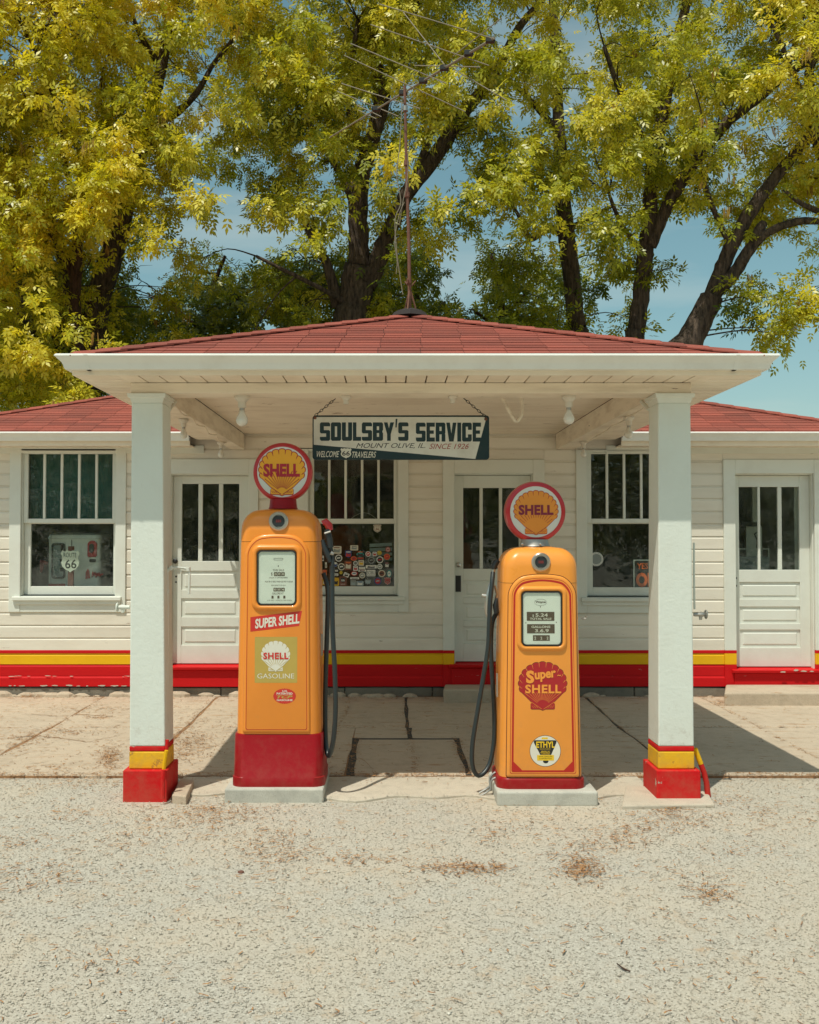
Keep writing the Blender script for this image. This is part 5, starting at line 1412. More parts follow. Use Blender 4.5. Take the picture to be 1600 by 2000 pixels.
# ---- taller pump on the left
PAD1 = GD(1568, -0.02); ZP = ZZ(1541, PAD1)
m = MB(); x0, x1 = XX(438.5, PAD1, 1550), XX(632, PAD1, 1550)
m.box(x0, x1, PAD1, PAD1+0.62, -0.03, ZP); o = m.build('pump_pad', M['pad'], None, bevel=0.010, seg=2); tag(o, 'grey concrete pad under the taller pump, left of the other pad', 'pad', 'pump pads')
F1 = PAD1 + 0.065; P1X = XX(544, F1, 1250)
k1 = F1/2000
H1 = ZZ(992, F1+0.14) - ZP; seam1 = ZZ(1058, F1) - ZP; SK1 = ZZ(1434, F1) - ZP
p1 = thing('tall_gas_pump', 'taller orange antique gas pump with a deep dark red base, on the left pad', 'gas pump', (P1X, F1+0.22, ZP), 'antique gas pumps')
pump_shell(p1, P1X, F1, ZP, H1, 0.275, 0.252, 0.22, SK1, ZZ(1517, F1)-ZP, 0.15, M['orange'], M['skirt'], seam1, 0.014)
cxp = XX(540.5, F1-0.012, 1250); zA, zB = ZZ(1428, F1), ZZ(1046, F1)
def outl(g_, hw0=0.205, hw1=0.196): return panel_outline(cxp, zA+g_, zB-g_, hw0-g_, hw1-g_, max(0.10-g_, 0.02), 0.030)
m = MB(); m.loops(xz_loops([(outl(-0.012), F1+0.020), (outl(-0.010), F1-0.002), (outl(-0.004), F1-0.010), (outl(0.006), F1-0.013)]))
m.build('front_panel', M['orange'], p1, smooth=True, sharp=50)
yF = F1 - 0.013
m = MB(); ribbon(m, outl(0.010), outl(0.0135), yF-0.0008); m.build('pinstripe', M['stripe'], p1)
emblem(p1, 544.5, 1018, 19, F1, F1+0.001)
d = dial_window(p1, 503.5, 579, 1075, 1181, F1, yF, M['orange'], 10)
yd = yF - 0.0045; DD = F1-0.017
kk = MB(); ww = MB(); pb = MB()
digits(kk, ww, '000', 535, 556.5, 1117.5, 1125, DD, yd); digits(kk, ww, '004', 534, 556.5, 1148, 1155, DD, yd)
for x_ in (532.5, 544, 555.5): kk.plate(rr_px(x_-2, x_+2, 1163.5, 1169, DD, 0.0008, 1), yd-0.0006, yd)
kk.build('counter', M['printbrown'], d); ww.build('counter_digits', M['cream'], d)
ptext(pb, 'THIS SALE', 533, 555, 1111.5, 1115.5, DD, yd-0.0003); ptext(pb, '$', 529.5, 532.5, 1118, 1125, DD, yd-0.0003)
ptext(pb, 'DOLLARS  &  CENTS REGISTERED', 526, 562, 1127, 1129.5, DD, yd-0.0003); ptext(pb, 'MUST BE AT ZERO WHEN DELIVERY IS BEGUN', 518, 572, 1134.5, 1137.5, DD, yd-0.0003)
ptext(pb, 'READ PENALTY OF LAW', 530, 558, 1142, 1144.5, DD, yd-0.0003); ptext(pb, 'GALLONS AT', 532, 554, 1157, 1161, DD, yd-0.0003)
A_ = rr_px(535, 553, 1090, 1094, DD, 0.001, 2); B_ = rr_px(535.6, 552.4, 1090.6, 1093.4, DD, 0.0008, 2); ribbon(pb, A_, B_, yd-0.0003)
ptext(pb, 'U.S. PAT. OFFICE CERTIFIED', 522, 570, 1171.5, 1173.5, DD, yd-0.0003); flat(pb, rr_px(543, 544.5, 1104, 1107, DD, 0.0005, 1), yd-0.0003)
pb.build('dial_print', M['printbrown'], d)
# decals
y1 = yF - 0.0006
m = MB(); flat(m, [(q.x, q.z) for q in (at(489.8,1205,F1), at(590.5,1192.8,F1), at(584.8,1222.3,F1), at(489.8,1233.5,F1))], y1)
m.mi = 1; ptext(m, 'SUPER SHELL', 498, 585, 1203.5, 1222.5, F1, y1-0.0008, 0.035, 0.25, rad(7)); m.build('super_decal', [M['decalred'], M['cream']], p1)
m = MB(); flat(m, rr_px(498.5, 581, 1243.5, 1333, F1, 0.0015, 1), y1); dq = m.build('square_decal', M['gold'], p1)
shell_logo(dq, 'shell_emblem', 539, 1281.5, 57, 60, F1, y1-0.0006, M['gold'], M['cream'], M['gold'], 0.0028, 11, 9, 0.0006, (0.5, 0.60), 0.82)
m = MB(); ptext(m, 'SHELL', 515, 564, 1274, 1287, F1, y1-0.0030, 0.035, 0, 0, 0, 1.1); m.build('shell_lettering', M['decalred'], dq)
m = MB(); ptext(m, 'GASOLINE', 503.5, 575, 1315, 1324.5, F1, y1-0.0008, 0.0); m.build('gasoline_lettering', M['cream'], dq)
q = at(556.5, 1359, F1); m = MB(); flat(m, [(q.x + (21.5+(0.8 if i%2 else 0))*k1*math.cos(math.pi*i/30), q.z + (14.3+(0.8 if i%2 else 0))*k1*math.sin(math.pi*i/30)) for i in range(60)], y1)
m.mi = 1
ptext(m, 'U.S.', 552, 562, 1347, 1351, F1, y1-0.0008, 0.03); ptext(m, 'PATENTED', 541, 572, 1352, 1356, F1, y1-0.0008, 0.03); ptext(m, 'GASOLINE', 541, 572, 1365, 1368.5, F1, y1-0.0008, 0.03)
m.mi = 2; ptext(m, 'TCP', 541, 572, 1357.5, 1363.5, F1, y1-0.0008, 0.03, 0.3); m.build('oval_decal', [M['decalred'], M['cream'], M['gold']], p1)
g1, c1, yg, r1 = globe(p1, 553.5, 923, 58, 48.5, F1+0.20, 'round red rimmed globe with a yellow shell and red letters on the taller pump', M['skirt'], False, ZP+H1-0.006)
for ch in list(g1.children): pass
shell_logo(g1, 'shell_emblem', 551, 922.5, 91, 91, yg, yg-0.0002, M['shellred'], M['shellyellow'], M['shellred'], 0.0050, 13, 13, 0.0045, (0.3, 0.62), 0.78)
m = MB(); ptext(m, 'SHELL', 514.5, 586, 905.5, 931.5, yg, yg-0.0030, 0.045, 0, 0, 0, 1.0); m.build('shell_lettering', M['letterred'], g1)
# nozzle and hose, right side
nz1 = thing('pump_nozzle', 'black nozzle with a red cap hung on the right side of the taller pump', 'nozzle', tuple(at(640, 1110, 6.6)))
m = MB(); m.tube(pp([(630,1022),(636,1019),(642,1026),(645,1036)], 6.58), [0.018,0.024,0.026,0.020], 12); m.build('red_cap', M['globered'], nz1, smooth=True)
m = MB(); m.tube(pp([(639,1034),(641,1044),(644,1056),(646,1070)], 6.57), [0.020,0.022,0.021,0.019], 12)
m.tube(pp([(630,1054),(633,1066),(640,1082),(646,1098)], 6.58), [0.010,0.017,0.022,0.018], 10)
m.tube(pp([(646,1068),(650,1080),(651,1094),(649,1110)], 6.57), [0.010,0.008,0.009,0.014], 8); m.build('grip', M['black'], nz1, smooth=True)
m = MB(); m.tube(pp([(634,1042),(646,1038)], 6.545), 0.007, 8); m.tube(pp([(646,1080),(652,1082)], 6.56), [0.014, 0.010], 8); m.build('clip', M['steel'], nz1, smooth=True)
h1 = thing('fuel_hose', 'black rubber hose looping down the right side of the taller pump', 'hose', tuple(at(642, 1480, 6.6)))
pts = [at(649,1108,6.56), at(649,1160,6.55), at(650,1230,6.54), at(654,1310,6.53), at(655.5,1380,6.53), at(652,1440,6.55), at(645,1472,6.60), at(640,1472,6.64), at(636,1440,6.68), at(635.5,1360,6.70), at(637.5,1280,6.70), at(640,1200,6.70), at(640,1150,6.70), at(632,1120,6.72)]
m = MB(); m.tube(smooth_path(pts), 0.0155, 12); m.build('hose', M['hose'], h1, smooth=True)
m = MB(); m.tube(pp([(649,1106),(649,1118)], 6.56), [0.018,0.018], 12); m.build('ferrule', M['black'], h1, smooth=True)
m = MB(); m.plate(rr_px(627, 630.5, 1238, 1280, F1+0.14, 0.002, 2), F1+0.13, F1+0.15); m.build('side_plate', M['steel'], p1)

# ---- shorter pump on the right
PAD2 = GD(1574, -0.02); ZQ = ZZ(1546, PAD2)
m = MB(); x0, x1 = XX(971, PAD2, 1550), XX(1169, PAD2, 1550)
m.box(x0, x1, PAD2, PAD2+0.56, -0.03, ZQ); o = m.build('pump_pad', M['pad'], None, bevel=0.016, seg=3); tag(o, 'pale concrete pad with worn edges under the shorter pump', 'pad', 'pump pads')
F2 = PAD2 + 0.07; P2X = XX(1057.5, F2, 1300); k2 = F2/2000
H2 = ZZ(1065, F2+0.14) - ZQ; seam2 = ZZ(1139, F2) - ZQ; SK2 = ZZ(1519, F2) - ZQ
p2 = thing('short_gas_pump', 'shorter light orange antique gas pump with red pinstriped panel, on the right pad', 'gas pump', (P2X, F2+0.21, ZQ), 'antique gas pumps')
pump_shell(p2, P2X, F2, ZQ, H2, 0.264, 0.240, 0.21, SK2, SK2, 0.14, M['orange2'], M['skirt'], seam2, 0.012)
cxp2 = XX(1060, F2-0.012, 1300); zA2, zB2 = ZZ(1518, F2), ZZ(1121, F2)
def outl2(g_, hw0=0.232, hw1=0.216, rb=0.012): return panel_outline(cxp2, zA2+g_, zB2-g_, hw0-g_, hw1-g_, max(0.105-g_, 0.02), 0.036, rb)
m = MB(); m.loops(xz_loops([(outl2(0.003), F2+0.02), (outl2(0.003), F2-0.004), (outl2(0.008), F2-0.010), (outl2(0.018), F2-0.012)])); m.build('front_panel', M['orange2'], p2, smooth=True, sharp=50)
m = MB(); ribbon(m, outl2(-0.001), outl2(0.0035), F2-0.0015); m.build('panel_groove', M['darkline'], p2)
yF2 = F2 - 0.012
m = MB(); ribbon(m, outl2(0.024), outl2(0.027), yF2-0.0006); ribbon(m, outl2(0.034), outl2(0.046), yF2-0.0006)
bz = zA2 + 0.046
for s in (-1, 1):
    xx = cxp2 + s*(0.232-0.0462); flat(m, [(xx, bz), (xx, bz+0.055), (xx-s*0.055, bz)], yF2-0.0009)
m.build('pinstripe', M['stripe'], p2)
emblem(p2, 1056.5, 1098, 18.5, F2, F2+0.001)
d = dial_window(p2, 1018.5, 1097, 1155, 1260.5, F2, yF2, M['orange2'], 9)
yd = yF2 - 0.0045; DD = F2-0.016
kk = MB(); ww = MB(); pb = MB()
for (a_, b_, c_, e_) in ((1029,1083,1195,1212.5), (1029.5,1083.5,1219,1237), (1041,1074,1240.5,1251.5)): kk.plate(rr_px(a_, b_, c_, e_, DD, 0.0015, 2), yd-0.0006, yd)
kk.build('counter', M['printbrown'], d)
ptext(ww, '5.24', 1046, 1070, 1198, 1204.5, DD, yd-0.0009, 0.02); ptext(ww, '$', 1040, 1043, 1200, 1205, DD, yd-0.0009, 0.02); ptext(ww, 'TOTAL SALE', 1035, 1077, 1206.5, 1210.5, DD, yd-0.0009, 0.03)
ptext(ww, 'GALLONS', 1038, 1075, 1222, 1226.5, DD, yd-0.0009, 0.03); ptext(ww, '3.6.9', 1045, 1072, 1228.5, 1235, DD, yd-0.0009, 0.02)
for x_ in (1045.5, 1057.5, 1069.5): ptext(ww, '2', x_-1.8, x_+1.8, 1243.5, 1249, DD, yd-0.0009, 0.02)
ww.build('counter_digits', M['cream'], d)
ptext(pb, 'Wayne', 1046, 1066, 1173.5, 1179, DD, yd-0.0003, 0.03); ribbon(pb, [(q_[0], q_[1]) for q_ in circle(at(1056,1176.5,DD).x, at(1056,1176.5,DD).z, 12*DD/2000, 6.5*DD/2000, 24)], circle(at(1056,1176.5,DD).x, at(1056,1176.5,DD).z, 11.6*DD/2000, 6.1*DD/2000, 24), yd-0.0003)
flat(pb, rr_px(1026.5, 1028, 1215.5, 1217.5, DD, 0.0005, 1), yd-0.0003); flat(pb, rr_px(1086, 1087.5, 1214.5, 1216.5, DD, 0.0005, 1), yd-0.0003); flat(pb, rr_px(1055, 1056.2, 1183.5, 1186.5, DD, 0.0005, 1), yd-0.0003)
pb.build('dial_print', M['printbrown'], d)
y2 = yF2 - 0.0006
sl = shell_logo(p2, 'shell_emblem', 1059.5, 1339.5, 95, 94, F2, y2, M['darkline'], M['shellred'], M['orange2'], 0.0022, 13, 15, 0.0022, (0.42, 0.42), 0.75)
m = MB()
ptext(m, 'S', 1027, 1043, 1309, 1334, F2, y2-0.0024, 0.05); ptext(m, 'uper', 1044, 1086, 1311, 1330, F2, y2-0.0024, 0.04, 0.1, rad(7)); ptext(m, '~', 1088, 1095, 1317, 1320, F2, y2-0.0024, 0.03)
ptext(m, 'SHELL', 1025.5, 1095.5, 1336.5, 1353.5, F2, y2-0.0024, 0.035, 0, 0, 0, 1.1); m.build('super_lettering', M['orange2'], sl)
q = at(1064.5, 1466, F2); m = MB()
flat(m, circle(q.x, q.z, 30.2*k2, n=40), y2); m.mi = 1; flat(m, circle(q.x, q.z, 29.4*k2, n=40), y2-0.0004)
m.mi = 0; flat(m, [(at(x_, y_, F2).x, at(x_, y_, F2).z) for x_, y_ in ((1042,1447),(1044,1445),(1084.5,1445),(1086.5,1447),(1086,1450),(1076,1473.5),(1055,1473.5),(1042.5,1450))], y2-0.0008); flat(m, circle(at(1065.5,1486,F2).x, at(1065.5,1486,F2).z, 5.3*k2, 4*k2, 16), y2-0.0008)
m.mi = 2; flat(m, rr_px(1048.5, 1081.5, 1473.8, 1484.5, F2, 0.003, 2), y2-0.0012); flat(m, rr_px(1057.5, 1069.5, 1439.5, 1443, F2, 0.001, 1), y2-0.0008)
ptext(m, 'ETHYL', 1047, 1083, 1447.5, 1459.5, F2, y2-0.0014, 0.03)
ptext(m, 'MANUFACTURED BY', 1054, 1075, 1461, 1463, F2, y2-0.0014); ptext(m, 'BRAND OF', 1057, 1073, 1465.5, 1467.5, F2, y2-0.0014, 0.02); ptext(m, 'ANTI-KNOCK', 1055, 1074, 1468, 1470, F2, y2-0.0014, 0.02); ptext(m, 'COMPOUND', 1057, 1073, 1470.7, 1472.7, F2, y2-0.0014, 0.02)
m.mi = 0; ptext(m, 'ETHYL GASOLINE', 1052, 1078, 1475.5, 1478, F2, y2-0.0018); ptext(m, 'CORPORATION', 1053, 1077, 1479.5, 1482, F2, y2-0.0018)
m.build('round_decal', [M['print'], M['cream'], M['ethyl']], p2)
g2, c2, yg, r2_ = globe(p2, 1044, 1000, 59.5, 49, F2+0.20, 'round red rimmed globe with an orange shell and maroon letters on the shorter pump', M['steel'], True, ZQ+H2-0.006)
shell_logo(g2, 'shell_emblem', 1047, 1001.5, 87, 86, yg, yg-0.0002, M['shellred'], M['shelllight'], M['shellred'], 0.0032, 15, 13, 0.0034, (0.9, 0.55), 0.72)
m = MB(); ptext(m, 'SHELL', 1013, 1081, 986, 1006, yg, yg-0.0030, 0.045, 0, 0, 0, 1.05); m.build('shell_lettering', M['lettermaroon'], g2)
# nozzle and hose, left side
nz2 = thing('pump_nozzle', 'worn silver nozzle on the left side of the shorter pump', 'nozzle', tuple(at(950, 1190, 6.58)))
DN = F2+0.19
m = MB(); m.tube(pp([(974,1094),(969,1098),(965,1106),(965,1112)], DN), [0.014,0.022,0.022,0.016], 10); m.build('boot', M['black'], nz2, smooth=True)
m = MB(); m.tube(pp([(965,1110),(963,1120)], DN), [0.013,0.012], 10)
m.tube(pp([(958,1140),(954,1158),(952,1180),(951,1196),(953,1204)], DN-0.01), [0.010,0.018,0.020,0.014,0.010], 10); m.tube(pp([(953,1164),(944,1163),(941,1162)], DN-0.01), [0.016,0.013,0.010], 8)
m.tube(pp([(966,1144),(970,1160),(966,1176),(968,1196)], DN), [0.007,0.009,0.008,0.007], 8); m.build('valve', M['chrome'], nz2, smooth=True)
m = MB(); m.tube(pp([(971,1168),(968,1182),(970,1198)], DN-0.02), [0.006,0.020,0.016], 8); m.build('cradle', M['black'], nz2, smooth=True)
h2 = thing('fuel_hose', 'black rubber hose looping nearly to the ground left of the shorter pump', 'hose', tuple(at(933, 1517, 6.6)))
pts = [at(963,1118,DN), at(961,1140,DN-0.03), at(957.5,1175,DN-0.05), at(955.5,1220,DN-0.06), at(953,1268,DN-0.06), at(943,1330,DN-0.06), at(932.5,1392,DN-0.06), at(923.5,1450,DN-0.05), at(922.5,1492,DN-0.04), at(931,1513,DN-0.02), at(945,1510,DN), at(958,1487,DN+0.03), at(965.5,1440,DN+0.05), at(965,1380,DN+0.05), at(961,1310,DN+0.05), at(959,1260,DN+0.05), at(962,1215,DN+0.05), at(972,1195,DN+0.06)]
m = MB(); m.tube(smooth_path(pts), 0.0150, 12); m.build('hose', M['hose'], h2, smooth=True)
m = MB(); q0 = [(968,1508),(962,1512),(957.5,1519),(957,1536),(948,1542),(936,1549)]; DB = GD(1552)
m.tube([at(x_, y_, DB+0.02) for x_, y_ in q0], 0.0075, 6); m.tube([at(x_, y_, DB) for x_, y_ in [(970,1518),(963,1521),(959,1527),(959,1541),(950,1548),(937,1555)]], 0.0075, 6)
o = m.build('bent_rod', M['steel'], None, smooth=True); tag(o, 'bent grey metal rod beside the left corner of the shorter pump pad', 'rod')
m = MB(); m.plate(rr_px(969.5, 972.5, 1315, 1361, F2+0.12, 0.002, 2), F2+0.11, F2+0.13); m.build('side_plate', M['steel'], p2)
m = MB(); q = at(1136, 1208, F2+0.15); m.tube([q, q+Vector((0.03,0,0)), q+Vector((0.03,0,0.02))], 0.006, 6); m.build('side_latch', M['steel'], p2)

# ================================================================== ANTENNA
D_A = apex.y
an = thing('tv_antenna', 'tall rusty mast with a wide old television antenna on top of the canopy roof', 'antenna', tuple(apex))
mt = at(790.5, 168, D_A)
m = MB(); base = Vector((apex.x, D_A, apex.z+0.02)); m.tube([base, base.lerp(mt, 0.3)+Vector((0.006,0,0)), base.lerp(mt, 0.62), mt], [0.0155, 0.0145, 0.013, 0.012], 10); m.build('mast', M['rust'], an, smooth=True)
for k_ in (0.14, 0.52, 0.66, 0.9):
    q = base.lerp(mt, k_); m = MB(); m.lathe([(-0.02,0.021),(0.02,0.021)], q, 'z', 10); m.build('mast_clamp', M['rust'] if k_ != 0.9 else M['steel'], an, smooth=True)
for a_ in (rad(-110), rad(10), rad(140)):
    m = MB(); t = base + Vector((0, 0, 0.21)); f_ = base + Vector((0.075*math.cos(a_), 0.075*math.sin(a_), -0.05)); m.tube([t, f_], 0.008, 6); m.tube([t, t+Vector((0.05*math.cos(a_), 0.05*math.sin(a_), 0.06))], 0.006, 6); m.build('tripod_leg', M['rust'], an)
alu = plain('weathered_aluminium', (0.24, 0.205, 0.145), 0.7, metal=0.1)
# boom runs towards the camera and to the right; elements across it
B0 = at(645, 268, D_A+1.15); B1 = at(966, 74, D_A-0.75)
bm_ = MB(); bm_.tube([B0, B1], [0.006, 0.011], 8); bm_.build('boom', alu, an, smooth=True)
els = [((741, 8), (966, 76), 1.0), ((724, 48), (955, 128), 0.86), ((685, 85), (872, 163), 0.72), ((672, 108), (909, 218), 0.60), ((667, 163), (820, 212), 0.45), ((658, 178), (778, 227), 0.35), ((697, 205), (745, 228), 0.24), ((700, 215), (735, 232), 0.18), ((810, 128), (938, 131), 0.80), ((888, 136), (990, 196), 0.9), ((788, 24), (868, 126), 0.88), ((885, 110), (980, 35), 0.95)]
for (a_, b_, t) in els:
    D_ = (D_A+1.15) + t*(-1.9); m = MB(); m.tube([at(a_[0], a_[1], D_+0.22), at(b_[0], b_[1], D_-0.05)], 0.0042, 5); m.build('element', alu, an)
for t in (0.33, 0.5, 0.62, 0.74, 0.87, 0.98):
    q = B0.lerp(B1, t); m = MB(); m.box(q.x-0.035, q.x+0.035, q.y-0.02, q.y+0.02, q.z-0.018, q.z+0.022); m.build('insulator', M['print'], an, bevel=0.004, seg=1)
cpts = [mt+Vector((-0.02,-0.02,-0.1)), mt+Vector((-0.04,-0.03,-0.5)), at(775, 340, D_A-0.03), at(783, 395, D_A-0.03), at(772, 430, D_A-0.03), at(776, 500, D_A-0.03), at(787, 575, D_A-0.02)]
m = MB(); m.tube(smooth_path(cpts), 0.004, 5); cp2 = [at(790,395,D_A-0.03), at(780,420,D_A-0.03), at(771,470,D_A-0.03), at(776,510,D_A-0.03), at(774,535,D_A-0.03)]; m.tube(smooth_path(cp2), 0.0035, 5); m.tube(smooth_path([at(797,300,D_A-0.02), at(796,350,D_A-0.03), at(788,390,D_A-0.03), at(780,440,D_A-0.02)]), 0.0035, 5); m.build('cable', alu, an, smooth=True)

# ================================================================== TREES
def proj(P):
    """photo position of points (for shaping the crowns like the photo's)"""
    X, Y, Z = P[:, 0], P[:, 1], P[:, 2]-CAM_Z
    f = Y*math.cos(TH) + Z*math.sin(TH); up = -Y*math.sin(TH) + Z*math.cos(TH)
    return 760 + 2000*X/f, 1000 - 2000*up/f
GRID = np.array([
 [8,8,7,8,9,8,8,8,8,8,7,7,8,7,6,8],
 [8,9,8,8,7,9,8,7,8,8,7,7,8,8,7,7],
 [9,9,9,8,6,8,7,5,7,8,7,7,8,8,6,7],
 [9,9,9,7,4,6,7,6,4,5,8,7,7,6,6,8],
 [9,8,8,6,3,5,6,7,4,6,7,7,6,5,4,6],
 [8,8,4,3,5,7,5,7,3,7,6,5,5,4,3,4],
 [8,8,7,6,6,6,4,6,7,8,4,5,5,3,1,1.5],
 [8,9,6,6,6,5,5,5,5,5,4,4,2,0,0,0],
 [8,8,6,6,6,5,5,5,5,5,3,0,0,0,0,0]], float)/9
def dens(px, py):
    gx = np.clip(px/100-0.5, 0, 14.999); gy = np.clip(py/100-0.5, 0, 7.999)
    i = gx.astype(int); j = gy.astype(int); fx = gx-i; fy = gy-j
    return (GRID[j,i]*(1-fx)*(1-fy) + GRID[j,i+1]*fx*(1-fy) + GRID[j+1,i]*(1-fx)*fy + GRID[j+1,i+1]*fx*fy)
GAPS = [(455,395,38,60),(300,515,42,38),(285,555,26,45),(890,345,26,55),(905,560,40,42),(905,500,38,30),(430,450,30,30),(120,350,22,10),(745,130,12,22),(1100,340,14,10),
        (1480,510,60,30),(1560,640,90,55),(1500,690,90,60),(1385,470,40,30),(1200,400,24,30),(1350,430,34,26),(1010,70,12,16),(1320,35,26,30),(655,470,18,18),(640,330,16,14),
        (1185,600,26,40),(1410,330,18,20),(1230,255,12,12),(1560,510,40,22),(930,300,18,26),(1520,235,30,14),(420,235,26,20),(590,190,12,10),(1465,600,44,34),(1590,700,60,90),(1440,690,60,30),(520,640,26,16),(1150,460,16,18)]
def in_gap(px, py, k=1.0):
    m = np.zeros(len(px), bool)
    for cx, cy, rx, ry in GAPS: m |= ((px-cx)/(rx*k))**2 + ((py-cy)/(ry*k))**2 < 1
    return m

BARE = []                                                # stretches of trunk that stay clear of leaves in the photo
def bare(px, py, D):
    m = np.zeros(len(px), bool)
    for x0, y0, x1, y1, r, Dt in BARE:
        dx, dy = x1-x0, y1-y0; L2 = dx*dx+dy*dy; t = np.clip(((px-x0)*dx+(py-y0)*dy)/L2, 0, 1)
        m |= (np.hypot(px-x0-t*dx, py-y0-t*dy) < r) & (D < Dt+0.4)
    return m
def bare_path(pts, r, Dt):
    for (a, b), (c_, d_) in zip(pts[:-1], pts[1:]): BARE.append((a, b, c_, d_, r, Dt))
bare_path([(686,640),(695,570),(703,500),(702,352),(712,310)], 30, 18.4)
bare_path([(730,260),(745,200),(740,140)], 20, 18.2)
bare_path([(735,520),(748,480),(790,385)], 22, 18.4)
bare_path([(840,320),(870,275),(935,185)], 22, 18.3)
bare_path([(1127,660),(1114,525),(1100,400)], 24, 19.6)
bare_path([(1100,450),(1050,455)], 12, 19.3)
bare_path([(1241,665),(1254,570)], 18, 18)
bare_path([(1262,480),(1268,430)], 18, 18)
bare_path([(1282,290),(1302,197),(1310,150)], 16, 17.9)
bare_path([(1290,430),(1325,365),(1365,305),(1430,230),(1485,188),(1600,108)], 17, 17.7)
bare_path([(1345,674),(1390,582)], 34, 17)
bare_path([(1408,530),(1428,482),(1468,410),(1512,350),(1556,297)], 22, 17)
bare_path([(1430,540),(1460,492),(1490,437)], 15, 17)
bare_path([(1480,470),(1512,448),(1600,432)], 12, 16.7)
bare_path([(192,590),(212,520),(232,450),(245,400)], 26, 19)
bare_path([(150,560),(150,470)], 10, 17.5)
bare_path([(153,690),(147,590)], 11, 17.6)
bare_path([(178,740),(190,620)], 20, 19)
bare_path([(122,520),(95,430)], 12, 18.8)
bare_path([(60,660),(20,500)], 12, 20.5)
bare_path([(110,240),(60,80),(25,20)], 8, 16.6)
bare_path([(325,240),(385,180)], 10, 18)
bare_path([(305,180),(318,100)], 12, 18.4)

def leaf_template():
    V = []; F = []
    def leaflet(base, ang, L, wd, droop):
        ca, sa = math.cos(ang), math.sin(ang); b = len(V)
        for (u, v, z) in ((0, 0, 0), (0.42*L, wd/2, -droop*L*0.15), (L, 0, -droop*L), (0.42*L, -wd/2, -droop*L*0.15)):
            V.append((base[0]+u*ca-v*sa, base[1]+u*sa+v*ca, base[2]+z + (0.02 if v == 0 and 0 < u < L else 0)))
        F.append((b, b+1, b+2, b+3))
    for x, L in ((0.34, 0.44), (0.66, 0.54)):
        z = -0.08*x*x
        for s in (-1, 1): leaflet((x, 0, z), s*rad(56 if x < 0.5 else 44), L, 0.23, 0.22)
    leaflet((0.86, 0, -0.07), 0.05, 0.60, 0.24, 0.22)
    return np.array(V), np.array(F)
LT, LF = leaf_template()
def make_leaves(C, rc, n, size, tone0, gapk=1.0, tspread=0.22):
    """C (k,3) clump centres, n leaves in each; leaves hang outwards and down from the clump twigs"""
    k = len(C); m = k*n
    # twig directions inside each clump
    nt_ = 7
    td = NP.normal(size=(k, nt_, 3)); td[..., 2] = td[..., 2]*0.55 + 0.05; td /= np.linalg.norm(td, axis=2, keepdims=True)
    ti = NP.integers(0, nt_, size=(k, n)); t = NP.random((k, n))**0.6
    d = np.take_along_axis(td, ti[..., None].repeat(3, 2), axis=1)
    rr = np.asarray(rc)[:, None, None]
    P = C[:, None, :] + d*t[..., None]*rr*1.15 + NP.normal(size=(k, n, 3))*rr*0.22
    P[..., 2] -= (t**2)*rr[..., 0]*0.30
    A = d*0.55 + NP.normal(size=(k, n, 3))*0.55; A[..., 2] -= 0.15 + 0.35*t
    A /= np.linalg.norm(A, axis=2, keepdims=True)
    up = NP.normal(size=(k, n, 3))*0.45; up[..., 2] += 0.85; up[..., 1] -= 0.75; up[..., 0] -= 0.2
    Yx = np.cross(up, A); Yx /= np.linalg.norm(Yx, axis=2, keepdims=True)+1e-9
    Zx = np.cross(A, Yx)
    S = size*NP.uniform(0.65, 1.2, size=(k, n))
    P = P.reshape(m, 3); A = A.reshape(m, 3); Yx = Yx.reshape(m, 3); Zx = Zx.reshape(m, 3); S = S.reshape(m)
    tone = (np.asarray(tone0)[:, None] + NP.normal(size=(k, n))*tspread*0.6).reshape(m)
    px, py = proj(P); g_ = in_gap(px, py, gapk) & (NP.random(m) < 0.93)
    keep = ~g_ & (P[:, 2] > 2.2) & ~(bare(px, py, P[:, 1]) & (NP.random(m) < 0.88))
    return P[keep], A[keep], Yx[keep], Zx[keep], S[keep], tone[keep]
def leaf_mesh(name, data, mat, parent):
    P, A, Yx, Zx, S, tone = [np.concatenate([d[i] for d in data]) for i in range(6)]
    m = len(P)
    V_ = P[:, None, :] + S[:, None, None]*(A[:, None, :]*LT[None, :, 0:1] + Yx[:, None, :]*LT[None, :, 1:2] + Zx[:, None, :]*LT[None, :, 2:3])
    F_ = (np.arange(m)*len(LT))[:, None, None] + LF[None]
    T_ = np.clip(np.repeat(tone, len(LF)) + NP.normal(size=m*len(LF))*0.08, 0, 1)
    o = fast_mesh(name, V_.reshape(-1, 3), F_.reshape(-1, 4), mat, parent, attr=T_); tag(o, kind='stuff'); return o

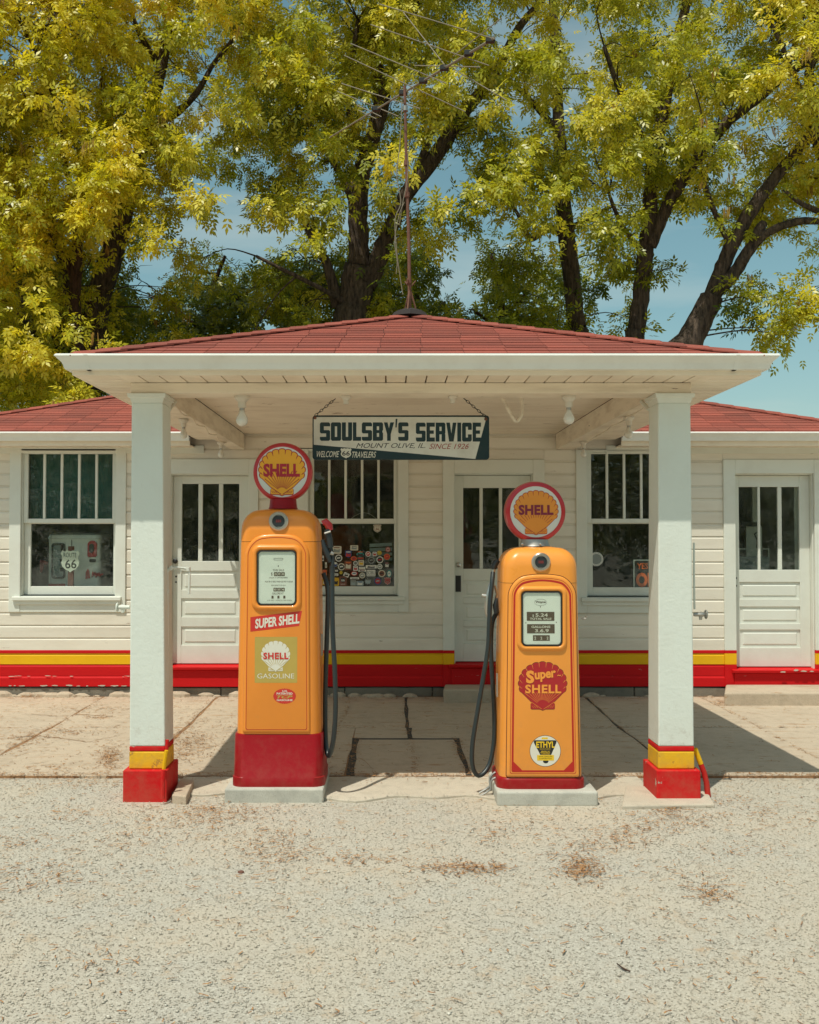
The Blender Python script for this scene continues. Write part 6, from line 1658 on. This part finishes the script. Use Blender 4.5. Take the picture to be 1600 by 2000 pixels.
TREES = [
 dict(label='thin brown stemmed tree leafing above the left corner of the canopy roof', mat='leaf_a', bark='bark2', base=(152, 17.6), limbs=[
   [(158,760,17.6,13),(153,690,17.6,13),(146,600,17.5,12),(150,520,17.4,11),(150,440,17.3,9),(142,380,17.2,6),(120,300,17.1,4)],
   [(150,500,17.4,8),(165,430,17.3,6),(190,340,17.1,5),(200,250,16.9,3)],
   [(146,560,17.5,7),(118,470,17.3,6),(60,420,17.0,5),(0,400,16.8,4)],
   [(142,400,17.2,5),(105,190,16.6,5),(60,80,16.3,4),(20,10,16.1,3)]]),
 dict(label='thick grey trunked tree filling the upper left with yellow green leaves', mat='leaf_a', bark='bark', base=(170, 19.0), limbs=[
   [(172,790,19,30),(178,700,19,28),(190,600,19,24),(212,520,18.9,24),(232,450,18.8,22),(255,370,18.7,17),(290,240,18.5,13),(315,130,18.4,11),(340,20,18.3,9),(360,-90,18.2,6)],
   [(135,560,18.9,14),(122,500,18.8,12),(100,430,18.7,9),(60,330,18.5,6),(20,250,18.4,4)],
   [(172,700,19,16),(135,610,18.9,15),(135,560,18.9,13)],
   [(290,240,18.5,9),(340,225,18.2,7),(385,180,18.0,6),(420,120,17.8,4),(470,60,17.6,3)],
   [(255,370,18.7,10),(310,240,18.0,7),(370,200,17.6,5),(410,140,17.4,3)],
   [(315,130,18.4,7),(270,60,18.2,5),(240,-40,18.0,3)]]),
 dict(label='dark leaning tree half hidden in leaves at the left edge', mat='leaf_b', bark='bark', base=(60, 20.5), limbs=[
   [(95,800,20.5,22),(70,700,20.5,19),(45,600,20.4,17),(20,500,20.3,15),(0,420,20.2,12),(-20,300,20.1,9)],
   [(70,700,20.5,11),(120,620,20.3,9),(100,520,20.2,7),(60,440,20.1,5)],
   [(10,470,20.3,9),(-60,380,20.1,7),(-120,280,20,5)]]),
 dict(label='massive forked tree straight behind the antenna mast', mat='leaf_b', bark='bark', base=(690, 18.4), limbs=[
   [(688,660,18.4,36),(690,620,18.4,34),(695,570,18.4,32),(703,520,18.4,30)],
   [(703,530,18.4,22),(700,480,18.4,20),(700,420,18.3,19),(702,352,18.3,19),(715,310,18.3,17),(730,260,18.2,16),(745,200,18.2,17),(740,150,18.2,15),(730,100,18.1,10),(722,20,18.0,8),(715,-80,18,6)],
   [(745,190,18.2,13),(762,140,18.2,12),(790,95,18.1,10),(805,40,18.0,8),(830,-40,17.9,5)],
   [(712,560,18.4,22),(735,520,18.4,19),(748,480,18.4,17),(775,420,18.4,15),(800,370,18.3,15),(840,320,18.3,16),(870,275,18.2,15),(905,220,18.1,13),(935,185,18.1,12),(975,130,18.0,9),(1010,60,17.9,8),(1060,0,17.8,6)],
   [(800,370,18.3,8),(828,300,18.2,8),(850,240,18.1,6),(870,180,18.0,4)],
   [(700,420,18.3,9),(660,330,18.1,7),(610,250,17.9,5),(560,180,17.7,3)],
   [(715,310,18.3,8),(680,200,18.1,7),(700,40,17.8,5)],
   [(660,600,18.4,14),(640,520,18.3,9),(612,470,18.2,8),(590,420,18.1,5)],
   [(690,600,18.4,8),(640,570,18.0,5),(560,530,17.8,4),(500,500,17.7,3)]]),
 dict(label='straight trunk with a bent dark side branch right of the roof peak', mat='leaf_b', bark='bark', base=(1130, 19.6), limbs=[
   [(1133,700,19.6,19),(1127,640,19.6,18),(1118,560,19.6,17),(1108,470,19.5,17),(1100,400,19.5,16),(1094,300,19.4,13),(1090,200,19.4,11),(1085,90,19.3,9),(1078,-20,19.2,7)],
   [(1110,470,19.5,9),(1085,448,19.4,8),(1060,452,19.3,7),(1036,466,19.2,6),(1018,430,19.1,4),(1000,400,19.0,3)],
   [(1105,450,19.5,8),(1135,435,19.4,6),(1165,418,19.2,5),(1200,400,19.0,3)],
   [(1092,260,19.4,8),(1040,200,19.2,6),(990,150,19.0,4)]]),
 dict(label='tall upright tree whose right limb climbs to the upper right corner', mat='leaf_b', bark='bark', base=(1240, 18.0), limbs=[
   [(1238,700,18,19),(1243,650,18,18),(1253,570,18,17),(1260,500,18,16),(1268,430,17.9,15),(1276,310,17.9,13),(1300,200,17.8,12),(1320,90,17.7,10),(1342,0,17.6,9),(1360,-90,17.6,7)],
   [(1270,480,17.9,13),(1300,410,17.8,13),(1325,365,17.7,13),(1365,305,17.6,12),(1400,262,17.5,11),(1430,230,17.4,11),(1485,188,17.3,10),(1535,145,17.2,10),(1600,108,17.1,9),(1700,70,17,7)],
   [(1535,145,17.2,6),(1560,60,17,5),(1575,0,16.9,4)],
   [(1276,310,17.9,7),(1220,200,17.7,6),(1180,90,17.5,4)],
   [(1260,500,18,6),(1215,440,17.8,5),(1190,380,17.6,3)]]),
 dict(label='heavy leaning tree split into two stems at the right side', mat='leaf_b', bark='bark', base=(1320, 17.0), limbs=[
   [(1318,740,17,30),(1345,674,17,27),(1368,625,17,24),(1390,580,17,22)],
   [(1385,590,17,16),(1408,530,17,15),(1428,482,16.9,15),(1468,410,16.8,14),(1512,350,16.7,12),(1556,297,16.6,11),(1620,220,16.5,9),(1700,130,16.4,7)],
   [(1390,580,17,14),(1430,540,16.9,13),(1460,492,16.8,11),(1482,450,16.7,10),(1492,436,16.7,8)],
   [(1450,515,16.8,8),(1480,470,16.7,9),(1512,448,16.6,8),(1556,433,16.5,8),(1600,432,16.4,7),(1680,440,16.3,5)],
   [(1428,482,16.9,7),(1390,400,16.7,5),(1370,330,16.5,3)]]),
 dict(label='slim leaning tree cut by the right edge of the picture', mat='leaf_a', bark='bark', base=(1720, 17.0), limbs=[
   [(1700,800,17,20),(1670,600,16.9,17),(1640,430,16.8,14),(1600,280,16.6,12),(1580,180,16.5,10),(1590,80,16.4,7),(1610,-40,16.3,5)],
   [(1640,430,16.8,8),(1570,400,16.4,5),(1530,370,16.2,3)], [(1590,240,16.6,6),(1540,120,16.2,5),(1500,30,16,3)]]),
]
UNDER = [
 dict(label='dark green low tree behind the left end of the station', mat='leaf_c', bark='bark2', base=(60, 22), limbs=[[(60,820,22,8),(50,700,22,7),(60,600,22,5),(80,520,22,3)], [(55,700,22,4),(130,640,21.8,3)]]),
 dict(label='loose dark green tree between the left tree and the forked tree', mat='leaf_c', bark='bark2', base=(400, 22), limbs=[[(400,760,22,9),(395,660,22,7),(410,580,22,5),(440,500,22,3)], [(397,650,22,4),(330,590,21.8,3)], [(405,620,22,4),(500,560,21.8,3),(560,520,21.6,2)]]),
 dict(label='slim green tree just left of the forked trunk', mat='leaf_c', bark='bark2', base=(560, 22.5), limbs=[[(566,740,22.5,7),(558,640,22.5,5),(575,570,22.5,4),(600,510,22.4,3)], [(560,620,22.5,3),(520,560,22.4,2)]]),
 dict(label='bushy dark green tree just right of the antenna mast', mat='leaf_c', bark='bark2', base=(830, 22), limbs=[[(830,720,22,8),(828,640,22,6),(815,580,22,4),(800,530,22,3)], [(828,620,22,4),(870,590,22,3)]]),
 dict(label='rounded mid green tree between the mast and the straight trunk', mat='leaf_b', bark='bark2', base=(985, 21.5), limbs=[[(985,740,21.5,9),(982,640,21.5,7),(975,560,21.5,5),(960,500,21.4,3)], [(982,620,21.5,4),(1040,560,21.4,3)], [(984,650,21.5,4),(930,610,21.4,3)]]),
]
def build_tree_wood(T, root, extra_tubes):
    m = MB()
    for li, limb in enumerate(T['limbs']):
        pts = [at(x, y, D) for x, y, D, r in limb]; rs = [r*D/2000 for x, y, D, r in limb]
        if li == 0:
            b0 = Vector((XX(T['base'][0], T['base'][1]), T['base'][1], -0.1)); pts = [b0] + pts; rs = [rs[0]*1.35] + rs
        sp_ = smooth_path(pts, 5); n = len(sp_); rr = []
        for i in range(n):
            t = i/(n-1)*(len(rs)-1); k_ = min(int(t), len(rs)-2); f_ = t-k_; rr.append((rs[k_]*(1-f_)+rs[k_+1]*f_)*(1+RN.uniform(-0.03, 0.04)))
        for i in range(1, n-1): sp_[i] = sp_[i] + Vector((RN.uniform(-1,1), RN.uniform(-1,1), 0))*rr[i]*0.09
        m.tube(sp_, rr, 12 if max(rs) > 0.08 else 7)
    o = m.build('trunk', M[T['bark']], root, smooth=True, sharp=180)
    m = MB()
    for tb in extra_tubes: m.tube(tb[0], tb[1], 4)
    if m.v: b_ = m.build('branches', M[T['bark']], root, smooth=True, sharp=180); tag(b_, kind='stuff')
ALL = []
def limb_nodes(T):
    out = []
    for li, limb in enumerate(T['limbs']):
        pts = smooth_path([at(x, y, D) for x, y, D, r in limb], 4); out += pts[(3 if li == 0 else 1):]
    return np.array([tuple(p) for p in out])
def grow(trees, C, RC, TONE, nleaf, size, gapk):
    nodes = [limb_nodes(T) for T in trees]; own = np.zeros(len(C), int); best = np.full(len(C), 1e9); att = np.zeros((len(C), 3))
    for i, nd in enumerate(nodes):
        d = np.linalg.norm((C[:, None]-nd[None])*np.array([1, 0.6, 1])[None, None], axis=2) + np.maximum(0, nd[None, :, 2]-C[:, None, 2])*0.5
        j = d.argmin(1); dm = d[np.arange(len(C)), j]; mk = dm < best
        best[mk] = dm[mk]; own[mk] = i; att[mk] = nd[j[mk]]
    for i, T in enumerate(trees):
        sel = np.where(own == i)[0]
        if len(sel) == 0: continue
        b0 = Vector((XX(T['base'][0], T['base'][1]), T['base'][1], -0.02))
        root = thing('broadleaf_tree', T['label'], 'tree', tuple(b0), 'trees behind the station')
        tubes = []
        for s in sel:
            a = Vector(att[s]); c_ = Vector(C[s]); d = c_-a; L = d.length
            mid = a.lerp(c_, 0.5) + Vector((RN.uniform(-.12,.12), RN.uniform(-.12,.12), RN.uniform(0.0, .16)))*L
            if L > 1.7: continue
            r0 = 0.008 + 0.006*L
            tubes.append((smooth_path([a, mid, c_], 4), [r0*(1-0.085*q_) for q_ in range(9)]))
            for q_ in range(3):
                v_ = Vector((RN.gauss(0,1), RN.gauss(0,1), RN.gauss(0,.6))).normalized()*RC[s]*RN.uniform(.6, 1.1)
                st_ = mid.lerp(c_, RN.uniform(0.4, 1.0)); tubes.append(([st_, st_+v_*0.5+Vector((0,0,0.04)), st_+v_-Vector((0,0,0.08))], [0.007, 0.005, 0.002]))
        build_tree_wood(T, root, tubes)
        data = make_leaves(C[sel], RC[sel], nleaf, size, TONE[sel], gapk)
        leaf_mesh('crown', [data], M[T['leafmat'] if 'leafmat' in T else T['mat']], root)
        T['root'] = root; T['C'] = C[sel]

# main crowns: clumps scattered through a deep layer of air, thinned where the photo shows sky
nC = 6400
px = NP.uniform(-260, 1880, nC); py = NP.uniform(-330, 780, nC)
D = np.where(px < 430, NP.uniform(14.8, 20.5, nC), NP.uniform(15.2, 21.0, nC))
low = py > 520
D = np.where(low & (px > 230), NP.uniform(17.6, 21, nC), D)
p_ = dens(px, py)
acc = NP.random(nC) < (p_**2.2)*0.44
acc &= ~in_gap(px, py, 1.0)
EX = [(1543,585,16.2),(1572,612,16.3),(1594,600,16.1),(1497,640,16.4),(1520,655,16.3),(1585,560,16.2),(1450,600,16.6),(1600,640,16.0),(1440,560,16.5)]
px = np.append(px[acc], [e[0] for e in EX]); py = np.append(py[acc], [e[1] for e in EX]); D = np.append(D[acc], [e[2] for e in EX]); acc = np.ones(len(px), bool)
Cc = np.array([tuple(at(a, b, c_)) for a, b, c_ in zip(px[acc], py[acc], D[acc])])
GAPS[:] = [g_ for g_ in GAPS if g_[:2] not in ((1560,640),(1500,690),(1465,600))]
RCc = NP.uniform(0.20, 0.42, len(Cc))
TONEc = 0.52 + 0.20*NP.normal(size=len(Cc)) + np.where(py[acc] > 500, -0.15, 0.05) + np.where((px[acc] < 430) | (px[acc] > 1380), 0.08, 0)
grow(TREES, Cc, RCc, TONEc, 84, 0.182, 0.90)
# lower, darker trees further back
nC = 1500
px = NP.uniform(-100, 1120, nC); py = NP.uniform(480, 740, nC); D = NP.uniform(20.3, 23.5, nC)
wgt = np.where(px < 260, 0.9, np.where(px < 600, 0.34, np.where(px < 680, 0.3, np.where(px < 900, 0.5, 0.75))))
wgt = wgt*np.clip((py-460)/110, 0.1, 1)
acc = (NP.random(nC) < wgt*0.42) & ~in_gap(px, py, 1.2)
Cu = np.array([tuple(at(a, b, c_)) for a, b, c_ in zip(px[acc], py[acc], D[acc])])
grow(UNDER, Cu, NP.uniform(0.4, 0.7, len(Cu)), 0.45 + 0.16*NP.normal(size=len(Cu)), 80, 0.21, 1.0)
# golden catkins hanging in the left and right crowns
for T, nn in ((TREES[0], 500), (TREES[1], 700), (TREES[7], 300), (TREES[6], 200), (TREES[5], 120)):
    if 'root' not in T: continue
    C_ = T['C']; idx = NP.integers(0, len(C_), nn//6)
    P = (C_[idx] + NP.normal(size=(len(idx), 3))*0.30); V_ = []; F_ = []
    for p in P:
        for s in range(7):
            x, y, z = p + NP.normal(size=3)*np.array([.035, .035, .02]); L = RN.uniform(.10, .20); dx = RN.uniform(-.02, .02); b_ = len(V_); w_ = 0.006
            V_ += [(x-w_, y, z), (x+w_, y, z), (x+w_+dx*.5, y+.004, z-L/2), (x-w_+dx*.5, y+.004, z-L/2), (x+w_*.5+dx, y, z-L), (x-w_*.5+dx, y, z-L)]; F_ += [(b_, b_+1, b_+2, b_+3), (b_+3, b_+2, b_+4, b_+5)]
    o = fast_mesh('catkins', np.array(V_), np.array(F_), M['catkin'], T['root'], attr=NP.random(len(F_))); tag(o, kind='stuff')

# the wood across the road, behind the photographer: it darkens what the window panes mirror
n = 15000
X_ = NP.uniform(-75, 75, n); H_ = 8.5 + 2.5*np.sin(X_*0.21) + 1.6*np.sin(X_*0.57+1)
Z_ = NP.random(n)**0.8*H_; Y_ = -36 - NP.uniform(0, 7, n) + 1.5*np.sin(X_*0.3)
P = np.stack([X_, Y_, Z_], 1); a_ = NP.normal(size=(n, 3)); b_ = NP.normal(size=(n, 3))
a_ /= np.linalg.norm(a_, axis=1, keepdims=True); b_ -= a_*(a_*b_).sum(1, keepdims=True); b_ /= np.linalg.norm(b_, axis=1, keepdims=True)
s_ = NP.uniform(.35, .8, n)[:, None]
V_ = np.stack([P-a_*s_, P-b_*s_*.6, P+a_*s_, P+b_*s_*.6], 1).reshape(-1, 3); V_[:, 2] = np.maximum(V_[:, 2], -0.01)
o = fast_mesh('distant_wood', V_, np.arange(4*n).reshape(-1, 4), M['leaf_c'], None, attr=NP.random(n)); tag(o, kind='stuff')

# ================================================================== GRAVEL, LITTER
def edge_y(x):
    return np.where((x > -1.42) & (x < 1.72), GD(1556) + 0.05*np.sin(x*5.1) + 0.04*np.sin(x*13.0+1) + np.where(x < -0.9, 0.10, 0), DF)
n = 84000
Y_ = 3.25 + (DF+0.22-3.25)*NP.random(n)**1.25; half_w = 0.47*Y_ + 0.15; X_ = NP.uniform(-1, 1, n)*half_w
EG = edge_y(X_) + np.where((X_ > -1.42) & (X_ < 1.72), 0, 0.06 + 0.05*np.sin(X_*4.3) + 0.03*np.sin(X_*11.7+2))
keep = Y_ < EG + NP.normal(size=n)*0.045
X_, Y_ = X_[keep], Y_[keep]; n = len(X_); RISE = np.where(Y_ > edge_y(X_)-0.03, 0.021, 0.0)
r = np.exp(NP.normal(size=n)*0.36)*0.0030; r = np.clip(r, 0.0016, 0.009)
octa = np.array([(1,0,0),(0,1,0),(-1,0,0),(0,-1,0),(0.15,0.1,0.9),(0,0,-0.6)], float)
of = np.array([(0,1,4),(1,2,4),(2,3,4),(3,0,4),(1,0,5),(2,1,5),(3,2,5),(0,3,5)])
rot = NP.uniform(0, 6.283, n); J = 1 + NP.normal(size=(n, 6, 3))*0.28
Vv = octa[None]*J; ca, sa = np.cos(rot)[:, None], np.sin(rot)[:, None]
vx = Vv[..., 0]*ca - Vv[..., 1]*sa; vy = Vv[..., 0]*sa + Vv[..., 1]*ca; vz = Vv[..., 2]*NP.uniform(.5, 1.0, n)[:, None]
Vs = np.stack([X_[:, None] + vx*r[:, None], Y_[:, None] + vy*r[:, None], -0.0195 + RISE[:, None] + r[:, None]*0.35 + vz*r[:, None]], 2).reshape(-1, 3)
Fs = ((np.arange(n)*6)[:, None, None] + of[None]).reshape(-1, 3)
o = fast_mesh('gravel', Vs, Fs, M['stone'], None, attr=np.repeat(NP.random(n), 8)); tag(o, kind='stuff')

def strands(name, pts, zf, parent=None, lmin=.012, lmax=.045, mat='litter'):
    V_ = []; F_ = []
    for (x, y) in pts:
        a = RN.uniform(0, 6.283); L = RN.uniform(lmin, lmax); cv = RN.uniform(-1.4, 1.4); w_ = RN.uniform(.0012, .0030); z = zf(x, y) + RN.uniform(.002, .010); b_ = len(V_)
        for i in range(4):
            V_ += [(x - math.sin(a)*w_, y + math.cos(a)*w_, z), (x + math.sin(a)*w_, y - math.cos(a)*w_, z + .001)]
            if i: F_.append((b_+2*i-2, b_+2*i-1, b_+2*i+1, b_+2*i))
            x += math.cos(a)*L/3; y += math.sin(a)*L/3; a += cv/3; z += RN.uniform(-.0012, .0012)
    o = fast_mesh(name, np.array(V_), np.array(F_), M[mat], parent, attr=NP.random(len(F_))); tag(o, kind='stuff'); return o
pts = []
CL = [(540,1652,60,26,260),(430,1585,70,14,260),(100,1690,70,16,70),(330,1600,90,25,150),(700,1672,50,8,70),(915,1690,60,7,220),(1140,1692,30,14,220),(1000,1600,60,18,60),(1180,1640,70,16,110),(1290,1598,70,14,120),(1315,1568,22,12,130),
      (1395,1742,26,14,80),(1320,1590,50,15,60),(1450,1655,50,10,40),(250,1640,60,20,60),(60,1720,60,14,60),(1240,1625,50,12,80),(1120,1665,30,12,50),(960,1625,20,8,30),(150,1585,60,12,60),(40,1640,50,10,50),(1500,1590,70,14,80),(1420,1560,60,10,70),(210,1525,120,6,160),(420,1520,50,8,160),(200,1870,60,14,30),(1360,1700,60,20,40)]
for cx, cy, sx, sy, k_ in CL:
    for _ in range(int(k_*1.25)):
        x_, y_ = RN.gauss(cx, sx*.8), RN.gauss(cy, sy*.9); d_ = GD(min(max(y_, 1515), 2050)); pts.append((XX(x_, d_, y_), d_))
for _ in range(1500):
    y_ = 3.3 + (DF-3.3)*RN.random()**0.8; pts.append((RN.uniform(-1, 1)*0.44*y_, y_))
strands('dry_litter', pts, lambda x, y: -0.016)
pts = []
for X0 in XL[1:-1]:
    for _ in range(150): y = RN.uniform(DF, D_WALL-.1); pts.append((xl(X0, y)+RN.gauss(0, .022 if X0 < -1 else .012), y))
for _ in range(420): pts.append((RN.uniform(-4, 4.4), DM + RN.gauss(0, .02)))
for _ in range(600): pts.append((RN.uniform(-4, 4.6), D_WALL - abs(RN.gauss(0, .12)) - .04))
for _ in range(1500): pts.append((RN.uniform(-3.6, 3.6), DF + RN.gauss(-0.01, .045)))
for _ in range(900): pts.append((RN.uniform(-4, -0.9), RN.uniform(DF, D_WALL-.1)))
for cx, cy, sx, sy, k_ in [(380,1450,50,22,420),(60,1440,60,10,160),(350,1475,40,14,160),(150,1385,80,8,90),(190,1400,30,4,60),(230,1385,40,4,50),(40,1460,40,14,90),(215,1480,20,22,340),(130,1430,60,5,120),(300,1400,40,8,40),(1408,1372,14,5,90),(100,1500,60,8,60),(400,1410,50,8,60)]:
    for _ in range(k_):
        x_, y_ = RN.gauss(cx, sx*.6), RN.gauss(cy, sy*.6); d_ = GD(min(max(y_, 1365), 1512)); pts.append((XX(x_, d_, y_), d_))
for _ in range(700): pts.append((RN.uniform(-4, 4.4), RN.uniform(DF, D_WALL-.1)))
for _ in range(200): pts.append((RN.uniform(-1.3, 1.6), RN.uniform(GD(1550), DF)))
for s_ in (PX0, PX1):
    for _ in range(150): pts.append((s_+RN.gauss(0,.03), RN.uniform(DF, DP)))
strands('dry_litter', [(x, y) for x, y in pts if y > DF-0.3], lambda x, y: 0.0, lmin=.015, lmax=.05)

def lump(name, label, cat, px_, py_, r_, mat):
    d_ = GD(py_, -0.02); q = at(px_, py_, d_); m = MB(); L = []
    for z, k_ in ((-.3, .6), (0, 1), (.45, .85), (.8, .4)): L.append([(q.x + r_*1.3*k_*math.cos(a)*(1+.2*math.sin(3*a)), q.y + r_*k_*math.sin(a), -0.018 + r_*z) for a in [2*math.pi*i/9 for i in range(9)]])
    m.loops(L); o = m.build(name, mat, None, smooth=True, sharp=50); tag(o, label, cat)
lump('loose_stone', 'single brown stone lying on the gravel in front of the left pump', 'stone', 471, 1705, 0.013, M['rust'])
m = MB(); d_ = GD(1893, -0.02); m.tube([at(1205, 1882, GD(1882, -.01)), at(1218, 1892, GD(1892, -.01)), at(1231, 1897, GD(1897, -.012))], [0.002, 0.004, 0.003], 5); o = m.build('twig', M['bark2'], None); tag(o, 'small dry twig lying on the gravel near the bottom', 'twig')

# lawn behind the station, out to the horizon
lw = bpy.data.materials.new('mown_grass'); nt, b, out = nodes_of(lw)
n1 = noise_(nt, 1.1, 8, 0.7); n2 = noise_(nt, 60, 3, 0.7)
c = mix_(nt, ramp_(nt, n1.outputs['Fac'], [(0.35, 0.0), (0.7, 1.0)]).outputs['Color'], (0.075, 0.10, 0.022), (0.15, 0.16, 0.04))
nt.links.new(c, b.inputs['Base Color']); b.inputs['Roughness'].default_value = 0.9; bump_(nt, b, n2.outputs['Fac'], 0.8, 0.03)
m = MB(); m.add([(-400, 16.4, -0.012), (400, 16.4, -0.012), (400, 599, -0.012), (-400, 599, -0.012)], [(0,1,2,3)])
o = m.build('lawn', lw); tag(o, kind='structure')
